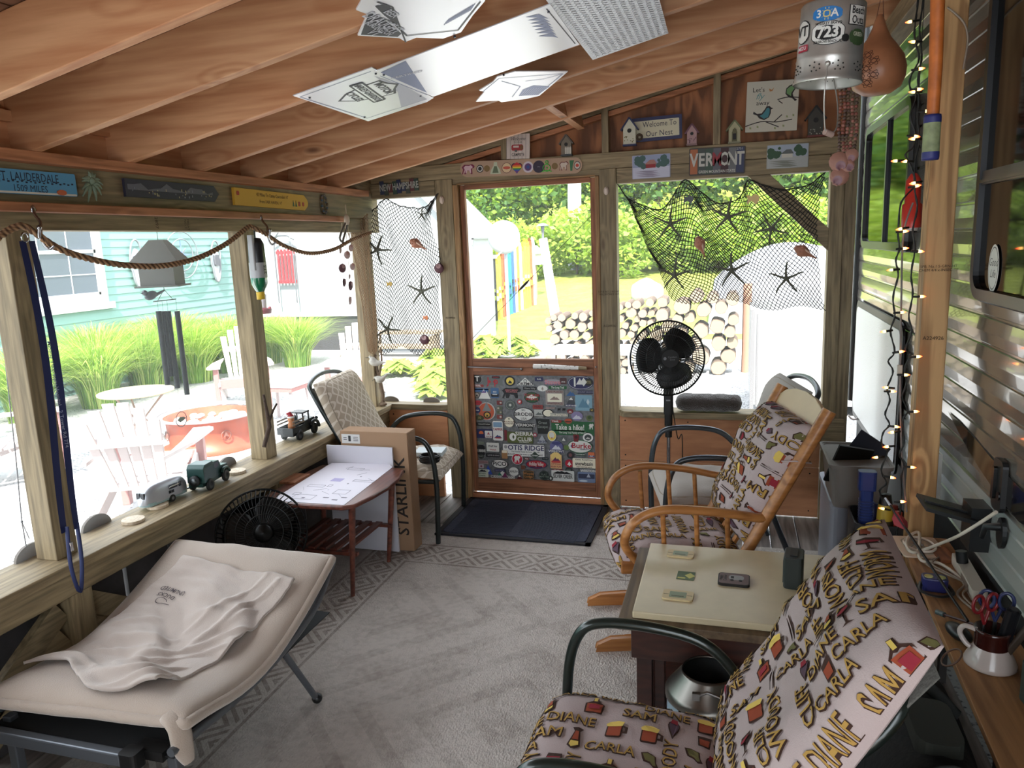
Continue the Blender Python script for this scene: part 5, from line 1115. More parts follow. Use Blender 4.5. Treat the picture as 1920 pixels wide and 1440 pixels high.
o = MB().prism(rrect(.105, .088, .014, 5), .009, None, 0).prism(rrect(.098, .08, .012, 5), .0096, None, 1).prism(rrect(.05, .036, .014, 5), .0104, TR((.008, .008, 0)), 2).prism(circ(.006, 12), .011, TR((-.006, -.014, 0)), 0).prism(circ(.006, 12), .011, TR((.022, -.014, 0)), 0).box(-.01, .0, .0, .016, .009, .011, 0).text('Happy\nCamper', TR((-.036, 0, 0), (0, 0, PI/2)), .015, 0, ext=.0106, bold=.02).build('coaster', [P('coaster_black', (30, 26, 26), .6), P('coaster_mauve', (112, 92, 90), .6), P('coaster_pale', (150, 150, 148), .6)], None, (q.x, q.y, .5035), rot=(0, 0, -.03))
tag(o, 'square mauve coaster with a drawn camper on the slab beside the speaker', 'coaster')
q = at(1490, 1108, 2, .505); t0 = thing('bluetooth_speaker', 'dark green-black box speaker standing on the slab behind the near chair', 'speaker', (q.x+.0, q.y+.06, .5035), -.12)
MB().rbox((0, 0, .055), (.062, .10, .110), .014).build('body', P('speaker_dark', (34, 42, 40), .5), t0, bevel=.003)
MB().box(-.033, -.0305, -.036, .036, .016, .094).build('grille', P('speaker_grille', (60, 66, 64), .6, bump=.6, bs=400), t0); MB().box(-.012, .012, -.03, .03, .11, .114).build('button_strip', P('speaker_btn', (20, 22, 22), .5), t0)
# milk can under the near armrest
q = at(1312, 1235, 2, .33); t0 = thing('metal_can', 'steel canister with pale blue body and open neck beside the near chair', 'canister', (-.055, 2.165, .005)); t0.scale = (1.05, 1.05, 1.2)
stl = P('can_steel', (120, 116, 110), .3, .9); 
MB().lathe([(0, 0), (.115, 0), (.118, .01), (.118, .235)], n=36).build('body', P('can_blue', (136, 156, 168), .45, vary=.12), t0)
MB().lathe([(.119, .235), (.124, .24), (.124, .252), (.116, .262), (.078, .305), (.074, .312), (.073, .305), (.112, .255), (.112, .24)], n=36).build('neck', stl, t0)
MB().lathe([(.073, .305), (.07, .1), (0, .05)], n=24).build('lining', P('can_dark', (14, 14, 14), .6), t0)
MB().tube([(-.03, -.098, .285), (-.0, -.10, .30), (.05, -.098, .286)], .004, 6).cbox((-.03, -.10, .287), (.02, .012, .018)).build('clasp', st_, t0)
MB().prism([((.022 if i % 2 else .008)*math.cos(PI*i/8), (.022 if i % 2 else .008)*math.sin(PI*i/8)) for i in range(16)], .001, basis((.03, -.1145, .2), (1, .26, 0), (0, 0, 1))).build('sun_motif', P('motif', (50, 60, 70), .6), t0)
# ---------------------------------------------------------------- coffee table on the left
WN = wood('walnut', (84, 46, 38), (120, 68, 54), 1, scale=10, knots=0, rough=.3)
t0 = thing('coffee_table', 'low walnut coffee table with rounded ends and slatted shelf below the left window', 'coffee table', (-1.91, 3.24, .001))
top = [(-.27, -.26), (-.24, -.295), (0, -.302), (.19, -.292), (.235, -.262), (.265, -.12), (.28, .02), (.272, .16), (.24, .29), (.19, .315), (0, .322), (-.26, .31), (-.275, .2)]
MB().prism(top, .022, TR((0, 0, .492))).build('tabletop', WN, t0, bevel=.006)
for bx, by, tx_, ty in ((.135, -.165, .21, -.235), (.135, .245, .205, .215), (-.25, .24, -.2, .2), (-.25, -.2, -.2, -.22)):
    MB().tube([(bx, by, .0), (tx_, ty, .492)], [.011, .017], 12).build('leg', WN, t0)
for i in range(6): MB().board((-.2+i*.062, -.16, .235), (-.2+i*.062, .22, .235), .012, .036, (0, 0, 1)).build('shelf_slat', WN, t0)
for y_ in (-.16, .22): MB().board((-.24, y_, .222), (.18, y_, .222), .016, .022).build('shelf_rail', WN, t0)
# poster-size instruction sheet
pc = [at(*q, 2, .516) for q in ((507, 939), (645, 947), (736, 876), (728, 869), (622, 868))]
pc = [(v.x, v.y) for v in pc]; m_ = MB(); m_.prism(pc, .0012, TR((0, 0, .5155)), 0)
rd = random.Random(5); p0 = Vector((*pc[0], 0)); ex = Vector((*pc[1], 0))-p0; ey = Vector((*pc[4], 0))-p0
def sh_(u, v, w_, h_, ring=True, m=1):
    c = p0+ex*u+ey*v; w2, h2 = w_/2, h_/2; z = .5175
    if ring:
        P4 = [(-w2, -h2), (w2, -h2), (w2, h2), (-w2, h2)]
        for a, b_ in zip(P4, P4[1:]+P4[:1]): m_.board((c.x+a[0], c.y+a[1], z), (c.x+b_[0], c.y+b_[1], z), .0005, .0012, (0, 0, 1), m)
    else: m_.box(c.x-w2, c.x+w2, c.y-h2, c.y+h2, z-.0003, z, m)
sh_(.46, .55, .06, .05, False, 2); sh_(.35, .12, .11, .06); sh_(.36, .10, .016, .013, False); sh_(.2, .18, .035, .03)
sh_(.3, .38, .09, .03); sh_(.75, .27, .07, .06); sh_(.48, .40, .02, .03); sh_(.68, .47, .008, .01, False); sh_(.72, .66, .008, .008, False); sh_(.5, .85, .09, .03); sh_(.85, .55, .12, .025); sh_(.65, .13, .03, .01, False); sh_(.8, .09, .03, .012, False); sh_(.88, .15, .03, .01, False)
for a in range(10): u = rd.uniform(.2, .9); v = rd.uniform(.1, .9); c = p0+ex*u+ey*v; m_.board((c.x, c.y, .5175), (c.x+rd.uniform(-.06, .06), c.y+rd.uniform(-.05, .05), .5175), .0005, .001, (0, 0, 1), 1)
tag(m_.build('instruction_sheet', [P('paper', (226, 222, 232), .6), P('print_grey', (110, 108, 120), .6), P('print_lilac', (176, 168, 210), .6)]), 'big white instruction sheet with line drawings lying on the coffee table', 'paper')
q = at(550, 897, 2, .52); tag(MB().cbox((0, 0, .0095), (.09, .15, .012)).build('wooden_tile', CEDAR(1), None, (q.x+.01, q.y, .5095)), 'flat reddish wooden tile on the coffee table beside the paper', 'tile')
# white board and cardboard box behind
fb_ = P('foam_board', (206, 204, 212), .5)
tag(MB().box(-2.165, -1.765, 3.60, 3.612, .012, .612).build('white_board', fb_), 'plain white foam board standing upright against the cardboard box', 'board')
t0 = thing('cardboard_box', 'tall brown cardboard box with STARLINK printed up its side behind the coffee table', 'box', (-1.87, 3.69, 0))
cbm = P('cardboard', (160, 128, 100), .85, bump=.1, bs=60)
MB().box(-.22, .185, -.06, .05, .008, .69).build('carton', cbm, t0, bevel=.003)
MB().text('STARLINK', basis((.13, -.0612, .325), (0, 0, 1), (-1, 0, 0)), .098, 0, bold=.012, sx=1.02).build('lettering', P('box_ink', (40, 34, 30), .8), t0)
MB().box(-.212, -.10, -.0615, -.0605, .62, .672, 0).box(-.17, -.155, -.0622, -.0614, .632, .664, 1).box(-.20, -.18, -.0622, -.0614, .65, .654, 1).box(-.20, -.18, -.0622, -.0614, .64, .644, 1).box(-.14, -.11, -.0622, -.0614, .655, .658, 1).box(-.14, -.11, -.0622, -.0614, .645, .648, 1).box(-.14, -.11, -.0622, -.0614, .635, .638, 1).build('shipping_label', [P('label_white', (216, 214, 212), .6), P('label_ink', (50, 50, 52), .7)], t0)
MB().box(.185, .1862, -.055, .045, .02, .68).board((.187, -.05, .685), (.187, -.045, .42), .01, .002).build('tape', P('packing_tape', (140, 110, 84), .3), t0)
# things on the corner chair
q = at(812, 822, 2, .47)
tag(MB().cbox((0, 0, .012), (.17, .13, .024)).build('white_case', P('case_white', (204, 214, 216), .5), None, (-1.72, 4.02, .462), rot=(0, 0, .15)), 'flat white case lying on the seat of the corner chair', 'case')
cb = MB()
for i in range(7): cb.tube([((.045+.003*(i % 3))*math.cos(a)*1.2, (.045+.003*(i % 2))*math.sin(a), .004+i*.006) for a in [2*PI*k/24 for k in range(24)]], .0045, 6, closed=True)
tag(cb.build('cable_coil', BLACK(), None, (-1.66, 3.86, .462)), 'coiled black cable lying on the front of the corner chair seat', 'cable')
# ---------------------------------------------------------------- lounge cot with mattress and blanket
t0 = thing('camp_cot', 'low camp cot with grey steel frame and beige fleece covered pad in the left foreground', 'cot', (-1.81, 1.94, 0))
gm_ = P('cot_steel', (104, 108, 114), .4, .6)
def cotz(v):   # v 0 near .. 1 far
    return .375+.03*math.cos(v*PI*2)*(1-v)-.02*math.sin(v*PI)+.16*v**2.4
CX = .36; CY0, CY1 = -.44, .46
def cotp(u, v, up=0):
    yy = CY0+v*(CY1-CY0)+.05*u-.07*u*v; e = max(abs(2*u-1), 0); pf = .045*(1-e**6)**.5*(1-abs(2*v-1)**8)**.5
    w_ = .006*pnoise(Vector((u*6, v*6, 2)))+.006*pnoise(Vector((u*3+v*11, v*3, 5)))*(1 if v < .35 else .3)
    return Vector((-CX+2*CX*u, yy, cotz(v)+pf+w_+up))
def cotb(u, v): p = cotp(u, v); e = abs(2*u-1); pf = .045*(1-e**6)**.5*(1-abs(2*v-1)**8)**.5; return Vector((p.x, p.y, cotz(v)-.022-pf*.4))
FLC = P('fleece_beige', (176, 160, 146), .98, sheen=.5, bump=.25, bs=260); FL2 = P('fleece_grey', (184, 170, 160), .98, sheen=.5, bump=.25, bs=260)
sn_ = lambda t_: (math.sin(PI/2*(2*t_-1))+1)/2
m_ = MB(); m_.grid(lambda i, j: cotp(sn_(j), sn_(i)), 44, 44); m_.grid(lambda i, j: cotb(sn_(1-j), sn_(i)), 30, 30)
rim = [(sn_(i/20), 0) for i in range(20)]+[(1, sn_(i/20)) for i in range(20)]+[(1-sn_(i/20), 1) for i in range(20)]+[(0, 1-sn_(i/20)) for i in range(20)]
m_.tube([(cotp(u, v)+cotb(u, v))*.5 for u, v in rim], .017, 8, closed=True)
dr_ = [cotp(.97, .02)+Vector(q) for q in ((-.04, -.005, -.01), (.0, -.022, -.03), (.01, -.025, -.09), (.02, -.02, -.14))]
m_.tube(smooth_path(dr_, 4), [.03, .034, .034, .033, .032, .032, .032, .032, .03, .028, .024, .02, .016], 8, flat=.5)
m_.build('pad', FLC, t0)
for s_ in (-1, 1):
    MB().tube(smooth_path([(s_*.34, CY0, .335), (s_*.34, -.05, .315), (s_*.34, .3, .37), (s_*.34, CY1+.02, .50)], 6), .013, 8).build('side_rail', gm_, t0)
    MB().box(s_*.30-.016, s_*.30+.016, -.40, -.37, .008, .32).build('leg', gm_, t0, bevel=.004)
    MB().tube([(s_*.30, .14, .33), (s_*.33, .30, .02)], .012, 8).ball((s_*.33, .30, .026), .02, 1).build('leg', [gm_, BLACK()], t0)
MB().box(-.37, .19, CY0-.03, CY0-.0, .285, .325).build('front_bar', gm_, t0, bevel=.005)
MB().rbox((.215, CY0-.01, .305), (.055, .05, .05), .012).build('bar_cap', BLACK(), t0); MB().box(.20, .30, -.43, -.38, .29, .32).build('hinge_bracket', BLACK(), t0)
MB().box(-.30, .30, -.40, -.375, .06, .085).build('lower_bar', gm_, t0)
MB().box(-.33, .33, CY0+.02, CY1-.02, .30, .304).build('cot_fabric', P('cot_black', (28, 30, 32), .9), t0)
# blanket
def bl_uv(s, t_):   # photo-shaped quad on the pad
    a = Vector((.03, .17)); b_ = Vector((.80, .05)); c = Vector((.915, .80)); d = Vector((.19, .86))
    p = a*(1-s)*(1-t_)+b_*s*(1-t_)+c*s*t_+d*(1-s)*t_
    p.y += .05*math.sin(s*7)*(1-t_)+.02*pnoise(Vector((s*5, 0, 1)))*t_; p.x += .02*pnoise(Vector((t_*6, 3, 1)))
    return p
RIDGE = [(.98, .60, .55, .30, .016, .030), (.95, .45, .50, .20, .014, .025), (1.0, .30, .55, .08, .018, .035), (.90, .95, .72, .45, .014, .028), (.78, .98, .60, .55, .010, .025), (.60, .48, .25, .30, .012, .030),
    (.55, .35, .15, .12, .012, .026), (1.0, .12, .70, .02, .020, .030), (.45, .10, .05, .04, .014, .030), (.85, .22, .62, .30, -.010, .03), (.35, .55, .10, .40, .008, .03), (.96, .80, .82, .62, .010, .022), (.7, .7, .5, .62, .006, .03)]
def blk(s, t_, e=0):
    p = bl_uv(s, t_); dg = s*.8+t_*1.5
    f_ = .020*math.sin(dg*9+3*pnoise(Vector((s*3, t_*3, 4))))*(.25+.75*math.exp(-((t_-.3)/.4)**2))*(.3+s)+.012*pnoise(Vector((s*2.2+t_*3, t_*6, 7)))+.005*pnoise(Vector((s*6+t_*9, t_*20, 1)))
    hem = .014*math.exp(-(t_/.05)**2)
    for ax_, ay_, bx_, by_, h_, w_ in RIDGE:
        dx, dy = bx_-ax_, by_-ay_; k_ = min(1, max(0, ((s-ax_)*dx+(t_-ay_)*dy)/(dx*dx+dy*dy))); dd_ = math.hypot(s-ax_-dx*k_, (t_-ay_-dy*k_)*1.2); f_ += h_*math.exp(-(dd_/w_)**2)*(.35+.65*math.sin(PI*min(1, .15+k_*.8)))
    return cotp(max(.012, p.x), p.y)+Vector((0, 0, .016+max(f_, -.008)+hem+e))
m_ = MB(); m_.grid(lambda i, j: blk(i, j), 110, 110, 0, thick=.009)
def sgn(u0, v0, sc, rot):
    c, s_ = math.cos(rot), math.sin(rot)
    return lambda x, y: blk(u0+(x*c-y*s_)*sc, v0+(x*s_+y*c)*sc*.85, .0045)
F_ = sgn(.20, .70, .85, PI-.05)
m_.text('DUCKS', None, .055, 1, fn=lambda x, y: F_(x, y+.0), bold=.01); m_.text('UNLIMITED', None, .052, 1, fn=lambda x, y: F_(x-.02, y-.062), bold=.01)
hd_ = smooth_path([(-.05, .06, 0), (-.03, .04, 0), (.02, .035, 0), (.05, .055, 0), (.045, .085, 0), (.015, .095, 0), (-.02, .085, 0), (-.07, .08, 0), (-.10, .075, 0)], 3)
for a, b_ in zip(hd_, hd_[1:]):
    d = (b_-a).normalized(); n_ = Vector((-d.y, d.x, 0))*.003; m_.add([F_(*(q.xy)) for q in (a+n_, b_+n_, b_-n_, a-n_)], [(0, 1, 2, 3)], 1)
o = m_.build('fleece_blanket', [FL2, P('embroidery', (66, 56, 62), .9)], None, (-1.81, 1.94, 0)); tag(o, 'rumpled grey-beige fleece blanket with DUCKS UNLIMITED embroidery spread on the cot', 'blanket')
# black floor fan under the table / box fan
def fan_cage(m_, R_, d, nw, T0, m=0, r=.0014, rings=(1., .82, .62, .42)):
    for sg in (1, -1):
        for i in range(nw):
            a = 2*PI*i/nw; m_.tube([T0 @ Vector((k*R_*math.cos(a+(1-k)*.35), k*R_*math.sin(a+(1-k)*.35), sg*d*(1-k**2.4)**.8)) for k in (.22, .45, .7, .88, .97, 1.0)], r, 4, m, caps=False)
        for k in rings: m_.tube([T0 @ Vector((k*R_*math.cos(a), k*R_*math.sin(a), sg*d*max(0, 1-k**2.4)**.8)) for a in [2*PI*i/48 for i in range(48)]], r*1.2 if k < 1 else r*3, 5, m, closed=True)
    return m_
def blades(T0, n=3, R_=.16, w_=.11):
    m_ = MB()
    for k in range(n):
        a0 = 2*PI*k/n+.85
        def bf(u, v):
            rr_ = .035+u*(R_-.035); th = a0+(v-.5)*(1.75-.2*u)*(.75+.5*math.sin(PI*min(1, u*1.02)))*.9; e = (1-(2*v-1)**2*u**6)
            return T0 @ Vector((rr_*math.cos(th), rr_*math.sin(th), .03*(v-.5)))
        m_.grid(bf, 8, 10, 0, thick=.003)
    m_.lathe([(0, .045), (.035, .04), (.045, .02), (.045, -.02), (0, -.03)], T0, 20); return m_
fbk = P('fan_black', (10, 10, 11), .4)
q = at(1254, 670, 1, 4.34)
t0 = thing('pedestal_fan', 'black pedestal fan standing in front of the right window', 'fan', (q.x-.005, 4.36, 0))
T0 = TR((0, -.05, q.z), (PI/2-.12, 0, .30))
fan_cage(MB(), .212, .065, 84, T0, r=.0019).build('cage', fbk, t0); blades(T0, R_=.178).build('blade_set', fbk, t0)
MB().prism(circ(.05, 24), .008, T0 @ Matrix.Translation((0, 0, .064))).build('badge', fbk, t0)
MB().prism([(x*.4-.012, y*.4) for x, y in circ(.022, 14)], .0008, T0 @ Matrix.Translation((-.018, .0, .0725))).text('Comfort\nZone', T0 @ Matrix.Translation((.012, 0, .0727)), .014).build('badge_lettering', P('badge_grey', (130, 130, 134), .4), t0)
MB().lathe([(0, -.10), (.045, -.095), (.055, -.05), (.05, 0)], T0, 20).build('motor_housing', fbk, t0)
MB().rbox((0, .02, q.z-.24), (.055, .05, .20), .015).rbox((0, .02, q.z-.37), (.045, .045, .08), .015).tube([(0, .03, q.z-.2), (0, .05, q.z-.02)], .025, 10).build('neck', fbk, t0)
MB().box(-.012, .012, -.006, -.0045, q.z-.26, q.z-.252).build('switch_mark', P('badge_grey', (130, 130, 134), .4), t0)
MB().tube([(0, .02, .03), (0, .02, q.z-.38)], .011, 12).build('pole', P('chrome', (176, 176, 180), .2, 1), t0); MB().lathe([(.02, 0), (.02, .07), (.012, .09)], TR((0, .02, .52)), 12).build('height_collar', fbk, t0)
MB().lathe([(0, .0), (.16, 0), (.165, .01), (.05, .03), (.02, .06), (0, .06)], TR((0, .02, 0)), 30).build('base', fbk, t0)
MB().tube(smooth_path([(.02, .05, q.z-.3), (.05, .07, q.z-.5), (.075, .06, .52), (.08, .07, .3), (.10, .08, .012), (.2, .08, .012)], 6), .003, 6).build('power_cord', fbk, t0)
# small black floor fan beside the cot
q = at(492, 1000, 1, 2.80); t0 = thing('floor_fan', 'round black floor fan tilted up between the coffee table and the wall', 'fan', (q.x, q.y, 0))
T0 = TR((0, -.0, max(.21, q.z)), (PI/2-.35, 0, .75)); fan_cage(MB(), .20, .075, 56, T0, r=.0018).build('cage', fbk, t0); blades(T0, R_=.165).build('blade_set', fbk, t0)
MB().lathe([(0, -.11), (.14, -.10), (.17, -.06), (.17, -.03)], T0, 30).build('rear_drum', fbk, t0); MB().tube([(-.17, -.02, .2), (-.16, -.02, .015), (.16, -.02, .015), (.17, -.02, .2)], .012, 8).build('stand', fbk, t0)
# rolled dark blanket on the right sill
a, b_ = at(1272, 762, 1, 4.52), at(1385, 768, 1, 4.52); m_ = MB()
m_.grid(lambda u, v: Vector((a.x-.02+(b_.x-a.x+.04)*u, 4.535+.065*math.cos(2*PI*v)*(1-abs(2*u-1)**10)**.5, .698+(.052*math.sin(2*PI*v)+.006*pnoise(Vector((u*9, math.cos(2*PI*v)*2, math.sin(2*PI*v)*2))))*(1-abs(2*u-1)**10)**.5)), 40, 28)
tag(m_.build('rolled_blanket', P('dark_fur', (62, 52, 46), 1, sheen=.6, bump=1, bs=150)), 'dark brown fuzzy rolled blanket lying on the right window sill', 'blanket')
# ================================================================ signs and ornaments on the walls
TXM = lambda c: P('paint_%d_%d_%d' % c, c, .55)
def bfix(px, py, off=.0): return at(px, py, 1, YB-off)
def lfix(px, py, x=-2.243): return at(px, py, 0, x)
def quadsign(name, cat, lab, pts, th, mats, extra, axis=1, plane=YB):
    "flat sign through four photo corners on a wall plane (lower left, lower right, upper right, upper left)"
    q = [at(*p, axis, plane) for p in pts]; o = q[0]; u = (q[1]-q[0]+q[2]-q[3])/2; v = (q[3]-q[0]+q[2]-q[1])/2
    c = sum(q, Vector())/4; T0 = basis((0, 0, 0), u, v); T0.translation = (0, 0, 0)
    W_, H_ = u.length, v.length; m_ = MB(); extra(m_, T0, W_, H_, th)
    o = m_.build(name, mats, None, c); tag(o, lab, cat); return o
BMAT = [TXM((84, 150, 190)), TXM((26, 34, 60)), TXM((214, 208, 196)), TXM((190, 96, 60))]
def ex(m_, T, W, H, th):
    m_.prism(rrect(W, H, .006, 2), th, T, 0); m_.text('FT. LAUDERDALE', T @ Matrix.Translation((.0, H*.2, 0)), H*.5, 1, ext=th+.001, sx=.78, bold=.0)
    m_.text('1509 MILES', T @ Matrix.Translation((.0, -H*.27, 0)), H*.4, 1, ext=th+.001, sx=.9)
    for i in range(22): m_.box(-W*.48+i*W*.044, -W*.46+i*W*.044, -.003+.003*(i % 2), .002+.003*(i % 2), th, th+.0008, 1, T)
    m_.prism(rrect(W*.98, H*.08, .002), th+.0006, T @ Matrix.Translation((0, -H*.44, 0)), 2); m_.prism(circ(.012, 10, 1.6, .8), th+.004, T @ Matrix.Translation((W*.32, -H*.36, 0)), 3)
quadsign('mileage_sign', 'sign', 'blue painted plank sign reading FT. LAUDERDALE 1509 MILES on the left header', [(-52, 357), (128, 367), (146, 330), (-52, 314)], .014, BMAT, ex, 0, -2.243)
m_ = MB(); c = lfix(163, 346); rd = random.Random(6)
for i in range(17):
    a = 2*PI*i/17+rd.uniform(-.2, .2); L_ = rd.uniform(.03, .055)*(1.3 if math.sin(a) < -.3 else 1)
    m_.tube(smooth_path([(0, 0, 0), (.016, L_*.5*math.cos(a), L_*.5*math.sin(a)+.006), (.014, L_*math.cos(a), L_*math.sin(a)-.006)], 3), [.004, .006, .007, .007, .005, .003, .002], 6)
m_.ball((.014, 0, .012), .014, 0, 8)
tag(m_.build('knotted_rope_flower', TXM((122, 138, 118)), None, c+Vector((.008, 0, 0))), 'grey-green knotted cloth flower at the end of the FT. LAUDERDALE sign', 'ornament')
def ex(m_, T, W, H, th):
    m_.prism([(-W/2, -H/2), (W*.44, -H/2), (W/2, -.0), (W*.44, H/2), (-W/2, H/2)], th, T, 0); rd = random.Random(3)
    m_.prism([(-W*.48, -H*.1)]+[(-W*.48+W*.9*i/14, H*max(-.05, .12+.18*math.sin(i*1.3)+.08*math.cos(i*3.1))) for i in range(15)]+[(W*.42, -H*.1)], th+.0008, T, 1)
    for i in range(34):
        x = rd.uniform(-W*.46, W*.42); y = rd.uniform(-H*.42, 0); s_ = rd.uniform(.003, .007); m_.box(x, x+s_, y, y+s_*rd.uniform(.6, 2), th+.0009, th+.0014, 2+i % 2, T)
quadsign('painted_village_sign', 'sign', 'dark painted plank with a night village scene and pointed right end on the left header', [(231, 367), (404, 379), (409, 350), (229, 336)], .012, [TXM((44, 46, 66)), TXM((96, 98, 112)), TXM((168, 160, 130)), TXM((120, 126, 140))], ex, 0, -2.243)
def ex(m_, T, W, H, th):
    m_.prism([(-W/2, -H/2), (W*.44, -H/2), (W*.49, -H*.2), (W/2, 0), (W*.49, H*.2), (W*.44, H/2), (-W/2, H/2)], th, T, 0)
    m_.text('47 Miles To Camp Cavendish VT', T @ Matrix.Translation((-.01, H*.22, 0)), H*.30, 1, ext=th+.001, sx=.86); m_.text('From FAIR HAVEN, VT', T @ Matrix.Translation((-.03, -H*.18, 0)), H*.28, 1, ext=th+.001, sx=.9)
    for x, k in ((.27, 3), (.31, 3)): m_.prism([(-.008, -.014), (.008, -.014), (0, .018)], th+.0012, T @ Matrix.Translation((x*W, -H*.12, 0)), k)
    m_.prism(rrect(.018, .024, .004), th+.0012, T @ Matrix.Translation((.36*W, -H*.1, 0)), 2); m_.prism(rrect(.016, .022, .007), th+.0012, T @ Matrix.Translation((.42*W, -H*.1, 0)), 2); m_.prism(rrect(.02, .02, .006), th+.0012, T @ Matrix.Translation((-.46*W, H*.2, 0)), 2)
quadsign('mileage_sign', 'sign', 'yellow plank sign reading 47 Miles To Camp Cavendish VT on the left header', [(436, 384), (570, 394), (577, 369), (434, 352)], .014, [TXM((206, 160, 52)), TXM((60, 34, 20)), TXM((160, 40, 36)), TXM((40, 90, 60))], ex, 0, -2.243)
c = lfix(606, 383); m_ = MB(); rd = random.Random(2)
for i in range(30): a = 2*PI*i/30; m_.ball((rd.uniform(.004, .01), .026*math.cos(a), .05*math.sin(a)), rd.uniform(.006, .009), i % 3, 6)
tag(m_.build('beaded_wreath', [TXM((92, 74, 56)), TXM((70, 92, 110)), TXM((130, 116, 96))], None, c), 'small oval beaded wreath at the right end of the left header', 'wreath')
# back wall
def ex(m_, T, W, H, th):
    cols = [(60, 66, 92), (96, 100, 92), (110, 60, 62), (66, 84, 76), (44, 50, 84), (140, 140, 132), (84, 64, 90), (56, 86, 66)]; n = 9
    for i in range(n):
        x0 = -W/2+W*i/n; m_.box(x0, x0+W/n*.97, -H*(.42+.1*math.sin(i*2.3)), H*(.34+.14*math.cos(i*1.7)), 0, th+.0004*(i % 3), i % 5, T)
    m_.text('NEW HAMPSHIRE', T @ Matrix.Translation((0, 0.0, 0)), H*.62, 5, ext=th+.003, sx=.60, bold=.02)
quadsign('licence_plate_sign', 'sign', 'NEW HAMPSHIRE sign cut from old licence plates in the back-left corner', [(714, 368), (780, 360), (790, 332), (711, 340)], .004, [TXM((60, 66, 92)), TXM((70, 76, 70)), TXM((100, 54, 56)), TXM((58, 76, 66)), TXM((44, 50, 84)), TXM((176, 176, 168))], ex, 1, YB-.001)
c = (bfix(863, 316)+bfix(1093, 314))/2; a, b_ = bfix(864, 318), bfix(1092, 310); W_ = (b_-a).length; T0 = basis((0, 0, 0), (b_-a), (0, 0, 1)); T0.translation = (0, 0, 0)
brd = MB().prism(rrect(W_, .092, .044, 8), .010, T0, 0).build('stickered_board', TXM((178, 148, 124)), None, (a+b_)/2-Vector((0, .001, 0))); tag(brd, 'narrow tan board with rounded ends covered in round stickers above the screen door', 'board')
def bst(px, fn, mats):
    m_ = MB(); x = (at(px, 314, 1, YB)-(a+b_)/2).dot((b_-a).normalized()); fn(m_, T0 @ Matrix.Translation((x, 0, .0101))); m_.build('sticker', [TXM(q) for q in mats], brd)
bst(879, lambda m, T: m.prism([(q[0]*1.2, q[1]) for q in SH['H'](.07, .06)], .0006, T, 0).prism(SH['H'](.058, .046), .001, T, 1), [(120, 40, 70), (214, 180, 190)])
bst(901, lambda m, T: m.prism(circ(.023), .0006, T, 0).prism(circ(.018), .001, T, 1).prism(circ(.012), .0014, T, 0), [(40, 40, 46), (206, 206, 200)])
bst(914, lambda m, T: m.prism(circ(.019), .0006, T, 0), [(126, 100, 60)])
bst(930, lambda m, T: m.prism([(-.034, -.034), (.034, -.034), (.03, -.012), (.012, .016), (.01, .036), (-.01, .036), (-.012, .016), (-.03, -.012)], .0006, T, 0).prism([(-.02, -.028), (.02, -.028), (.008, .012), (-.008, .012)], .001, T, 1), [(188, 196, 170), (96, 110, 84)])
bst(951, lambda m, T: m.prism(circ(.031), .0006, T, 0).prism(circ(.028), .001, T, 1).prism(circ(.018, 20, 1.3, .5), .0014, T, 2), [(80, 30, 40), (216, 190, 150), (196, 90, 70)])
def heart(m, T):
    hp = lambda s_: [(s_*.016*16*math.sin(t_)**3/8, s_*(13*math.cos(t_)-5*math.cos(2*t_)-2*math.cos(3*t_)-math.cos(4*t_))*.016/8) for t_ in [2*PI*i/28 for i in range(28)]]
    m.prism(hp(1.08), .0006, T, 0)
    pts = hp(1.0)
    for k, (z0, z1) in enumerate(((.012, .03), (.004, .012), (-.004, .004), (-.012, -.004), (-.02, -.012), (-.034, -.02))):
        w_ = lambda z: max([abs(q[0]) for q in pts if abs(q[1]-z) < .006] or [.002]); m.prism([(-w_(z0), z0), (w_(z0), z0), (w_(z1)*.8, z1), (-w_(z1)*.8, z1)], .001, T, 1+k)
bst(970, heart, [(60, 40, 60), (190, 40, 50), (220, 120, 40), (220, 200, 60), (60, 140, 70), (50, 80, 160), (100, 60, 130)])
bst(991, lambda m, T: m.prism(circ(.033), .0006, T, 0).prism(circ(.022), .001, T, 1).prism(circ(.012, 5), .0014, T, 2), [(206, 196, 206), (96, 60, 110), (50, 80, 140)])
bst(1011, lambda m, T: m.prism(circ(.036), .0012, T, 0).text('~', T, .03, 1, ext=.0018), [(48, 40, 60), (150, 150, 160)])
bst(1026, lambda m, T: m.tube([T @ Vector((.022*math.cos(t_), -.008+.02*math.sin(t_), .003)) for t_ in [2*PI*i/16 for i in range(16)]], .003, 5, 0, closed=True).tube([T @ Vector((.008*math.cos(t_), .024+.009*math.sin(t_), .003)) for t_ in [2*PI*i/12 for i in range(12)]], .003, 5, 0, closed=True).tube([T @ Vector((-.03, -.03, .003)), T @ Vector((0, -.022, .003)), T @ Vector((.03, -.03, .003))], .003, 5, 0).ball(T @ Vector((0, -.008, .002)), .006), [(90, 190, 80)])
bst(1041, lambda m, T: m.prism(circ(.019), .0006, T, 0), [(126, 100, 60)])
bst(1058, lambda m, T: m.prism(SH['H'](.056, .052), .0006, T, 0).prism(SH['H'](.046, .042), .001, T, 1), [(110, 50, 50), (206, 190, 176)])
bst(1072, lambda m, T: m.prism([(-.012, .03), (.016, .03), (.008, .0), (.006, -.03), (-.006, -.03), (-.008, 0)], .0006, T, 0), [(56, 110, 70)])
bst(1083, lambda m, T: m.prism(circ(.022, 20, .9, 1.1), .0006, T, 0).prism(circ(.018, 20, .9, 1.1), .001, T, 1).prism(circ(.01), .0014, T, 2), [(60, 60, 60), (206, 200, 190), (190, 70, 50)])
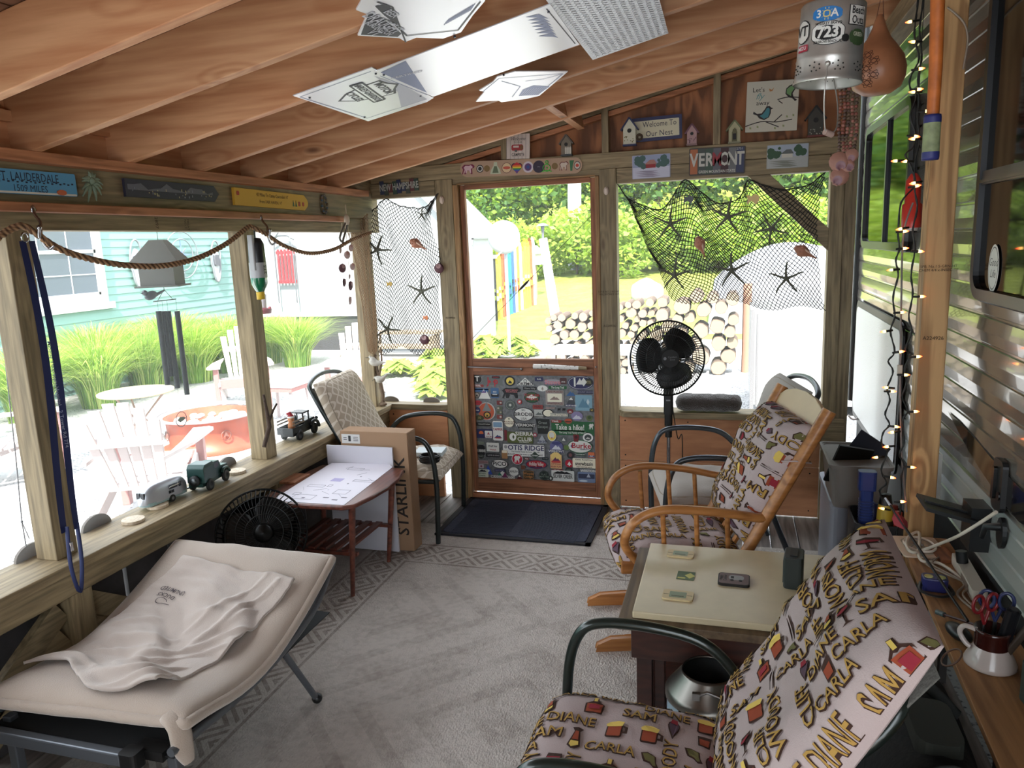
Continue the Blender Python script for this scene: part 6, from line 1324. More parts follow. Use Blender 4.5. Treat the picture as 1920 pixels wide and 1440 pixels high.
def ex(m_, T, W, H, th):
    m_.prism(rrect(W, H, .002, 1), th, T, 0)
    for i in range(6): m_.box(-W/2+W*i/6, -W/2+W*i/6+.0015, -H/2, H/2, th, th+.0006, 1, T)
    m_.text('Welcome', T @ Matrix.Translation((0, H*.30, 0)), H*.20, 2, ext=th+.0012, sx=.8, shear=.35); m_.text('TO OUR', T @ Matrix.Translation((0, H*.16, 0)), H*.09, 2, ext=th+.0012)
    m_.text('CAMPSITE', T @ Matrix.Translation((0, -H*.34, 0)), H*.17, 1, ext=th+.0012, sx=.72, bold=.02)
    m_.prism(rrect(W*.5, H*.24, .01, 4), th+.0012, T @ Matrix.Translation((-.004, -H*.05, 0)), 3); m_.prism(rrect(W*.24, H*.08, .002), th+.0016, T @ Matrix.Translation((-.012, -H*.01, 0)), 0); m_.prism(rrect(W*.1, H*.18, .002), th+.0016, T @ Matrix.Translation((.022, -H*.05, 0)), 4)
    m_.prism(circ(.008, 12), th+.002, T @ Matrix.Translation((-.012, -H*.18, 0)), 1)
quadsign('welcome_sign', 'sign', 'white board sign reading Welcome to our CAMPSITE with a small camper above the door', [(952, 299), (994, 297), (994, 251), (949, 252)], .012, [TXM((206, 192, 184)), TXM((90, 84, 82)), TXM((70, 56, 54)), TXM((160, 50, 56)), TXM((120, 90, 50))], ex, 1, YB-.004)
def ex(m_, T, W, H, th):
    m_.prism(rrect(W*.94, H*.92, .002, 1), th, T @ Matrix.Translation((W*.03, 0, 0)), 0); m_.prism(rrect(W*.84, H*.66, .002, 1), th+.001, T @ Matrix.Translation((W*.03, 0, 0)), 1)
    m_.text('Welcome To', T @ Matrix.Translation((W*.10, H*.17, 0)), H*.30, 2, ext=th+.002, sx=.82); m_.text('Our Nest', T @ Matrix.Translation((W*.09, -H*.19, 0)), H*.30, 2, ext=th+.002, sx=.9)
quadsign('nest_sign', 'sign', 'navy framed cream sign reading Welcome To Our Nest on the gable panel', [(1171, 273), (1280, 259), (1278, 214), (1180, 220)], .01, [TXM((40, 42, 84)), TXM((212, 204, 176)), TXM((40, 36, 60))], ex, 1, YB-.006)
def birdhouse(px0, px1, pyb, pyt, lab, cols, off=.03, dep=.035, kind=0):
    a = at(px0, pyb, 1, YB-off); b_ = at(px1, pyb, 1, YB-off); t_ = at((px0+px1)/2, pyt, 1, YB-off); W_ = (b_-a).length; H_ = t_.z-(a.z+b_.z)/2; z = (a.z+b_.z)/2
    t0 = thing('birdhouse', lab, 'birdhouse', ((a.x+b_.x)/2, YB-off, z)); w = W_*.72/2; hb = H_*.62
    body = [(-w, 0), (w, 0), (w, hb), (0, H_*.95), (-w, hb)]
    MB().prism(body, dep, basis((0, dep/2, 0), (1, 0, 0), (0, 0, 1))).build('body', TXM(cols[0]), t0)
    r_ = MB()
    for s_ in (-1, 1): r_.board((s_*W_/2, 0, hb-.004-H_*.06), (0, 0, H_), dep*1.35, .008, (0, 1, 0))
    r_.build('roof', TXM(cols[1]), t0)
    d_ = MB(); T = basis((0, -dep/2-.001, 0), (1, 0, 0), (0, 0, 1)); d_.prism(circ(w*.34, 16), .002, T @ Matrix.Translation((0, hb*.82, 0)), 0)
    if kind == 1:
        for i in range(4): d_.prism([(-.004, 0), (.004, 0), (.004, .035), (0, .042), (-.004, .035)], .003, T @ Matrix.Translation((-w*.1+i*w*.33, .002, 0)), 1)
    if kind == 2: d_.prism([(-w*.45, 0), (w*.45, 0), (w*.45, hb*.7), (0, hb*1.05), (-w*.45, hb*.7)], .003, T, 1); d_.prism([(-w*.28, .01), (w*.28, .01), (w*.28, hb*.6), (-w*.28, hb*.6)], .0045, T, 0)
    if kind in (0, 3):
        rd = random.Random(int(px0))
        for i in range(12): d_.prism(circ(.003, 6), .003, T @ Matrix.Translation((rd.uniform(-w*.8, w*.8), rd.uniform(.005, hb*.5), 0)), 1)
    d_.build('entrance', [TXM((14, 12, 12)), TXM(cols[2])], t0)
    MB().box(-w*1.1, w*1.1, -dep*.7, dep*.6, -.008, .0).build('base', TXM(cols[3]), t0)
birdhouse(1050, 1076, 290, 253, 'small grey birdhouse with a white picket fence on the plate above the door', ((120, 110, 96), (92, 84, 76), (200, 196, 186), (60, 66, 70)), kind=1)
birdhouse(1165, 1197, 271, 221, 'white birdhouse with a navy dotted roof at the left end of the nest sign', ((206, 202, 182), (40, 46, 84), (120, 110, 60), (40, 46, 84)), off=.035)
birdhouse(1285, 1310, 270, 233, 'small pink-lilac birdhouse between the nest sign and the stud', ((176, 140, 140), (110, 70, 84), (110, 76, 90), (140, 110, 110)))
birdhouse(1362, 1392, 266, 226, 'cream speckled birdhouse with an arched doorway left of the bird picture', ((176, 170, 136), (110, 116, 80), (96, 92, 60), (140, 136, 110)), kind=2)
birdhouse(1509, 1548, 254, 199, 'dark birdhouse with red gable and scribbled pattern beside the corner post', ((70, 66, 60), (34, 34, 34), (176, 176, 160), (120, 60, 54)), kind=3)
c = bfix(1199, 257, .052); nest = MB(); rd = random.Random(12)
for i in range(40): a_ = rd.uniform(0, 6.28); r_ = rd.uniform(.006, .021); nest.tube([(r_*math.cos(a_+k*.4), rd.uniform(-.006, .006), r_*math.sin(a_+k*.4)) for k in range(6)], .0014, 4)
tag(nest.build('twig_nest', TXM((84, 66, 48)), None, c), 'small round twig nest on the nest sign', 'nest')
def bird(m_, T, s_, m0, m1):
    m_.prism([(x*s_, y*s_) for x, y in ((-.5, .1), (-.3, .02), (-.2, -.12), (.05, -.22), (.28, -.1), (.36, .1), (.36, .28), (.48, .34), (.36, .38), (.28, .46), (.14, .44), (.06, .3), (-.08, .12), (-.3, .1), (-.48, .22))], .0006, T, m0)
    m_.prism([(x*s_, y*s_) for x, y in ((-.18, .0), (.04, -.16), (.24, -.08), (.3, .12), (.3, .3), (.24, .38), (.16, .36), (.1, .24), (-.04, .06))], .0011, T, m1)
def ex(m_, T, W, H, th):
    m_.prism(rrect(W, H, .002, 1), th, T, 0); Z = Matrix.Translation((0, 0, th))
    m_.text("Let's", T @ Z @ Matrix.Translation((-W*.27, H*.33, 0)), H*.13, 1, ext=.001); m_.text('fly', T @ Z @ Matrix.Translation((-W*.25, H*.20, 0)), H*.17, 4, ext=.001, shear=.4); m_.text('away', T @ Z @ Matrix.Translation((-W*.18, H*.07, 0)), H*.13, 1, ext=.001)
    bird(m_, T @ Z @ Matrix.Translation((-W*.16, -H*.18, 0)), W*.40, 1, 2); bird(m_, T @ Z @ Matrix.Translation((W*.33, H*.24, 0)) @ Matrix.Rotation(-1.2, 4, 'Z') @ Matrix.Diagonal((-1, 1, 1, 1)), W*.38, 1, 3)
    for pts in (((-.5, -.38), (-.2, -.30), (.1, -.32), (.4, -.28)), ((-.1, -.31), (.15, -.42)), ((.05, -.32), (.2, -.18)), ((.1, .12), (.3, .16), (.5, .14)), ((.12, .10), (.2, .04))):
        m_.tube(smooth_path([T @ Vector((x*W, y*H, th+.001)) for x, y in pts], 4), .0025, 5, 1)
    for x, y in ((-.4, -.42), (-.26, -.40), (.08, -.44), (.24, -.40), (.3, -.22), (.42, -.2)): m_.prism([(0, -.008), (.006, 0), (0, .008), (-.006, 0)], .0012, T @ Z @ Matrix.Translation((x*W, y*H, 0)) @ Matrix.Rotation(.6, 4, 'Z'), 5)
    m_.prism([(-.014, .008), (0, 0), (.012, .012), (.004, -.006), (-.01, -.008)], .0012, T @ Z @ Matrix.Translation((-W*.02, H*.32, 0)), 6)
quadsign('bird_picture', 'picture', "square cream canvas reading Let's fly away with two green birds on branches", [(1398, 250), (1495, 244), (1497, 150), (1400, 155)], .02, [TXM((204, 198, 182)), TXM((46, 36, 36)), TXM((66, 130, 140)), TXM((110, 150, 96)), TXM((100, 150, 150)), TXM((150, 156, 110)), TXM((190, 130, 80))], ex, 1, YB-.004)
def scene_plate(m_, T, W, H, th, k):
    m_.prism(rrect(W, H, .003, 1), th, T, 0); Z = T @ Matrix.Translation((0, 0, th))
    m_.box(-W*.48, W*.48, -H*.48, -H*.02, 0, .0006, 1, Z); m_.box(-W*.48, W*.48, -H*.02, H*.48, 0, .0005, 2, Z)
    rd = random.Random(k)
    for i in range(26): x = rd.choice((-1, 1))*rd.uniform(.2, .46)*W; y = rd.uniform(.02, .4)*H; m_.prism(circ(rd.uniform(.008, .02), 8), .0008+.00005*i, Z @ Matrix.Translation((x*.9, y*.9, 0)), 3)
    m_.prism([(-W*.16, -H*.12), (W*.1, -H*.12), (W*.1, H*.06), (-W*.03, H*.2), (-W*.16, H*.06)], .0024, Z @ Matrix.Translation((W*.02, H*.06, 0)), 4); m_.prism([(-W*.19, H*.04), (W*.13, H*.04), (W*.06, H*.22), (-W*.05, H*.22)], .0028, Z @ Matrix.Translation((W*.02, H*.06, 0)), 5)
    for i in range(4): m_.prism([(-W*.4, 0), (-W*.1, .004), (W*.25, 0), (W*.05, -.005)], .001+.0002*i, Z @ Matrix.Translation((W*(.02*i-.05), -H*(.2+.07*i), 0)), 6)
quadsign('winter_scene_plate', 'picture', 'small painted plate of a red barn in a snowy landscape above the right window', [(1186, 337), (1257, 331), (1257, 288), (1185, 292)], .003, [TXM((170, 170, 190)), TXM((196, 196, 214)), TXM((150, 160, 190)), TXM((66, 96, 92)), TXM((150, 40, 44)), TXM((170, 120, 110)), TXM((140, 130, 150))], lambda *a: scene_plate(*a, 1), 1, YB-.001)
quadsign('farm_scene_plate', 'picture', 'small painted plate of a white farmhouse and green trees right of the VERMONT plate', [(1438, 317), (1516, 313), (1516, 268), (1437, 273)], .003, [TXM((160, 164, 160)), TXM((176, 178, 176)), TXM((170, 180, 196)), TXM((52, 84, 58)), TXM((206, 202, 190)), TXM((96, 100, 100)), TXM((120, 122, 110))], lambda *a: scene_plate(*a, 2), 1, YB-.001)
def ex(m_, T, W, H, th):
    m_.prism(rrect(W, H, .008, 3), th, T, 0); n = 7
    for i in range(n): x0 = -W*.48+W*.96*i/n; m_.box(x0, x0+W*.96/n-.001, -H*.45, H*.46, th, th+.0008, 1+i, T)
    for i, ch in enumerate('VERMONT'): m_.text(ch, T @ Matrix.Translation((-W*.48+W*.96*(i+.5)/n, H*.04, 0)), H*.66, 9 if i != 3 else 10, ext=th+.003, bold=.03, sx=.72)
    m_.text('GREEN MOUNTAIN STATE', T @ Matrix.Translation((0, -H*.38, 0)), H*.14, 9, ext=th+.002, sx=.8, bold=.02); m_.text('2751', T @ Matrix.Translation((W*.4, H*.40, 0)), H*.12, 9, ext=th+.002)
quadsign('licence_plate_sign', 'sign', 'VERMONT sign made of strips of old licence plates above the right window', [(1293, 330), (1398, 325), (1397, 273), (1291, 279)], .003, [TXM((70, 64, 60))]+[TXM(q) for q in ((176, 104, 66), (70, 78, 74), (64, 84, 72), (96, 96, 104), (66, 40, 44), (110, 110, 112), (60, 66, 96), (84, 84, 84))]+[TXM((196, 194, 186)), TXM((150, 50, 60))], ex, 1, YB-.001)
def scallop(m_, T, R_, m0=0, m1=1, rib=11):
    n = 28; out = []
    for i in range(n+1):
        a = -PI*.86/1+PI*1.72*i/n+PI/2; rr_ = R_*(1+.035*math.cos(a*rib*1.7)); out.append((rr_*math.cos(a), rr_*math.sin(a)))
    c0 = (0, -R_*.95); vs = [(c0[0], c0[1], 0)]; fs = []; L_ = 4
    for k in range(1, L_+1):
        for i, (x, y) in enumerate(out): t_ = k/L_; vs.append((c0[0]+(x-c0[0])*t_, c0[1]+(y-c0[1])*t_, R_*.42*math.sin(PI*min(t_, .98))**.7+R_*.02*math.cos(i*PI)))
    for i in range(n): fs.append((0, 1+i, 2+i))
    for k in range(L_-1):
        for i in range(n): b0 = 1+k*(n+1)+i; fs.append((b0, b0+n+1, b0+n+2, b0+1))
    s0 = len(m_.f); m_.add(vs, fs, m0, True, T)
    for q in range(s0, s0+n*2): m_.m[q] = m1
    k2 = len(vs); m_.add([(x, y, -.002) for x, y, z in vs], [tuple(reversed(f)) for f in fs], m0, True, T)
    m_.box(-R_*.3, R_*.3, -R_*1.05, -R_*.85, 0, R_*.14, m0, T)
for px, py, lab in ((829, 375, 'oval white shell hung on the post left of the screen door'), (1137, 358, 'oval white shell hung on the post right of the screen door')):
    m_ = MB(); m_.ball((0, -.006, 0), .016, 0, 14, sc=(1, .45, 1.55)); m_.box(-.004, .004, -.016, -.010, -.016, .01, 1); m_.ball((0, -.012, .018), .0025, 2, 6)
    tag(m_.build('oval_shell', [TXM((206, 186, 172)), TXM((226, 210, 196)), TXM((60, 50, 46))], None, bfix(px, py)), lab, 'shell')
# ---------------------------------------------------------------- fishing nets
NET = P('net_cord', (44, 42, 40), .9); NETL = P('net_cord_tan', (140, 112, 84), .9)
def net(name, lab, B, nu, nv, plane, mat_, wob=.012, r=.0021, pl2=None, yo=None):
    "B: top, bottom, left, right boundary photo polylines on the plane; diamond mesh"
    def crv(pts):
        sp_ = smooth_path([(x, y, 0) for x, y in pts], 8); ds = [0]
        for a, b in zip(sp_, sp_[1:]): ds.append(ds[-1]+(b-a).length)
        def f(t):
            u = t*ds[-1]; i = 0
            while i < len(ds)-2 and ds[i+1] < u: i += 1
            k = (u-ds[i])/max(1e-9, ds[i+1]-ds[i]); return sp_[i].lerp(sp_[i+1], min(1, k))
        return f
    T, Bo, L_, R_ = [crv(q) for q in B]
    c00, c10, c01, c11 = T(0), T(1), Bo(0), Bo(1)
    def pt(u, v):
        p = T(u)*(1-v)+Bo(u)*v+L_(v)*(1-u)+R_(v)*u-(c00*(1-u)*(1-v)+c10*u*(1-v)+c01*(1-u)*v+c11*u*v)
        q = at(p.x, p.y, plane[0], plane[1]+(yo(u, v) if yo else 0)); q[plane[0]] += 0
        n1 = pnoise(Vector((u*5, v*5, plane[1]*3)))*wob; q.z += n1*.8; q[0 if plane[0] == 1 else 1] += pnoise(Vector((u*6+9, v*5, 1)))*wob
        return q
    cu = bpy.data.curves.new(name, 'CURVE'); cu.dimensions = '3D'; cu.bevel_depth = r; cu.bevel_resolution = 0; cu.materials.append(mat_)
    o0 = pt(.5, .5)
    for sg in (1, -1):
        for k in range(-nv, nu+nv+1, 2):
            pts = []
            for j in range(nv+1):
                i = k+sg*j
                if 0 <= i <= nu: pts.append(pt(i/nu, j/nv))
            if len(pts) > 1:
                s_ = cu.splines.new('POLY'); s_.points.add(len(pts)-1)
                for q, p in zip(s_.points, pts): q.co = (*(p-o0), 1)
    for v in (0,):
        for dz in (0, .006):
            s_ = cu.splines.new('POLY'); s_.points.add(60)
            for i, q in enumerate(s_.points): p = pt(i/60, v)+Vector((0, 0, dz*math.sin(i))); q.co = (*(p-o0), 1)
    tmp = bpy.data.objects.new('t', cu); me = bpy.data.meshes.new_from_object(tmp); bpy.data.objects.remove(tmp)
    o = bpy.data.objects.new(name, me); COL.objects.link(o); o.location = o0; tag(o, lab, 'net'); return o
net('fishing_net', 'black fishing net with starfish draped across the right window', [
    [(1158, 346), (1180, 372), (1222, 390), (1250, 385), (1283, 336), (1315, 364), (1352, 383), (1385, 372), (1404, 338), (1440, 350), (1478, 356), (1520, 345), (1548, 322)],
    [(1258, 560), (1300, 572), (1350, 562), (1395, 570), (1450, 580), (1500, 576), (1548, 583)],
    [(1158, 346), (1182, 385), (1200, 430), (1222, 480), (1240, 520), (1258, 560)], [(1548, 322), (1540, 360), (1532, 420), (1534, 480), (1540, 540), (1548, 583)]], 78, 48, (1, YB-.012), NET, .016)
net('fishing_net', 'black fishing net hung across the narrow window left of the screen door', [
    [(684, 408), (702, 392), (722, 372), (742, 384), (770, 390), (798, 388), (822, 362)],
    [(706, 668), (730, 662), (752, 650), (775, 662), (800, 668), (835, 668)],
    [(684, 408), (690, 470), (696, 540), (702, 610), (706, 668)], [(822, 362), (808, 400), (812, 440), (826, 482), (822, 560), (835, 668)]], 46, 64, (1, YB-.012), NET, .010)
def gather(u, v): return 0
net('fishing_net', 'tan bunched end of the net hanging down the corner post', [
    [(640, 408), (655, 414), (672, 414), (690, 402)], [(690, 658), (696, 664), (702, 664), (708, 656)],
    [(640, 408), (662, 470), (674, 540), (682, 600), (690, 658)], [(690, 402), (694, 470), (700, 540), (706, 600), (708, 656)]], 26, 70, (1, YB-.14), NETL, .012, .0018)
def starfish(m_, R_, th=.009):
    for k in range(5):
        a = PI/2+2*PI*k/5; m_.tube([(R_*t_*math.cos(a+.05*math.sin(t_*5+k)), 0, R_*t_*math.sin(a+.05*math.sin(t_*5+k))) for t_ in (0, .12, .3, .5, .7, .88, 1)], [th*q for q in (1.1, .95, .75, .68, .62, .5, .22)], 7)
    return m_
SF = [P('starfish_grey', (104, 104, 92), .9, bump=.5, bs=300)]
sf0 = None
for px, py, R_, rz, lab in ((1257, 419, .098, .05, 'grey starfish at the upper left of the right net'), (1365, 406, .108, .12, 'grey starfish at the upper middle of the right net under the black shape'), (1446, 428, .098, -.55, 'tilted grey starfish right of the yellow shape on the net'),
        (1265, 516, .098, .08, 'grey starfish at the lower left of the right net'), (1372, 507, .108, -.08, 'grey starfish at the lower middle of the right net'), (1474, 522, .098, -.02, 'grey starfish at the lower right of the right net'), (1189, 375, .04, .0, 'small starfish on the top left edge of the right net'),
        (707, 468, .105, .42, 'grey starfish near the top left of the left net'), (790, 546, .105, .05, 'grey starfish in the middle of the left net'), (727, 617, .10, .45, 'grey starfish low on the left net by the corner post'), (791, 402, .05, .1, 'small brown starfish at the top right of the left net')):
    q = at(px, py, 1, YB-.022)
    if sf0 is None:
        sf0 = starfish(MB(), .1).build('starfish', SF); sf0.location = q; sf0.rotation_euler = (0, rz, 0); tag(sf0, lab, 'starfish', 'starfish on the nets')
    else:
        o = dup(sf0, q, (0, rz, 0), lab, scale=R_/.1)
def conch(px, py, rz, lab, plane=YB-.03, s_=1.):
    q = at(px, py, 1, plane); m_ = MB(); m_.lathe([(.001, .045), (.012, .04), (.018, .034), (.016, .031), (.026, .022), (.024, .018), (.034, .004), (.032, -.012), (.022, -.03), (.011, -.048), (.006, -.068), (.004, -.088), (0, -.095)], None, 18)
    m_.tube([(.018, -.022, .012), (.012, -.024, -.02), (.005, -.012, -.06)], [.004, .007, .002], 6, 1)
    for i in range(7): a = i*.9; m_.ball((.033*math.cos(a), .033*math.sin(a), .008), .004, 0, 6)
    o = m_.build('conch_shell', [P('conch_pink', (186, 124, 98), .5, vary=.15, vs=30), P('conch_lip', (222, 186, 164), .4)], None, q, rot=(0, rz, 0)); o.scale = (s_,)*3; tag(o, lab, 'shell')
conch(1312, 456, -.35, 'brown-pink conch shell in the middle of the right net', s_=.95); conch(1503, 470, -1.05, 'brown-pink conch shell at the right edge of the right net'); conch(779, 456, -1.05, 'orange conch shell in the left net', s_=.95)
for px, py, c_, lab, s_, pl in ((1291, 374, (14, 14, 16), 'small black fish-shaped piece near the top of the right net', 1, 0), (1412, 374, (206, 164, 30), 'yellow glass fish-shaped piece beside the diagonal brace', 1.25, 0), (730, 533, (206, 180, 50), 'small yellow fish-shaped piece in the left net', .7, 0), (798, 596, (210, 110, 40), 'small orange fish-shaped piece low in the left net', .65, 0)):
    q = at(px, py, 1, YB-.022); m_ = MB().prism([(-.028, -.022), (-.006, -.006), (.012, -.024), (.028, -.004), (.024, .016), (.006, .024), (-.008, .012), (-.030, .022), (-.022, .0)], .008, basis((0, .004, 0), (1, 0, 0), (0, 0, 1)))
    o = m_.build('net_float', P('float_%d' % c_[0], c_, .25), None, q); o.scale = (s_,)*3; tag(o, lab, 'ornament')
SC = [P('scallop_plum', (96, 58, 66), .6), P('scallop_pink', (176, 140, 140), .5)]; SC2 = [P('scallop_rim', (190, 150, 140), .5), P('scallop_inner', (140, 104, 110), .5)]
for px, py, lab in ((823, 503, 'plum scallop shell at the right edge of the left net'), (796, 637, 'plum scallop shell near the bottom of the left net')):
    q = at(px, py, 1, YB-.03); m_ = MB(); scallop(m_, basis((0, 0, 0), (-1, 0, .1), (0, 0, -1)), .032); tag(m_.build('scallop_shell', SC, None, q), lab, 'shell')
# shell chime on the left
t0 = thing('shell_chime', 'hanging shell chime of plum scallops beside the corner post', 'wind chime', at(650, 412, 0, -2.16))
o_ = Vector(t0.location); knot = MB().ball((0, 0, 0), .022, 0, 10, sc=(.8, .8, 1.5)).tube([(0, 0, .03), (0, .0, .085)], .003, 6); knot.build('string_knot', TXM((196, 180, 160)), t0)
for px, py, r_, fl in ((638, 470, .016, 1), (651, 478, .022, 1), (658, 465, .02, 1), (642, 503, .025, 0), (661, 500, .02, 1), (655, 519, .014, 1), (645, 530, .023, 0), (657, 536, .026, 0), (656, 564, .023, 1)):
    q = at(px, py, 0, -2.15)-o_; m_ = MB(); scallop(m_, basis(q, (math.cos(px*.7)*.4, -1, 0), (0, 0, -1)), r_); m_.build('shell', SC if not fl else [TXM((190, 160, 154)), TXM((196, 150, 140))], t0)
    MB().tube([q+Vector((0, 0, r_*.9)), (q.x*.3, q.y*.6, -.02)], .0008, 4).build('cord', TXM((196, 180, 160)), t0)
for i in range(2): MB().tube(smooth_path([Vector((0, -.02+.03*i, -.02)), at(637+i*6, 446+i*6, 0, -2.15)-o_, at(645, 456, 0, -2.15)-o_], 5), .006, 6).build('driftwood_piece', TXM((110, 104, 98)), t0)
# ---------------------------------------------------------------- rope, hooks, leash, bottle
rpm, t, b = nt('rope'); N = t.nodes.new; tc = N('ShaderNodeTexCoord'); wv = N('ShaderNodeTexWave'); wv.inputs['Scale'].default_value = 26; wv.inputs['Distortion'].default_value = 2; wv.bands_direction = 'DIAGONAL'
t.links.new(tc.outputs['Object'], wv.inputs['Vector']); r = N('ShaderNodeValToRGB'); r.color_ramp.elements[0].color = (*S(92, 66, 48), 1); r.color_ramp.elements[1].color = (*S(170, 134, 100), 1); t.links.new(wv.outputs[0], r.inputs[0]); t.links.new(r.outputs[0], b.inputs['Base Color']); b.inputs['Roughness'].default_value = 1
def strand_rope(pts, R_, name, lab):
    pts = smooth_path(pts, 14); m_ = MB(); L_ = 0; ph = [0]
    for a, b2 in zip(pts, pts[1:]): L_ += (b2-a).length; ph.append(L_)
    for k in range(3):
        o = []
        for i, p in enumerate(pts):
            t_ = (pts[min(i+1, len(pts)-1)]-pts[max(i-1, 0)]).normalized(); u = t_.cross(Vector((1, 0, 0))).normalized(); v = t_.cross(u); a = ph[i]*85+k*2*PI/3; o.append(p+(u*math.cos(a)+v*math.sin(a))*R_*.5)
        m_.tube(o, R_*.58, 7)
    c = pts[len(pts)//2].copy(); m_.v = [q-c for q in m_.v]; return tag(m_.build(name, rpm, None, c), lab, 'rope')
XR = -2.14
P1 = [at(x, y, 0, XR) for x, y in ((-14, 452), (20, 430), (42, 424), (62, 434), (110, 466), (170, 486), (240, 498), (310, 498), (370, 484), (420, 460), (460, 430), (471, 424))]
def dense(ps, k=5): return smooth_path(ps, k)
strand_rope(dense(P1), .011, 'swag_rope', 'thick tan rope swagged between the two hooks across the left window')
P2 = [at(x, y, 0, XR) for x, y in ((474, 426), (500, 440), (535, 462), (580, 475), (625, 468), (660, 450))]+[Vector((-2.13, 4.26, 1.775))]
strand_rope(dense(P2), .010, 'swag_rope', 'shorter tan rope swag from the second hook to the corner post')
chm = P('chrome', (176, 176, 180), .2, 1)
for px, py, lab in ((62, 392, 'chrome double coat hook holding the rope and the blue leash'), (490, 408, 'chrome double coat hook holding the rope and the green bottle')):
    q = at(px, py, 0, -2.2); m_ = MB(); m_.tube(smooth_path([(0, 0, 0), (.01, -.004, -.02), (.035, -.012, -.045), (.05, -.03, -.075), (.06, -.045, -.095), (.075, -.06, -.09), (.085, -.065, -.065)], 5), .005, 8).ball((0, 0, 0), .010, 0, 8, sc=(.5, 1, 1.4)).tube(smooth_path([(.035, -.012, -.045), (.04, -.02, -.10), (.05, -.01, -.13), (.07, -.005, -.12)], 5), .005, 8).ball((.085, -.065, -.063), .008, 0, 8)
    tag(m_.build('coat_hook', chm, None, q), lab, 'hook')
# leash
q = at(48, 452, 0, -2.13); t0 = thing('dog_leash', 'navy blue webbing leash with printed lettering hanging from the left hook', 'leash', q)
lm = [P('leash_navy', (24, 34, 78), .7), P('leash_text', (150, 156, 180), .7)]
m_ = MB(); zb = at(168, 1100, 0, -2.13).z-q.z
def strap(x_, y_, z0, z1, tw, w_=.011, y1=None):
    n = 26; vs = []
    for i in range(n+1):
        t_ = i/n; a = tw*math.sin(t_*3.2); yy = y_+((y1 if y1 is not None else y_)-y_)*t_; c = Vector((x_+.01*math.sin(t_*5), yy+.008*math.sin(t_*4), z0+(z1-z0)*t_)); d = Vector((math.sin(a), math.cos(a), 0))*w_
        vs += [c-d, c+d]
    m_.add(vs, [(2*i, 2*i+1, 2*i+3, 2*i+2) for i in range(n)], 0); m_.add([v+Vector((-.0025, 0, 0)) for v in vs], [(2*i+2, 2*i+3, 2*i+1, 2*i) for i in range(n)], 0)
strap(0, -.01, 0, zb+.22, .3); strap(.012, .012, 0, zb+.22, .5, .010, .03); 
m_.tube(smooth_path([(0, -.012, zb+.24), (0, -.020, zb+.1), (0, 0, zb), (0, .024, zb+.1), (0, .028, zb+.24)], 5), .009, 8, 0, flat=.5)
m_.build('webbing', lm[0], t0)
MB().text('Midway Veterinary Hospital   2 Tower Rd 774', basis((.017, .016, zb*.42), (0, .02, -1), (0, 1, 0)), .019, 0, bold=.01, sx=1.0).build('lettering', lm[1], t0)
MB().tube([(0, .012*math.cos(a), .012+.014*math.sin(a)) for a in [2*PI*i/14 for i in range(14)]], .003, 6, closed=True).build('ring', chm, t0)
MB().rbox((.004, -.012, zb+.17), (.012, .014, .03), .004).tube([(0, -.014, zb+.15), (0, -.018, zb+.10)], .004, 6).build('snap_clip', chm, t0)
# bottle on hook 2
q = at(478, 445, 0, -2.12); t0 = thing('squeeze_bottle', 'grey and black squeeze bottle with green base and yellow cap hanging from the second hook', 'bottle', q)
MB().lathe([(.0, .0), (.024, -.005), (.036, -.03), (.038, -.10), (.038, -.17)], n=24).build('black_tank', P('bottle_black', (40, 42, 46), .35), t0)
MB().lathe([(.039, -.115), (.0395, -.17), (.0385, -.185)], n=24).rbox((.0, -.034, -.07), (.03, .018, .16), .006).build('grey_sleeve', P('bottle_grey', (168, 168, 170), .4), t0)
MB().lathe([(.038, -.185), (.037, -.215), (.022, -.245), (.018, -.25)], n=24).build('green_base', P('bottle_green', (16, 110, 72), .15, trans=.3), t0)
MB().lathe([(.019, -.25), (.019, -.285), (0, -.285)], n=20).build('yellow_cap', P('bottle_yellow', (214, 176, 48), .4), t0)
MB().text('2TS', basis((.0402, -.004, -.148), (0, 0, 1), (0, -1, 0)), .026, 0, bold=.03).build('lettering', TXM((30, 30, 34)), t0); MB().tube([(0, 0, 0), (.0, .0, .03)], .004, 6).build('loop', fbk, t0)
# birdhouse chime outside the left window
q = at(296, 450, 0, -2.52); t0 = thing('birdhouse_chime', 'grey metal birdhouse wind chime with a bird and black tubes hanging outside the left window', 'wind chime', (q.x, q.y, 0)); D_ = lambda px, py: at(px, py, 0, -2.52).z
gy = P('chime_grey', (92, 92, 84), .6); z0, z1, z2 = D_(296, 450), D_(296, 492), D_(306, 534)
MB().tube([(0, 0, RZ(-2.52)), (0, 0, z0)], .0015, 5).build('chain', gy, t0)
hw_ = .105
MB().add([(-.03, -.035, z0), (.03, -.035, z0), (.03, .035, z0), (-.03, .035, z0), (-hw_, -hw_, z1), (hw_, -hw_, z1), (hw_, hw_, z1), (-hw_, hw_, z1)], [(0, 1, 2, 3), (4, 7, 6, 5), (0, 4, 5, 1), (1, 5, 6, 2), (2, 6, 7, 3), (3, 7, 4, 0)], T=TR((0, 0, 0), (0, 0, .4))).build('roof', gy, t0)
MB(TR((0, 0, 0), (0, 0, .4))).box(-.075, .075, -.075, .075, z2, z1).box(-.095, .095, -.095, .095, z2-.008, z2).build('house_body', gy, t0)
qb = at(283, 554, 0, -2.52)-Vector((q.x, q.y, 0)); bm2 = P('bird_grey', (84, 86, 92), .5)
MB().ball(qb, .022, 0, 12, sc=(.8, 1.7, .9), rot=(.2, 0, 0)).ball(qb+Vector((0, -.036, .014)), .013, 0, 10).tube([qb+Vector((0, -.048, .014)), qb+Vector((0, -.06, .012))], [.003, .0006], 5).tube([qb+Vector((0, .03, 0)), qb+Vector((0, .085, .016))], [.009, .004], 6).build('bird', bm2, t0)
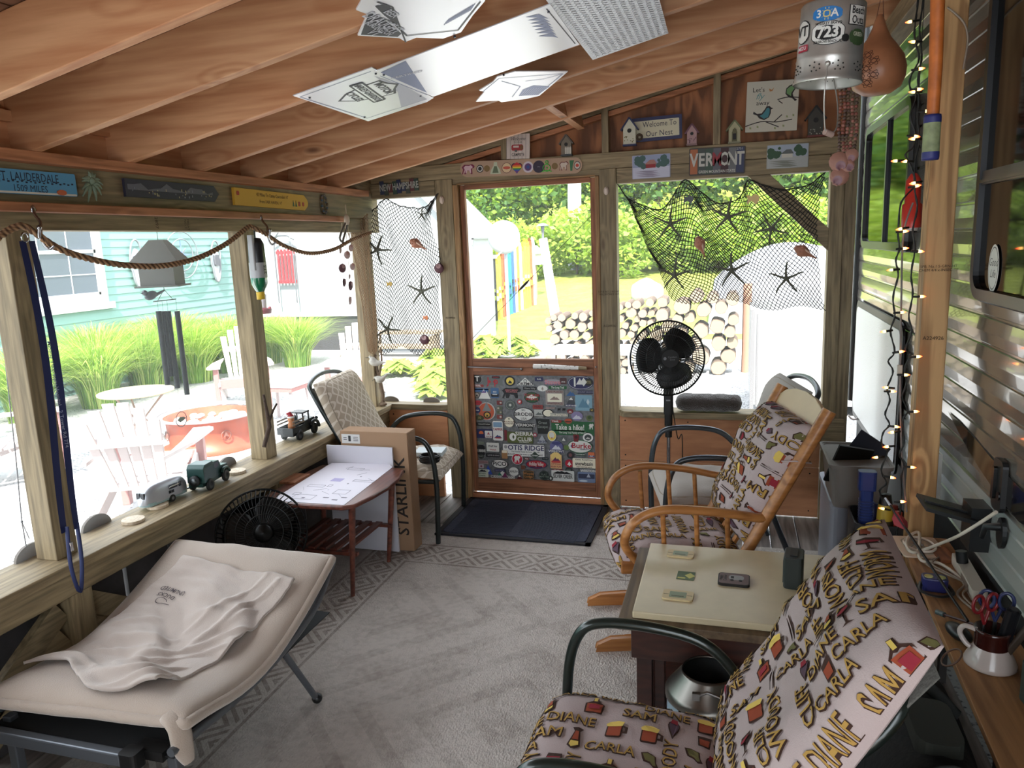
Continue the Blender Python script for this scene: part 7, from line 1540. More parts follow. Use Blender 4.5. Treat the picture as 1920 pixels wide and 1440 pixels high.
zt = D_(310, 563); MB().tube([(0, -.075, zt), (0, .07, zt)], .0025, 6).tube([(0, 0, z2-.01), (0, .0, zt+.05), (0, .05, zt)], .0015, 5).tube([(0, 0, zt+.05), (0, -.05, zt)], .0015, 5).build('hanger_bar', gy, t0)
for px0, px1, yb in ((297, 313, 722), (315, 331, 728), (332, 350, 740), (306, 322, 705)):
    a = at(px0, 583, 0, -2.52)-Vector((q.x, q.y, 0)); zb2 = at(px1, yb, 0, -2.52).z; MB().tube([(0, a.y, a.z), (0, a.y, zb2)], .0125, 12).tube([(0, a.y, a.z), (0, a.y, zt)], .0008, 4).build('chime_tube', P('chime_black', (26, 26, 26), .3, .6), t0)
wq = at(340, 786, 0, -2.52)-Vector((q.x, q.y, 0))
MB().tube([wq+Vector((0, .036*math.cos(a), .036*math.sin(a))) for a in [2*PI*i/24 for i in range(24)]], .002, 6, closed=True).tube([wq+Vector((0, 0, .036)), (0, wq.y, zt)], .0006, 4).build('wind_catcher', gy, t0)
MB().prism([(-.028, 0), (-.01, .013), (.012, .010), (.03, .002), (.012, -.008), (-.01, -.013)], .003, basis(wq, (0, 1, 0), (0, 0, 1))).build('leaf_cutout', P('leaf_grey_green', (96, 110, 80), .6), t0)
# string with knot at the far left
tag(MB().tube([at(8, 660, 0, -2.40), at(30, 860, 0, -2.40), at(41, 978, 0, -2.40), at(52, 1040, 0, -2.40)], .0022, 5).ball(at(41, 978, 0, -2.40), .005, 0, 6).tube([at(41, 978, 0, -2.40), at(55, 1010, 0, -2.40)], .0015, 5).build('hanging_string', TXM((110, 108, 112))), 'thin knotted string hanging down outside the far left window', 'string')
# ---------------------------------------------------------------- things on the left sill
ZS = .6405
def onsill(px, py): return at(px, py, 2, ZS)
bkw = wood('slice_bark', (196, 176, 150), (222, 206, 184), 2, scale=20, knots=0)
for px, py, lab in ((250, 978, 'round pale wood slice lying on the left sill near the first post'), (444, 886, 'round pale wood slice on the left sill beside the green toy truck'), (296, 950, 'wood slice lying under the silver toy camper')):
    q = onsill(px, py); tag(MB().prism(circ(.043, 24), .012, None, 0).build('wood_slice', bkw, None, (q.x, q.y, ZS)), lab, 'wood slice')
for px, py, lab in ((205, 992, 'grey half-round scallop board at the outer edge of the sill by the first post'), (55, 1045, 'grey half-round board at the outer edge of the sill at the far left'), (446, 878, 'grey half-round board at the outer sill edge right of the toy truck')):
    q = onsill(px, py); tag(MB().prism([(.07*math.cos(a), .05*math.sin(a)) for a in [PI*i/16 for i in range(17)]], .012, basis((0, 0, 0), (0, 1, 0), (0, 0, 1))).build('scallop_edging', P('edging_grey', (120, 112, 104), .9), None, (-2.41, q.y+.01, ZS)), lab, 'edging')
for px, lab in ((734, 'grey half-round board outside the narrow back window, left one'), (810, 'grey half-round board outside the narrow back window, right one')):
    q = at(px, 752, 1, YB+.085); tag(MB().prism([(.06*math.cos(a), .034*math.sin(a)) for a in [PI*i/16 for i in range(17)]], .012, basis((0, 0, 0), (1, 0, 0), (0, 0, 1))).build('scallop_edging', P('edging_grey', (120, 112, 104), .9), None, (q.x, YB+.085, .6425)), lab, 'edging')
# silver toy camper
qa, qb = onsill(275, 958), onsill(352, 925); c = (qa+qb)/2; di = (qb-qa).to_2d(); az = math.atan2(di.y, di.x); L_ = di.length*1.08
t0 = thing('toy_camper', 'silver rounded toy camper trailer standing on the left sill', 'toy', (c.x-.02, c.y, ZS+.0), az)
silver = P('toy_silver', (190, 194, 202), .38, .65); teal = P('toy_teal', (150, 176, 178), .4)
def egg(a, b_, zz0=0):
    x = L_*.5*math.copysign(abs(math.sin(a))**.62, math.sin(a)); return x
m_ = MB(); n1, n2 = 22, 22
def camp(u, v):
    a = -PI/2+PI*u; x = L_*.5*math.sin(a); k = max(0, 1-abs(math.sin(a))**4)**.42; th = PI*v; return Vector((x, .038*k*math.copysign(abs(math.cos(th))**.6, math.cos(th)), .022+.078*k*abs(math.sin(th))**.55))
m_.grid(camp, n1, n2); m_.grid(lambda u, v: Vector((L_*.5*math.sin(-PI/2+PI*u), .038*(2*v-1)*max(0, 1-abs(math.sin(-PI/2+PI*u))**4)**.42, .022)), n1, 4); m_.build('shell', silver, t0)
MB().prism([(x*1.0, y) for x, y in rrect(L_*.94, .072, .03, 5)], .014, TR((0, 0, .014))).build('lower_band', teal, t0)
for xx in (-.012, .012): MB().prism(circ(.014, 16), .008, TR((xx-.0, .036, .014), (PI/2, 0, 0))).build('wheel', BLACK(), t0) if 0 else None
for sy in (-1, 1): MB().prism(circ(.0155, 18), .010, TR((.012, sy*.036+.005, .0158), (PI/2, 0, 0)), 0).prism(circ(.007, 12), .0115, TR((.012, sy*.036+.0055, .0158), (PI/2, 0, 0)), 1).build('wheel', [BLACK(), P('hub_grey', (130, 132, 134), .4, .4)], t0)
MB().box(.00, .045, -.0405, -.038, .058, .076, 0).cbox((.022, -.046, .070), (.05, .016, .002), (-.6, 0, 0), 1).box(.055, .068, -.0385, -.036, .055, .074, 0).box(-.004, .008, -.040, -.0385, .040, .052, 0).box(.012, .024, -.040, -.0385, .040, .052, 0).build('side_windows', [P('toy_dark', (30, 34, 44), .2), TXM((210, 212, 206))], t0)
MB().box(-L_*.5+.004, -L_*.5+.012, -.02, -.002, .05, .075).box(-L_*.5+.004, -L_*.5+.012, .002, .02, .05, .075).build('end_windows', P('toy_dark', (30, 34, 44), .2), t0)
MB().box(L_*.45, L_*.62, -.004, .004, .012, .018).build('hitch', P('toy_dark', (30, 34, 44), .2), t0)
# green toy truck
def wheel(x, y, r_, p, m1=None): MB().lathe([(0, -.006), (r_*.5, -.006), (r_, -.006), (r_, .006), (r_*.5, .006), (r_*.4, .003), (0, .003)], TR((x, y, r_), (PI/2, 0, 0)), 20, 0).lathe([(0, -.0075), (r_*.55, -.007), (r_*.3, -.0065)], TR((x, y, r_), (PI/2, 0, 0)), 14, 1).build('wheel', [P('toy_tyre', (24, 26, 28), .6), P('toy_hub', (110, 116, 118), .4, .3)], p)
def toytruck(nm, lab, c, az, s_, col, win):
    t0 = thing(nm, lab, 'toy', c, az); g_ = P('toy_paint_%d' % col[1], col, .3, .2)
    for x in (-.055, .055):
        for y in (-.033, .033): wheel(x*s_, y*s_, .021*s_, t0)
    m_ = MB(); m_.box(-.09*s_, .08*s_, -.026*s_, .026*s_, .020*s_, .034*s_); m_.build('chassis', g_, t0)
    if nm == 'toy_truck':
        MB().box(-.088*s_, -.012*s_, -.033*s_, .033*s_, .034*s_, .088*s_).prism([(-.088*s_, .088*s_), (-.012*s_, .088*s_), (-.025*s_, .10*s_), (-.075*s_, .10*s_)], .066*s_, basis((0, .033*s_, 0), (1, 0, 0), (0, 0, 1))).build('cargo_box', g_, t0, bevel=.002)
        MB().prism([(-.012*s_, .034*s_), (.09*s_, .034*s_), (.085*s_, .06*s_), (.04*s_, .064*s_), (.03*s_, .088*s_), (-.012*s_, .092*s_)], .054*s_, basis((0, .027*s_, 0), (1, 0, 0), (0, 0, 1))).build('cab', g_, t0, bevel=.002)
        MB().box(-.004*s_, .022*s_, -.0275*s_, .0275*s_, .066*s_, .084*s_).build('cab_window', win, t0)
        MB().lathe([(0, -.006), (.02*s_, -.006), (.02*s_, .006), (0, .006)], TR((-.096*s_, 0, .045*s_), (0, PI/2, 0)), 18, 0).lathe([(0, -.008), (.011*s_, -.007), (0, -.0065)], TR((-.096*s_, 0, .045*s_), (0, PI/2, 0)), 12, 1).build('spare_wheel', [P('toy_tyre', (24, 26, 28), .6), P('toy_hub', (110, 116, 118), .4, .3)], t0)
        for sy in (-1, 1): MB().tube(smooth_path([(.03*s_, sy*.034*s_, .038*s_), (.042*s_, sy*.034*s_, .05*s_), (.068*s_, sy*.034*s_, .048*s_), (.085*s_, sy*.034*s_, .03*s_)], 4), .006*s_, 6).build('fender', g_, t0)
    else:
        for sy in (-1, 1):
            MB().box(-.10*s_, -.012*s_, sy*.034*s_-.002, sy*.034*s_+.002, .034*s_, .056*s_).build('bed_side', g_, t0)
            for k in (0, 1): MB().box(-.098*s_, -.014*s_, sy*.034*s_-.001, sy*.034*s_+.001, (.064+k*.012)*s_, (.070+k*.012)*s_).build('stake_rail', P('toy_stake', (120, 108, 92), .7), t0)
            MB().tube(smooth_path([(.03*s_, sy*.036*s_, .036*s_), (.045*s_, sy*.036*s_, .052*s_), (.075*s_, sy*.036*s_, .046*s_), (.088*s_, sy*.036*s_, .022*s_)], 4), .007*s_, 6).build('fender', g_, t0)
        MB().box(-.102*s_, -.098*s_, -.034*s_, .034*s_, .03*s_, .056*s_).box(-.1*s_, -.012*s_, -.033*s_, .033*s_, .032*s_, .036*s_).build('bed', g_, t0)
        MB().box(-.012*s_, .036*s_, -.028*s_, .028*s_, .034*s_, .064*s_).box(.036*s_, .085*s_, -.020*s_, .020*s_, .034*s_, .062*s_).box(-.014*s_, .034*s_, -.03*s_, .03*s_, .094*s_, .10*s_).build('cab', g_, t0, bevel=.002)
        pl = MB()
        for x in (-.011, .030):
            for y in (-.026, .026): pl.box((x-.002)*s_, (x+.003)*s_, (y-.002)*s_, (y+.002)*s_, .064*s_, .095*s_)
        pl.build('cab_pillars', g_, t0); 
        for sy in (-1, 1): MB().ball((.088*s_, sy*.026*s_, .055*s_), .008*s_, 0, 8).build('headlamp', g_, t0)
    return t0
qa, qb = onsill(372, 928), onsill(425, 898); c = (qa+qb)/2; di = (qb-qa).to_2d()
toytruck('toy_truck', 'dark green toy box truck parked ahead of the silver toy camper on the sill', (c.x-.03, c.y+.02, ZS), math.atan2(di.y, di.x)+.05, 1.25, (34, 64, 60), P('toy_dark', (30, 34, 44), .2))
qa, qb = onsill(540, 834), onsill(600, 805); c = (qa+qb)/2; di = (qb-qa).to_2d()
pk = toytruck('toy_pickup', 'dark grey toy pickup with stake sides standing right of the second post', (c.x-.035, c.y+.01, ZS), math.atan2(di.y, di.x)+.0, 1.45, (40, 44, 46), P('toy_dark', (30, 34, 44), .2))
R0 = Matrix.Translation(pk.location) @ Matrix.Rotation(pk.rotation_euler.z, 4, 'Z')
f0 = thing('santa_hat_figure', 'small tan figure in a red and white hat riding in the toy pickup bed', 'figurine', R0 @ Vector((-.085, -.005, .055)))
MB().lathe([(0, 0), (.019, 0), (.02, .03), (.015, .05), (.018, .058), (.016, .078), (0, .084)], n=14).build('body', TXM((176, 116, 76)), f0)
MB().lathe([(.020, .074), (.022, .079), (.020, .084)], n=14).build('hat_brim', TXM((220, 214, 206)), f0); MB().tube([(0, 0, .08), (-.004, -.006, .10), (-.016, -.016, .098)], [.018, .012, .004], 10).build('hat', TXM((140, 24, 34)), f0)
f1 = MB().lathe([(.026, 0), (.0, .075)], n=14).lathe([(.02, .03), (0, .085)], n=12).build('toy_fir_tree', P('toy_fir', (84, 96, 100), .9, bump=1, bs=200), None, R0 @ Vector((-.035, 0, .056))); tag(f1, 'tiny grey-green fir tree in the bed of the toy pickup', 'toy tree')
# stick leaning by the second post
tag(MB().tube([at(495, 838, 0, -2.24), at(505, 800, 0, -2.24), at(502, 780, 0, -2.24), at(494, 740, 0, -2.24)], [.010, .012, .010, .006], 8).tube([at(505, 790, 0, -2.24), at(512, 770, 0, -2.24), at(519, 757, 0, -2.235)], [.007, .006, .005], 7).build('forked_branch', P('dark_bark', (74, 58, 48), .9, bump=.8, bs=80)), 'short forked branch fixed to the second post above the sill', 'branch')
# driftwood with sandpipers in the corner
t0 = thing('driftwood_stand', 'upright driftwood branch standing in the back-left corner under the net', 'driftwood', at(716, 760, 1, YB-.07)); o_ = Vector(t0.location); dwm = P('driftwood', (128, 108, 90), .9, bump=.8, bs=90)
g2 = lambda x, y: at(x, y, 1, YB-.07)-o_
t0.location.z = ZS+.002; dz = o_.z-t0.location.z
G2 = lambda x, y: g2(x, y)+Vector((0, 0, dz))
MB().tube([Vector((.01, 0, 0)), G2(718, 740), G2(712, 712), G2(706, 690), G2(702, 665), G2(700, 640)], [.014, .013, .014, .012, .012, .008], 8).tube([G2(712, 700), G2(716, 680), G2(714, 650)], [.008, .007, .005], 7).tube([G2(706, 668), G2(696, 664), G2(690, 655)], [.008, .006, .004], 6).ball(Vector((.01, 0, .012)), .022, 0, 10, sc=(1.4, 1, .6)).build('branch', dwm, t0)
def piper(px, py, lab, tilt, s_=1.):
    q = at(px, py, 1, YB-.10); b0 = thing('sandpiper_figure', lab, 'bird figurine', q, (0, 0, 0)); w_ = P('piper_white', (190, 184, 174), .6, vary=.1, vs=40)
    R = Matrix.Rotation(tilt, 4, 'Y'); V = lambda x, z, y=0: R @ Vector((x*s_, y*s_, z*s_))
    MB().tube(smooth_path([V(-.052, .022), V(-.046, .026), V(-.036, .018), V(-.024, .0), V(0, -.006), V(.028, .0), V(.05, .004), V(.065, .006)], 4), [.004*s_]+[.008*s_, .0105*s_, .0125*s_, .012*s_, .011*s_, .012*s_, .016*s_, .02*s_, .023*s_, .025*s_, .026*s_, .026*s_, .026*s_, .025*s_, .023*s_, .021*s_, .019*s_, .017*s_, .015*s_, .012*s_, .010*s_, .009*s_, .008*s_, .006*s_, .005*s_, .004*s_, .003*s_, .002*s_], 12).build('body', w_, b0)
    MB().tube([V(-.056, .022), V(-.082, .019)], [.0022*s_, .001*s_], 6).ball(V(-.048, .027, -.009), .0018*s_, 0, 6).build('bill_and_eye', TXM((24, 22, 22)), b0)
    for k in (-.006, .01): MB().tube([V(k, -.02), V(k+.002, -.055)], .0016*s_, 5).build('leg', TXM((40, 36, 34)), b0)
piper(706, 679, 'white sandpiper figure facing left on the driftwood, the upper one', .12); piper(716, 709, 'white sandpiper figure tilted tail-up on the driftwood, the lower one', -.5, .9)
# ---------------------------------------------------------------- metal signs under the rafters
def atr(px, py, off=.006):
    v = (px-960)*_r2+(py-720)*_d2+FOC*_f; k = 2.034+.451-off; t_ = (k-EYE.z+.205*EYE.x)/(v.z-.205*v.x); return EYE+v*t_
UR = Vector((1, 0, .205)).normalized(); NR = Vector((.205, 0, -1)).normalized()   # outward (down)
alu = P('polished_metal', (240, 242, 248), .3, .45); alu2 = P('tin_blue', (120, 130, 165), .4, .5); tdk = P('tin_dark', (26, 30, 48), .4, .2); ttx = P('tin_text', (200, 204, 214), .5)
def tin(name, lab, pts, th, extra=None, off=.006, mats=None, cen=None):
    q = [atr(*p, off) for p in pts]; c = sum(q, Vector())/len(q); T0 = basis((0, 0, 0), (1, 0, .205), (0, -1, 0)); T0.translation = (0, 0, 0); Ti = T0.inverted()
    pl_ = [tuple((Ti @ (a-c)).xy) for a in q]; m_ = MB()
    ar_ = sum(pl_[i][0]*pl_[(i+1) % len(pl_)][1]-pl_[(i+1) % len(pl_)][0]*pl_[i][1] for i in range(len(pl_)))
    if ar_ < 0: pl_ = pl_[::-1]
    m_.prism(pl_, th, T0, 0)
    W = lambda px, py: Ti @ (atr(px, py, off)-c)
    if extra: extra(m_, T0, W, th)
    o = m_.build(name, mats or [alu, alu2, tdk, ttx], None, c); tag(o, lab, 'sign'); return o
def line(m_, T, a, b_, w_, z, k): d = (b_-a).xy.normalized()*0+Vector((b_.x-a.x, b_.y-a.y)).normalized(); n_ = Vector((-d.y, d.x))*w_; m_.add([(a.x+n_.x, a.y+n_.y, z), (b_.x+n_.x, b_.y+n_.y, z), (b_.x-n_.x, b_.y-n_.y, z), (a.x-n_.x, a.y-n_.y, z)], [(0, 1, 2, 3)], k, False, T)
def poly_px(m_, T, W, pts, z, k): m_.add([(*W(*p).xy, z) for p in pts], [tuple(range(len(pts)))], k, False, T)
def ex(m_, T, W, th):
    z = th+.0008
    for pts in (((670, 15), (690, 26), (672, 64), (740, 68), (705, 45)), ): poly_px(m_, T, W, [(690, 24), (676, 62), (745, 66), (752, 60), (725, 38), (704, 26)], z, 2)
    poly_px(m_, T, W, [(702, 8), (720, 26), (745, 44), (742, 20), (724, 4)], z, 2)
    for a, b_ in (((706, 0), (735, 10)), ((735, 10), (760, 76)), ((690, 22), (735, 38)), ((735, 38), (762, 64)), ((762, 64), (800, 60)), ((800, 60), (858, 54)), ((858, 54), (900, 0))): line(m_, T, W(*a), W(*b_), .0025, z+.0004, 2)
    for i in range(13): line(m_, T, W(832+i*4, 44-i*2.2), W(842+i*4, 32-i*2.4), .0016, z, 1)
    u = W(740, 50)-W(700, 28); an = math.atan2(u.y, u.x)
    for tx, (px, py), s_ in (('DRAUGHT', (718, 40), .05), ('BURLINGTON', (710, 50), .028), ('VT', (700, 58), .045), ('BEER', (733, 22), .035)):
        p = W(px, py); m_.text(tx, T @ Matrix.Translation((p.x, p.y, 0)) @ Matrix.Rotation(an, 4, 'Z'), s_, 3, ext=z+.0008, bold=.02, sx=.8)
tin('beer_sign', 'starburst shaped metal beer sign reading DRAUGHT BURLINGTON VT under the rafters', [(676, 0), (667, 16), (688, 24), (670, 64), (748, 69), (760, 76), (780, 68), (830, 70), (864, 58), (886, 26), (908, 0), (925, -40), (690, -40)], .004, ex)
def ex(m_, T, W, th):
    z = th+.0006; poly_px(m_, T, W, [(713, 134), (760, 112), (800, 172), (790, 168)], z, 1)
    for i in range(7): poly_px(m_, T, W, [(985+i*4, 30+i*6), (1010+i*4, 24+i*6), (1028+i*3, 33+i*6), (1012+i*4, 31+i*6)], z, 1)
    line(m_, T, W(1024, 14), W(1078, 80), .002, z, 2); line(m_, T, W(712, 140), W(800, 176), .002, z, 1)
    p = W(762, 138); u = W(790, 130)-W(750, 148); an = math.atan2(u.y, u.x)
    m_.text('CERTIFIED', T @ Matrix.Translation((p.x, p.y, 0)) @ Matrix.Rotation(an-.5, 4, 'Z'), .03, 3, ext=z+.0004, bold=.02, sx=.8)
    for px, py in ((719, 138), (1028, 20), (852, 67), (944, 139)): p = W(px, py); m_.prism(circ(.004, 8), .003+th, T @ Matrix.Translation((p.x, p.y, 0)), 2)
tin('long_metal_sign', 'long plain bright metal sign fixed across the rafters', [(703, 132), (1031, 6), (1086, 82), (812, 180)], .003, ex, .010)
def ex(m_, T, W, th):
    z = th+.0006; p = W(690, 172); u = W(750, 150)-W(640, 190); u = W(745, 200)-W(690, 160); an = math.atan2(u.y, u.x); A = T @ Matrix.Translation((p.x, p.y, 0)) @ Matrix.Rotation(an+.0, 4, 'Z')
    S_ = .10
    for k, (s_, m) in enumerate(((1, 2), (.9, 0))):
        m_.prism([(x*S_*s_, y*S_*s_) for x, y in ((-1, .75), (-.45, .9), (0, 1.15), (.45, .9), (1, .75), (.9, 0), (.55, -.7), (0, -1.15), (-.55, -.7), (-.9, 0))], z+.0004*k, A, m)
        m_.prism([(x*s_, y*s_*(1 if k == 0 else .8)) for x, y in rrect(S_*2.7, S_*.5, .004, 1)], z+.001+.0004*k, A, m)
    m_.text('HARLEY-DAVIDSON', A, .034, 2, ext=z+.0022, bold=.03, sx=.88); m_.text('MOTOR', A @ Matrix.Translation((0, S_*.58, 0)), .042, 2, ext=z+.0012, bold=.03); m_.text('CYCLES', A @ Matrix.Translation((0, -S_*.52, 0)), .038, 2, ext=z+.0012, bold=.03)
    for a, b_ in (((562, 180), (695, 132)), ((562, 180), (688, 220)), ((688, 220), (800, 184))): line(m_, T, W(*a), W(*b_), .0016, z, 1)
    poly_px(m_, T, W, [(700, 140), (760, 160), (800, 184), (752, 200), (745, 170)], z-.0002, 3)
    for px, py in ((580, 181), (683, 218), (704, 136), (788, 178)): p = W(px, py); m_.prism(circ(.004, 8), .003+th, T @ Matrix.Translation((p.x, p.y, 0)), 2)
tin('motorcycle_sign', 'white metal sign with a bar and shield emblem, leftmost of the ceiling signs', [(549, 178), (697, 125), (813, 182), (800, 190), (690, 226)], .003, ex, .006)
def ex(m_, T, W, th):
    z = th+.0006; poly_px(m_, T, W, [(972, 178), (1008, 176), (1030, 160), (1000, 158), (980, 166)], z, 1)
    for i in range(9): line(m_, T, W(975+i*4, 178-i*.4), W(986+i*5, 165-i*.6), .0015, z+.0003, 3)
    for a, b_ in (((905, 170), (935, 145)), ((935, 145), (1055, 136)), ((1055, 136), (1008, 176)), ((940, 150), (975, 160)), ((975, 160), (960, 180)), ((1055, 136), (1020, 146)), ((1020, 146), (985, 150))): line(m_, T, W(*a), W(*b_), .0018, z+.0004, 1)
tin('can_sign', 'small starburst metal sign under the last rafters near the blocking', [(892, 189), (908, 170), (898, 168), (924, 152), (932, 142), (966, 132), (1065, 132), (1011, 178), (985, 184), (940, 190), (934, 187)], .004, ex)
def ex(m_, T, W, th):
    q = [W(*p) for p in ((1030, 4), (1111, 109), (1250, 60), (1228, -30), (1030, -60))]; xs = [p.x for p in q]; ys = [p.y for p in q]
    nx = 26; i = 0; y = min(ys)
    while y < max(ys):
        x = min(xs)+(i % 2)*.012
        while x < max(xs):
            if inpoly(x, y, [(p.x, p.y) for p in q]): m_.cbox((x, y, th+.0008), (.016, .0035, .0016), (0, 0, .7 if i % 2 else -.7), 0, T)
            x += .024
        y += .012; i += 1
def inpoly(x, y, pl_):
    c = False; j = len(pl_)-1
    for i in range(len(pl_)):
        if ((pl_[i][1] > y) != (pl_[j][1] > y)) and (x < (pl_[j][0]-pl_[i][0])*(y-pl_[i][1])/(pl_[j][1]-pl_[i][1])+pl_[i][0]): c = not c
        j = i
    return c
tin('tread_plate', 'pale diamond tread plate fixed under the rafters at the top of the view', [(1020, -6), (1111, 111), (1253, 61), (1226, -40), (1010, -70)], .003, ex, .008, [P('tread_plate', (206, 208, 212), .35, .5)])
# ================================================================ right side: hanging things
galv = P('galvanized', (206, 204, 198), .34, .7, vary=.15, vs=14)
t0 = thing('tin_bucket', 'upside-down tin bucket covered in stickers hanging from the rafters', 'bucket', (.226, 2.2, 2.05), (.0, .05, 0))
MB().lathe([(.083, 0), (.0845, .004), (.081, .01), (.079, .05), (.0805, .055), (.079, .06), (.078, .13), (.0775, .185), (.074, .19), (0, .192)], n=48).lathe([(0, .188), (.072, .186), (.0765, .06), (.0805, .004)], n=48).build('bucket_body', galv, t0)
hm = MB(); rd = random.Random(4)
for k in range(9):
    a0 = 2*PI*k/9
    for dx, dz in ((0, 0), (.012, .006), (-.012, .006), (.006, -.008), (-.006, -.008), (0, .012), (.014, -.004)):
        a = a0+dx/.08; hm.ball((.0805*math.cos(a), .0805*math.sin(a), .030+dz), .0022, 0, 6)
hm.build('punched_holes', P('hole_dark', (40, 40, 40), .5, .5), t0)
def wrap(m_, poly, th0, z0, r_, k):   # wrap a flat outline on the bucket side, centred at angle th0
    f = fine(poly, .003); xs = [q[0] for q in f]; a, b2 = min(xs), max(xs); n = 22; vs = []
    for i in range(n+1):
        x = a+(b2-a)*i/n; near = [q[1] for q in f if abs(q[0]-x) < (b2-a)/n*.75+.0016]; vs += [(r_*math.cos(th0+x/r_), r_*math.sin(th0+x/r_), z0+y) for y in (min(near), max(near))]
    m_.add(vs, [(2*i, 2*i+2, 2*i+3, 2*i+1) for i in range(n)], k)
def wtext(m_, tx, size, th0, z0, r_, k, sx=1., bold=.02): m_.text(tx, None, size, k, bold=bold, sx=sx, fn=lambda x, y: ((r_+.0007)*math.cos(th0+x/r_), (r_+.0007)*math.sin(th0+x/r_), z0+y))
def wst(name, cols, fn): m_ = MB(); fn(m_); m_.build('sticker', [TXM(c) for c in cols], t0)
A0 = -PI/2-.10
def f1(m): wrap(m, circ(.5, 32, .070, .034), A0-.16, .152, .0808, 0); wtext(m, '3   A', .026, A0-.16, .152, .0818, 1); wrap(m, circ(.0085, 16), A0-.17, .152, .0818, 2); wrap(m, circ(.0055, 16), A0-.17, .152, .0824, 0); [wrap(m, [(.011*math.cos(a)-.0006, .011*math.sin(a)), (.015*math.cos(a), .015*math.sin(a)), (.011*math.cos(a)+.0012, .011*math.sin(a)+.001)], A0-.17, .152, .0820, 2) for a in [2*PI*i/10 for i in range(10)]]
wst('s', [(40, 120, 190), (226, 226, 222), (220, 200, 120)], f1)
def f2(m): wrap(m, circ(.5, 32, .080, .056), A0-.10, .108, .0806, 1); wrap(m, circ(.5, 32, .077, .053), A0-.10, .108, .0810, 0); wrap(m, circ(.5, 32, .060, .034), A0-.10, .108, .0816, 1); wtext(m, '723', .034, A0-.10, .108, .0820, 0, bold=.04); wtext(m, 'WHISKEY BRAVO', .010, A0-.10, .129, .0818, 1, sx=.8); wtext(m, 'SEAGROVE BEACH, FL', .0085, A0-.10, .087, .0818, 1, sx=.8)
wst('s', [(226, 226, 222), (16, 16, 18)], f2)
def f3(m): wrap(m, rrect(.05, .046, .002, 1), A0+.80, .148, .0798, 1); wrap(m, rrect(.047, .043, .002, 1), A0+.80, .148, .0808, 0); wtext(m, 'Beach', .024, A0+.80, .158, .0818, 1, sx=.7); wtext(m, 'Outs', .026, A0+.80, .136, .0818, 1, sx=.7)
wst('s', [(216, 214, 208), (24, 24, 26)], f3)
def f4(m): wrap(m, circ(.5, 24, .05, .038), A0+.86, .098, .0808, 0); wtext(m, 'GREEN', .013, A0+.86, .104, .0816, 1, sx=.8)
wst('s', [(62, 84, 52), (196, 200, 180)], f4)
def f5(m): wrap(m, circ(.5, 24, .046, .056), A0-.98, .120, .0804, 1); wrap(m, circ(.5, 24, .042, .052), A0-.98, .120, .0810, 0); wtext(m, 'VT', .034, A0-.98, .120, .0818, 1)
wst('s', [(216, 214, 208), (24, 24, 26)], f5)
def f6(m): wrap(m, rrect(.036, .016, .003, 2), A0-.92, .080, .0816, 0); wtext(m, 'ME2U', .012, A0-.92, .080, .0824, 1)
wst('s', [(170, 40, 60), (226, 220, 220)], f6)
wst('s', [(20, 20, 20)], lambda m: wrap(m, circ(.009, 14), A0+.42, .094, .0820, 0))
MB().tube(smooth_path([(-.01, -.082, .035), (-.012, -.086, -.04), (.0, -.05, -.115), (.012, -.035, -.128)], 5), .0018, 6).tube(smooth_path([(.02, .078, .035), (.035, .05, -.04), (.03, -.02, -.11), (.012, -.035, -.128)], 5), .0018, 6).ball((-.01, -.083, .035), .007, 0, 8).build('bail_wire', galv, t0)
MB().tube([(.0, -.045, -.122), (.02, -.03, -.128)], .008, 10).build('bail_grip', TXM((176, 150, 140)), t0)
MB().tube([(0, 0, .19), (0, 0, RZ(.226)-2.05+.0)], .0016, 5).build('hang_wire', galv, t0)
t0 = thing('gourd', 'orange-brown dried gourd with engraved leaves hanging behind the tin bucket', 'gourd', (.422, 2.7, 2.088))
gr_ = P('gourd_skin', (160, 106, 74), .35, vary=.15, vs=18); MB().lathe([(0, 0), (.04, .004), (.068, .022), (.080, .05), (.082, .08), (.074, .112), (.054, .142), (.034, .168), (.022, .195), (.013, .222), (.009, .235), (0, .238)], n=40).build('gourd_body', gr_, t0)
en = MB()
def grd(x, z):   # on the gourd's skin facing the camera
    P_ = [(.004, .04), (.022, .068), (.05, .080), (.08, .082), (.112, .074), (.142, .054), (.168, .034)]
    r_ = P_[0][1]
    for (a, ra), (b2, rb) in zip(P_, P_[1:]):
        if a <= z <= b2: r_ = ra+(rb-ra)*(z-a)/(b2-a)
    th = -PI/2-.55+x/r_; return Vector(((r_+.0008)*math.cos(th), (r_+.0008)*math.sin(th), z))
for cx_, cz_ in ((0, .11), (.0, .07), (-.02, .09), (.02, .09), (-.02, .05), (.02, .05), (0, .03)):
    for rt_ in (-.8, 0, .8):
        en.tube([grd(cx_+.016*math.cos(a)*math.cos(rt_)-.006*math.sin(a)*math.sin(rt_), min(.165, max(.006, cz_+.016*math.cos(a)*math.sin(rt_)+.006*math.sin(a)*math.cos(rt_)))) for a in [2*PI*i/14 for i in range(14)]], .0007, 4, closed=True)
en.build('engraving', P('burnt_line', (74, 40, 30), .7), t0)
MB().tube([(.012, 0, .21), (.004, 0, .31), (-.012, 0, .21)], .0022, 5).tube([(.004, 0, .31), (.004, 0, RZ(.42)-2.088)], .002, 5).build('leather_cord', TXM((110, 66, 44)), t0)
t0 = thing('beaded_shell_strand', 'strands of pink and brown beads ending in shells hanging below the bucket', 'beads', (.458, 3.6, 2.0))
bc = [TXM(c) for c in ((150, 92, 82), (120, 96, 80), (176, 120, 108), (96, 76, 70))]; rd = random.Random(8); nb = 0
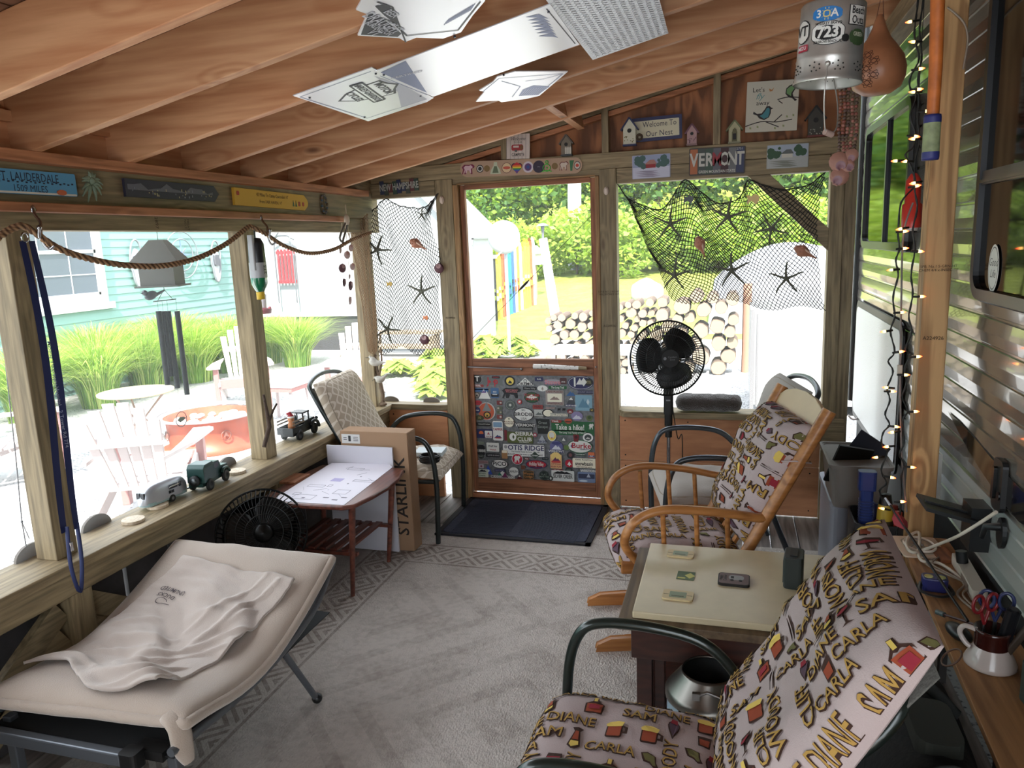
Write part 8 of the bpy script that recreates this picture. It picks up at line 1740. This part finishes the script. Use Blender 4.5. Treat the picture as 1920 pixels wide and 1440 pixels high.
for k in range(5):
    x = -.032+k*.016; z = .26; s_ = MB()
    while z > .0-.012*(k % 2): s_.ball((x+.003*math.sin(z*40+k), -.004*(k % 2), z), .0085, rd.randrange(4), 8, sc=(1, 1, .85)); z -= .0145
    s_.tube([(x, 0, .26), (0, 0, .33)], .001, 4); s_.build('bead_string', bc, t0)
MB().tube([(0, 0, .33), (0, 0, RZ(.458)-2.0)], .0015, 5).build('cord', TXM((110, 90, 76)), t0)
SC3 = [P('shell_blush', (176, 130, 116), .5), P('shell_mauve', (150, 112, 122), .4)]
for (px, py, r_, rot) in ((1573, 303, .040, .3), (1597, 291, .027, -.2), (1588, 310, .03, .8), (1574, 331, .038, -.5)):
    q = at(px, py, 1, 3.575)-Vector((.458, 3.6, 2.0)); m_ = MB(); scallop(m_, basis(q, (math.cos(rot), 0, math.sin(rot)), (-math.sin(rot), 0, math.cos(rot))), r_); m_.build('shell', SC3, t0)
    MB().tube([q+Vector((0, 0, r_*.8)), (0, 0, .0)], .0008, 4).build('cord', TXM((110, 90, 76)), t0)
t0 = thing('painted_stick', 'orange streaked wooden handle with a green and blue wrapped end hanging near the camera', 'handle', (.433, 2.0, 1.83))
MB().tube([(.0, 0, .085), (.0, 0, .2), (-.006, 0, .4), (-.002, 0, .62), (0, 0, .74)], [.013, .014, .015, .016, .015], 14).build('handle', P('streaked_orange', (176, 96, 40), .5, vary=.5, vs=16), t0)
for pr_ in ([(0, 0), (.0175, 0), (.0185, .006), (.0185, .018)], [(.0185, .082), (.0185, .094), (.0175, .1), (0, .1)]): MB().lathe(pr_, n=24).build('blue_band', P('band_blue', (44, 48, 110), .5), t0)
MB().lathe([(.018, .018), (.018, .082)], n=24).build('green_wrap', P('wrap_green', (136, 146, 108), .6, vary=.35, vs=40), t0)
# red lantern behind the lights
q = at(1708, 433, 1, 3.3); t0 = thing('red_lantern', 'red translucent lantern hanging behind the string of lights', 'lantern', (q.x, 3.3, q.z))
MB().lathe([(.0, .0), (.022, .0), (.026, .012)], n=20).build('base', TXM((206, 204, 200)), t0); MB().lathe([(.036, .012), (.036, .10), (.028, .105), (.027, .19), (.012, .215), (0, .22)], n=24).build('body', P('lantern_red', (200, 60, 50), .3), t0)
MB().tube([(0, 0, .22), (0, 0, RZ(q.x)-q.z)], .0015, 5).build('cord', fbk, t0)
# string of mini lights
q0 = Vector((.70, 3.03, 1.6)); t0 = thing('string_lights', 'black wired string of small glowing orange and yellow lights hanging down the post', 'string lights', q0)
YL_ = 3.035
def wpx(pts): return [at(x, y, 1, YL_)-q0 for x, y in pts]
blk_ = P('wire_black', (12, 14, 12), .5)
LA_ = [(1722, -60), (1722, 0), (1716, 40), (1716, 80), (1724, 110), (1709, 140), (1706, 165), (1718, 180), (1707, 215), (1716, 250), (1712, 275), (1698, 290), (1708, 312), (1716, 345), (1690, 380), (1684, 430), (1686, 465), (1680, 490), (1684, 520), (1674, 556), (1678, 590), (1670, 620), (1677, 660), (1665, 678), (1675, 696), (1664, 725), (1668, 750), (1660, 778), (1668, 797), (1655, 812), (1654, 838), (1664, 848), (1652, 880), (1662, 905), (1650, 920), (1656, 945)]
LB_ = [(1734, -60), (1732, 0), (1724, 50), (1728, 100), (1722, 150), (1722, 200), (1720, 230), (1724, 262), (1716, 300), (1714, 350), (1720, 385), (1712, 430), (1715, 470), (1708, 520), (1712, 550), (1704, 590), (1709, 620), (1698, 655), (1708, 665), (1696, 690), (1700, 715), (1692, 745), (1702, 770), (1692, 790), (1696, 830), (1686, 850), (1694, 870), (1690, 900), (1690, 940), (1686, 975), (1680, 1010)]
for L__ in (LA_, LB_):
    p_ = smooth_path(wpx(L__), 4)
    MB().tube(p_, .0028, 6).tube([p+Vector((.0035*math.sin(i*1.1), .003*math.cos(i*1.1), 0)) for i, p in enumerate(p_)], .0018, 5).build('wire', blk_, t0)
BULBS = [(1703, 41, -1), (1709, 79, -1), (1729, 129, 1), (1709, 173, -1), (1726, 167, 1), (1741, 208, 1), (1720, 255, 1), (1709, 261, -1), (1676, 302, -1), (1694, 303, -1), (1710, 343, -1), (1722, 349, 1), (1685, 429, -1), (1699, 434, 1), (1699, 466, 1), (1728, 471, 1), (1668, 506, -1), (1731, 556, 1), (1694, 586, 1), (1655, 621, -1), (1692, 660, 1), (1724, 669, 1), (1701, 703, 1), (1659, 727, -1), (1676, 734, 1), (1719, 772, 1), (1683, 800, 1), (1670, 810, -1), (1660, 837, -1), (1640, 857, -1), (1713, 876, 1), (1675, 895, 1), (1694, 941, 1), (1652, 954, -1)]
bm_o, t, b = nt('bulb_glow'); N = t.nodes.new; tc = N('ShaderNodeTexCoord'); sp = N('ShaderNodeSeparateXYZ'); t.links.new(tc.outputs['Object'], sp.inputs[0])
r = N('ShaderNodeValToRGB'); mr = N('ShaderNodeMapRange'); mr.inputs['From Max'].default_value = .022; t.links.new(sp.outputs[2], mr.inputs[0]); t.links.new(mr.outputs[0], r.inputs[0])
r.color_ramp.elements[0].position = .25; r.color_ramp.elements[0].color = (1, .62, .16, 1); r.color_ramp.elements[1].position = .75; r.color_ramp.elements[1].color = (1, .08, .02, 1)
t.links.new(r.outputs[0], b.inputs['Emission Color']); b.inputs['Emission Strength'].default_value = 4; b.inputs['Base Color'].default_value = (.8, .2, .05, 1)
sock = MB().lathe([(0, -.022), (.0038, -.022), (.0045, -.002), (.0045, .002)], n=10); bul = MB().lathe([(.0042, .0), (.005, .004), (.0045, .012), (.002, .019), (0, .022)], n=10)
s0 = b0_ = None
for px, py, sg in BULBS:
    v = at(px, py, 1, YL_-.006)-q0; rot = (0, sg*(PI/2-.15*((px*7) % 5-2)/2), 0)
    if s0 is None: s0 = sock.build('socket', blk_, t0); b0_ = bul.build('bulb', bm_o, t0); a_, c_ = s0, b0_
    else: a_ = s0.copy(); COL.objects.link(a_); c_ = b0_.copy(); COL.objects.link(c_)
    v = v-Vector((sg*.012, 0, 0))
    for o in (a_, c_): o.location = v; o.rotation_euler = rot
tag(MB().tube(smooth_path([at(x, y, 1, 3.05) for x, y in ((1712, 380), (1694, 440), (1690, 560), (1688, 690), (1689, 800), (1692, 870), (1700, 960))], 5), .0035, 6).rbox(tuple(at(1687, 693, 1, 3.045)), (.018, .014, .034), .004, m=1).build('switch_cord', [P('cord_grey', (120, 112, 110), .5), P('switch_cream', (190, 180, 166), .5)]), 'grey lamp cord with a small cream inline switch hanging in front of the post', 'cord')
tag(MB().tube(smooth_path([at(x, y, 1, 3.06) for x, y in ((1776, 14), (1792, 26), (1808, 44), (1814, 66), (1813, 90), (1806, 130))], 5), .0035, 6).build('loose_flex', TXM((160, 146, 130))), 'thin pale cord curling over the top of the thick post', 'cord')
# ---------------------------------------------------------------- shelf and clutter
ZT = .521
shw = wood('oak_shelf', (120, 82, 50), (156, 112, 70), 1, scale=12, knots=0)
sf = thing('wall_shelf', 'long oak coloured shelf board running along the camper in front of the post', 'shelf', (.70, 1.9, .5))
MB().add([(x, y, z) for x, y in ((-.075, 1.12), (.09, 1.12), (.09, -1.3), (-.17, -1.3)) for z in (0, .02)], [(0, 6, 4, 2), (1, 3, 5, 7), (0, 1, 7, 6), (6, 7, 5, 4), (4, 5, 3, 2), (2, 3, 1, 0)]).build('board', shw, sf, bevel=.002)
for y_ in (1.0, .1, -.9): MB().box(-.03, .0, y_-.015, y_+.015, -.5, .0).box(.06, .085, y_-.015, y_+.015, -.5, 0).build('leg', P('shelf_leg', (40, 36, 34), .7), sf)
q = at(1700, 1018, 2, ZT)
t0 = thing('paper_plate', 'square cream plate holding screws and clips on the shelf by the post', 'plate', (.672, 2.905, ZT), .06)
MB().prism(rrect(.15, .19, .012, 4), .006, None, 0).prism(rrect(.105, .145, .03, 5), .0075, None, 1).build('plate', [P('plate_cream', (206, 184, 160), .6), P('plate_clear', (190, 178, 160), .15)], t0)
MB().tube([(.05*math.cos(a)*1.0, .07*math.sin(a), .014) for a in [2*PI*i/28 for i in range(28)]], .005, 8, closed=True).build('tray_rim', P('tray_rim', (216, 204, 190), .2), t0)
scr_ = MB(); rd = random.Random(3)
for _ in range(26): a = rd.uniform(0, 6.3); r_ = rd.uniform(0, .035); c = Vector((r_*math.cos(a), r_*1.4*math.sin(a), .011+rd.uniform(0, .008))); d = Vector((rd.uniform(-1, 1), rd.uniform(-1, 1), rd.uniform(-.2, .3))).normalized()*.009; scr_.tube([c-d, c+d], .0014, 5)
o = scr_.build('screws', st_, None, (.672, 2.905, ZT)); tag(o, 'small heap of steel screws and clips in the tray on the cream plate', 'screws', kind='stuff')
q1 = at(1862, 975, 0, .72); q2 = at(1720, 1032, 2, ZT+.03)
tag(MB().tube(smooth_path([at(1868, 960, 0, .76), at(1830, 985, 0, .735), at(1790, 1008, 0, .70), at(1740, 1028, 2, ZT+.03), at(1712, 1036, 2, ZT+.02), at(1700, 1024, 2, ZT+.02), at(1704, 1006, 2, ZT+.02), at(1722, 998, 2, ZT+.02), at(1724, 1018, 2, ZT+.02), at(1722, 1038, 2, ZT+.014), at(1730, 1052, 2, ZT+.010), at(1760, 1056, 2, ZT+.008), at(1790, 1075, 2, ZT+.008), at(1815, 1100, 2, ZT+.008)], 6), .0055, 8).build('white_extension_cord', P('cord_white', (206, 196, 180), .4)), 'thick white power cord looping from the camper outlet over the cream plate', 'cord')
q = at(1830, 1080, 2, ZT+.02); t0 = thing('power_strip', 'white power strip with a printed label and dark plug on the shelf against the camper', 'power strip', (.762, 2.64, ZT), -.05)
MB().rbox((0, 0, .018), (.045, .30, .036), .008).build('body', P('strip_white', (190, 180, 166), .4), t0, bevel=.002); MB().tube([(-.005, .07, .036), (-.01, .075, .075)], .018, 14).build('plug', fbk, t0)
MB().box(-.0235, -.0228, -.10, .0, .006, .03).build('label', P('strip_label', (130, 112, 100), .6), t0)
tag(MB().tube(smooth_path([(.70, 2.80, ZT+.006), (.66, 2.74, ZT+.008), (.70, 2.68, ZT+.006), (.74, 2.60, ZT+.01), (.70, 2.52, ZT+.006), (.72, 2.42, ZT+.006), (.745, 2.36, ZT+.01)], 6), .004, 6).tube(smooth_path([(.71, 2.80, ZT+.012), (.675, 2.73, ZT+.014), (.71, 2.66, ZT+.014), (.75, 2.58, ZT+.014), (.71, 2.5, ZT+.014), (.735, 2.38, ZT+.01)], 6), .003, 6).build('thin_cables', P('cable_taupe', (140, 122, 108), .5)), 'bundle of thin taupe cables lying on the shelf beside the power strip', 'cable')
tag(MB().box(-.03, .03, -.06, .06, 0, .012).build('wood_block', wood('red_block', (110, 60, 34), (150, 88, 52), 1, knots=0), None, (.735, 2.84, ZT), rot=(0, 0, .1)), 'flat reddish wood block on the shelf beside the cream plate', 'block')
q = at(1745, 1092, 2, ZT+.02); t0 = thing('blue_headlamp', 'navy blue headlamp with two lenses lying on the shelf behind the near chair', 'headlamp', (q.x+.01, q.y-.005, ZT), -.1)
MB().rbox((0, 0, .022), (.075, .055, .044), .014).build('body', P('lamp_navy', (36, 38, 92), .35), t0, bevel=.004)
for x in (-.018, .018): MB().prism(circ(.013, 18), .002, TR((x, -.004, .044))).build('lens', P('lens', (200, 196, 130), .08, .3), t0)
MB().tube(smooth_path([(-.038, 0, .02), (-.045, -.05, .012), (0, -.08, .012), (.045, -.05, .012), (.038, 0, .02)], 5), .007, 8, flat=.4).build('strap', fbk, t0)
# arrow
pa, pb = at(1660, 934, 1, 2.75), at(1815, 1165, 2, .60); d = (pb-pa).normalized(); t0 = thing('arrow', 'black arrow shaft with red fletching and glowing white nock leaning over the shelf', 'arrow', pa)
L_ = (pb-pa).length; V = lambda s_: d*s_
MB().tube([V(.025), V(L_)], .0042, 8).build('shaft', P('arrow_black', (18, 16, 16), .35), t0); MB().tube([V(.0), V(.045)], [.0035, .0048], 8).build('nock', TXM((206, 204, 214)), t0)
sd_ = d.cross(Vector((0, 1, 0))).normalized(); ot = d.cross(sd_)
for k in range(3):
    n_ = (sd_*math.cos(k*2.09-.9)+ot*math.sin(k*2.09-.9)); m_ = MB(); m_.add([V(.085)+n_*.004, V(.10)+n_*.020, V(.13)+n_*.024, V(.165)+n_*.010, V(.175)+n_*.004], [(0, 1, 2, 3, 4)]); m_.add([V(.085)+n_*.004+ot*.0008, V(.10)+n_*.020+ot*.0008, V(.13)+n_*.024+ot*.0008, V(.165)+n_*.010+ot*.0008, V(.175)+n_*.004+ot*.0008], [(4, 3, 2, 1, 0)]); m_.build('fletching', P('fletch_red', (150, 30, 44), .5), t0)
# mug with scissors
t0 = thing('brown_white_pitcher', 'small white pitcher with a dark brown band and neck holding scissors on the shelf', 'pitcher', (.675, 2.11, ZT))
wg = P('glaze_white', (186, 172, 164), .15); bg_ = P('glaze_brown', (54, 22, 18), .12)
MB().lathe([(0, 0), (.058, .0), (.063, .005), (.062, .014), (.054, .032), (.045, .048), (.041, .056)], n=36).build('body', wg, t0)
MB().lathe([(.041, .056), (.0405, .075), (.042, .096), (.044, .106), (.040, .106), (.037, .062), (0, .055)], n=36).build('neck', bg_, t0)
MB().tube(smooth_path([(-.036, -.0, .098), (-.062, .012, .10), (-.072, .018, .08), (-.06, .01, .055), (-.048, .004, .046)], 5), .007, 8).build('handle', wg, t0)
def scissors(loc, rz, c, lab):
    s0_ = thing('scissors', lab, 'scissors', loc, (.0, .0, rz)); m = P('scissor_%d' % c[0], c, .35)
    for sg in (-1, 1):
        MB().tube([(sg*.022+.017*math.cos(a), .0, .115+.024*math.sin(a)) for a in [2*PI*i/20 for i in range(20)]], .0048, 8, closed=True, flat=.8).tube([(sg*.012, 0, .092), (0, 0, .055)], [.005, .004], 8).build('handle_loop', m, s0_)
        MB().tube([(0, 0, .055), (-sg*.006, 0, .0)], [.004, .002], 4).build('blade', st_, s0_)
scissors((.655, 2.115, ZT+.058), .5, (120, 26, 30), 'red handled scissors standing in the pitcher'); scissors((.685, 2.13, ZT+.062), -.2, (36, 44, 84), 'blue handled scissors standing behind the red ones in the pitcher')
tag(MB().rbox((0, 0, .06), (.034, .022, .12), .009).tube([(0, 0, .115), (0, 0, .125)], .012, 10).build('tool_handle', P('tool_black', (20, 20, 24), .3), None, (.695, 2.10, ZT+.055), rot=(.12, .14, 0)), 'thick black tool handle sticking up out of the pitcher', 'tool')
tag(MB().rbox((0, 0, .05), (.02, .012, .10), .005).build('knife_handle', P('knife_brown', (66, 54, 44), .5), None, (.706, 2.09, ZT+.05), rot=(.1, .45, 0)), 'brown knife handle leaning to the right out of the pitcher', 'knife')
q = at(1790, 1160, 2, ZT+.02); t0 = thing('sunglasses_case', 'dark oval case lying on the shelf left of the pitcher', 'case', (.632, 2.24, ZT), .3); MB().ball((0, 0, .020), .02, 0, 16, sc=(1.3, 2.6, .98)).build('shell', P('case_dark', (24, 24, 24), .4), t0)
tag(MB().tube([(.60, 2.33, ZT+.03), (.655, 2.24, ZT+.052), (.70, 2.16, ZT+.07)], .004, 8).tube([(.598, 2.335, ZT+.03), (.612, 2.31, ZT+.034)], .008, 8, 1).build('long_lighter', [P('lighter_red', (60, 24, 24), .4), P('lighter_grey', (66, 76, 74), .4)]), 'long thin lighter lying across the dark case', 'lighter')
tag(MB().tube([(.575+.022*math.cos(a), 2.08+.03*math.sin(a), ZT+.006+.02*(1+math.cos(a))) for a in [2*PI*i/24 for i in range(24)]], .0025, 6, closed=True).build('wire_ring', P('ring_brown', (86, 56, 40), .5)), 'thin brown wire ring at the shelf edge left of the pitcher', 'ring')
tag(MB().rbox((0, 0, .05), (.07, .10, .10), .02).box(-.0355, -.034, -.02, .02, .03, .06).build('green_pouch', P('pouch_green', (58, 64, 54), .9), None, (.735, 1.93, ZT), bevel=.006, rot=(0, 0, .1)), 'dark olive pouch standing on the shelf at the right edge behind the pitcher', 'pouch')
tag(MB().box(-.05, .06, -.06, .06, 0, .08).build('white_carton', P('carton_white', (176, 168, 166), .6), None, (.735, 1.76, ZT), bevel=.002), 'white cardboard carton on the shelf at the right edge of the view', 'carton')
# bins behind the glider
t0 = thing('white_cooler', 'white chest standing on the deck behind the glider against the camper', 'chest', (.56, 3.80, .0045)); MB().rbox((0, 0, .21), (.22, .46, .42), .03).build('body', P('cooler_white', (176, 180, 192), .4), t0, bevel=.006); MB().rbox((0, 0, .435), (.235, .475, .03), .03).build('lid', P('cooler_white', (176, 180, 192), .4), t0, bevel=.005)
t0 = thing('grey_tote', 'open grey plastic tote full of gear on top of the white chest', 'tote', (.555, 3.66, .456)); gp = P('tote_grey', (140, 134, 128), .5)
def shell(m_, w0, d0, w1, d1, h_, th, T=None):
    ring = lambda w_, d_, z: [(*q, z) for q in rrect(w_, d_, .03, 4)]
    L4 = [ring(w0, d0, 0), ring(w1, d1, h_), ring(w1-th*2, d1-th*2, h_), ring(w0-th*2, d0-th*2, th)]; n = len(L4[0]); vs = [p for q in L4 for p in q]
    fs = [(a*n+j, a*n+(j+1) % n, (a+1)*n+(j+1) % n, (a+1)*n+j) for a in range(3) for j in range(n)]+[tuple(range(n))[::-1], tuple(range(3*n, 4*n))]; m_.add(vs, fs, 0, False, T); return m_
shell(MB(), .21, .36, .25, .40, .20, .006).build('tub', gp, t0); shell(MB(), .262, .412, .27, .42, .018, .01, TR((0, 0, .185))).build('rim', gp, t0)
tag(MB().cbox((0, 0, 0), (.16, .012, .20), (.35, .2, .3)).build('black_tablet', fbk, None, (.52, 3.6, .62)), 'flat black panel leaning in the grey tote', 'panel'); tag(MB().cbox((0, 0, 0), (.15, .01, .17), (-.2, .5, -.5)).build('dark_folder', P('folder_navy', (28, 30, 44), .4), None, (.60, 3.68, .655)), 'navy folder corner sticking up from the grey tote', 'folder')
tag(MB().ball((0, 0, 0), .06, 0, 16, sc=(1, 1.2, .8)).lathe([(.02, .045), (.02, .06), (0, .062)], n=12, m=1).build('white_jug', [P('jug_white', (186, 186, 186), .3), P('jug_red', (120, 40, 44), .4)], None, (.585, 3.76, .63)), 'white jug with a red cap in the grey tote', 'jug')
t0 = thing('drawer_crate', 'dark plastic drawer unit standing behind the post under the blue light', 'crate', (.60, 3.27, .0045)); dkp = P('crate_dark', (36, 36, 38), .5); shell(MB(), .20, .22, .22, .24, .50, .006).build('shell', dkp, t0); MB().box(-.10, .10, -.10, .10, .44, .455).build('insert', dkp, t0)
for z_ in (.06, .20, .34): MB().box(-.095, .095, -.128, -.116, z_, z_+.11).box(-.03, .03, -.138, -.128, z_+.05, z_+.065).build('drawer', dkp, t0)
t0 = thing('blue_torch', 'blue plastic torch standing on the dark crate beside the post', 'torch', (.538, 3.22, .457)); bt = P('torch_blue', (28, 48, 110), .35)
MB().rbox((0, 0, .09), (.05, .045, .18), .012).rbox((0, 0, .215), (.068, .055, .08), .014).build('body', bt, t0, bevel=.003); rg_ = MB()
for i in range(9): rg_.box(-.0265, .0265, -.0245, .0245, .03+i*.012, .035+i*.012)
rg_.build('grip_ribs', P('torch_blue_dark', (18, 34, 84), .4), t0)
t0 = thing('yellow_bottle', 'yellow bottle with a black cap standing right of the blue torch', 'bottle', (.607, 3.2, .457)); MB().lathe([(0, 0), (.03, 0), (.032, .01), (.030, .10), (.026, .125)], n=20).build('body', P('bottle_yel', (176, 150, 50), .4), t0); MB().lathe([(.026, .125), (.024, .14), (.02, .165), (0, .168)], n=20).build('cap', fbk, t0)
MB().lathe([(.0322, .02), (.0318, .06)], n=20).build('label', P('lab_dk', (60, 52, 36), .5), t0)
for x, y, c, lab in ((.655, 3.21, (150, 60, 34), 'orange jar in the dark crate beside the post'), (.655, 3.29, (120, 34, 30), 'red jar in the dark crate behind the orange one'), (.58, 3.30, (34, 40, 96), 'small blue tin in the dark crate behind the torch')):
    tag(MB().lathe([(0, 0), (.022, 0), (.024, .01), (.024, .06), (.018, .07), (.018, .09), (0, .092)], n=18).build('jar', P('jar_%d' % c[0], c, .4), None, (x, y, .457)), lab, 'jar')
# dark duffel and camp chair behind the near chair
dfm = P('duffel_black', (18, 18, 19), .85, bump=.4, bs=60); t0 = thing('duffel_bag', 'black duffel bag with straps lying on the rug between the near chair and the shelf', 'bag', (.47, 1.80, .008)); t0.scale = (1.0, 1.15, 1.5)
m_ = MB(); m_.grid(lambda u, v: Vector(((.14+.015*pnoise(Vector((u*5, v*4, 1))))*math.cos(2*PI*v)*(1-abs(2*u-1)**8)**.4, -.46+.92*u, .17+(.16+.03*pnoise(Vector((u*6, v*6, 3))))*math.sin(2*PI*v)*(1-abs(2*u-1)**8)**.4)), 40, 28); m_.build('body', dfm, t0)
for y_ in (-.15, .15): MB().tube(smooth_path([(-.13, y_, .14), (-.12, y_, .28), (0, y_, .345), (.10, y_, .29)], 6), .012, 8, flat=.4).build('strap', P('strap_grey', (40, 42, 40), .8), t0)
MB().rbox((-.0, .0, .335), (.10, .16, .03), .03).build('pocket', P('pocket_olive', (44, 46, 40), .9), t0)
t0 = thing('fabric_hat', 'black fabric hat hanging at the shelf edge behind the near chair', 'hat', (.50, 2.44, .42)); MB().ball((0, 0, 0), .065, 0, 16, sc=(.6, 1, 1.1)).ball((.0, -.05, -.06), .05, 0, 12, sc=(.5, 1, 1.3)).build('crown', dfm, t0)
MB().tube([(.05, 0, .05), (.08, 0, .085)], .004, 6).build('loop', dfm, t0)
# hook on the corner post
q = at(1575, 782, 1, 4.5); tag(MB().tube(smooth_path([(0, 0, .02), (.0, -.03, .0), (-.035, -.04, -.005), (-.06, -.04, .02)], 5), .006, 8).build('white_hook', TXM((196, 190, 190)), None, at(1692-70, 650, 1, 4.5)*0+at(1607, 652+130, 0, .80)), 'white wire hook on the camper beside the hatch', 'hook')
hb_ = thing('hinge_plate', 'galvanized bracket plate fixed behind the thick post at its lower end', 'bracket', (.775, 3.16, .62)); MB().box(0, .006, -.04, .04, 0, .2).box(-.02, .006, -.044, -.04, 0, .2).build('plate', galv, hb_)
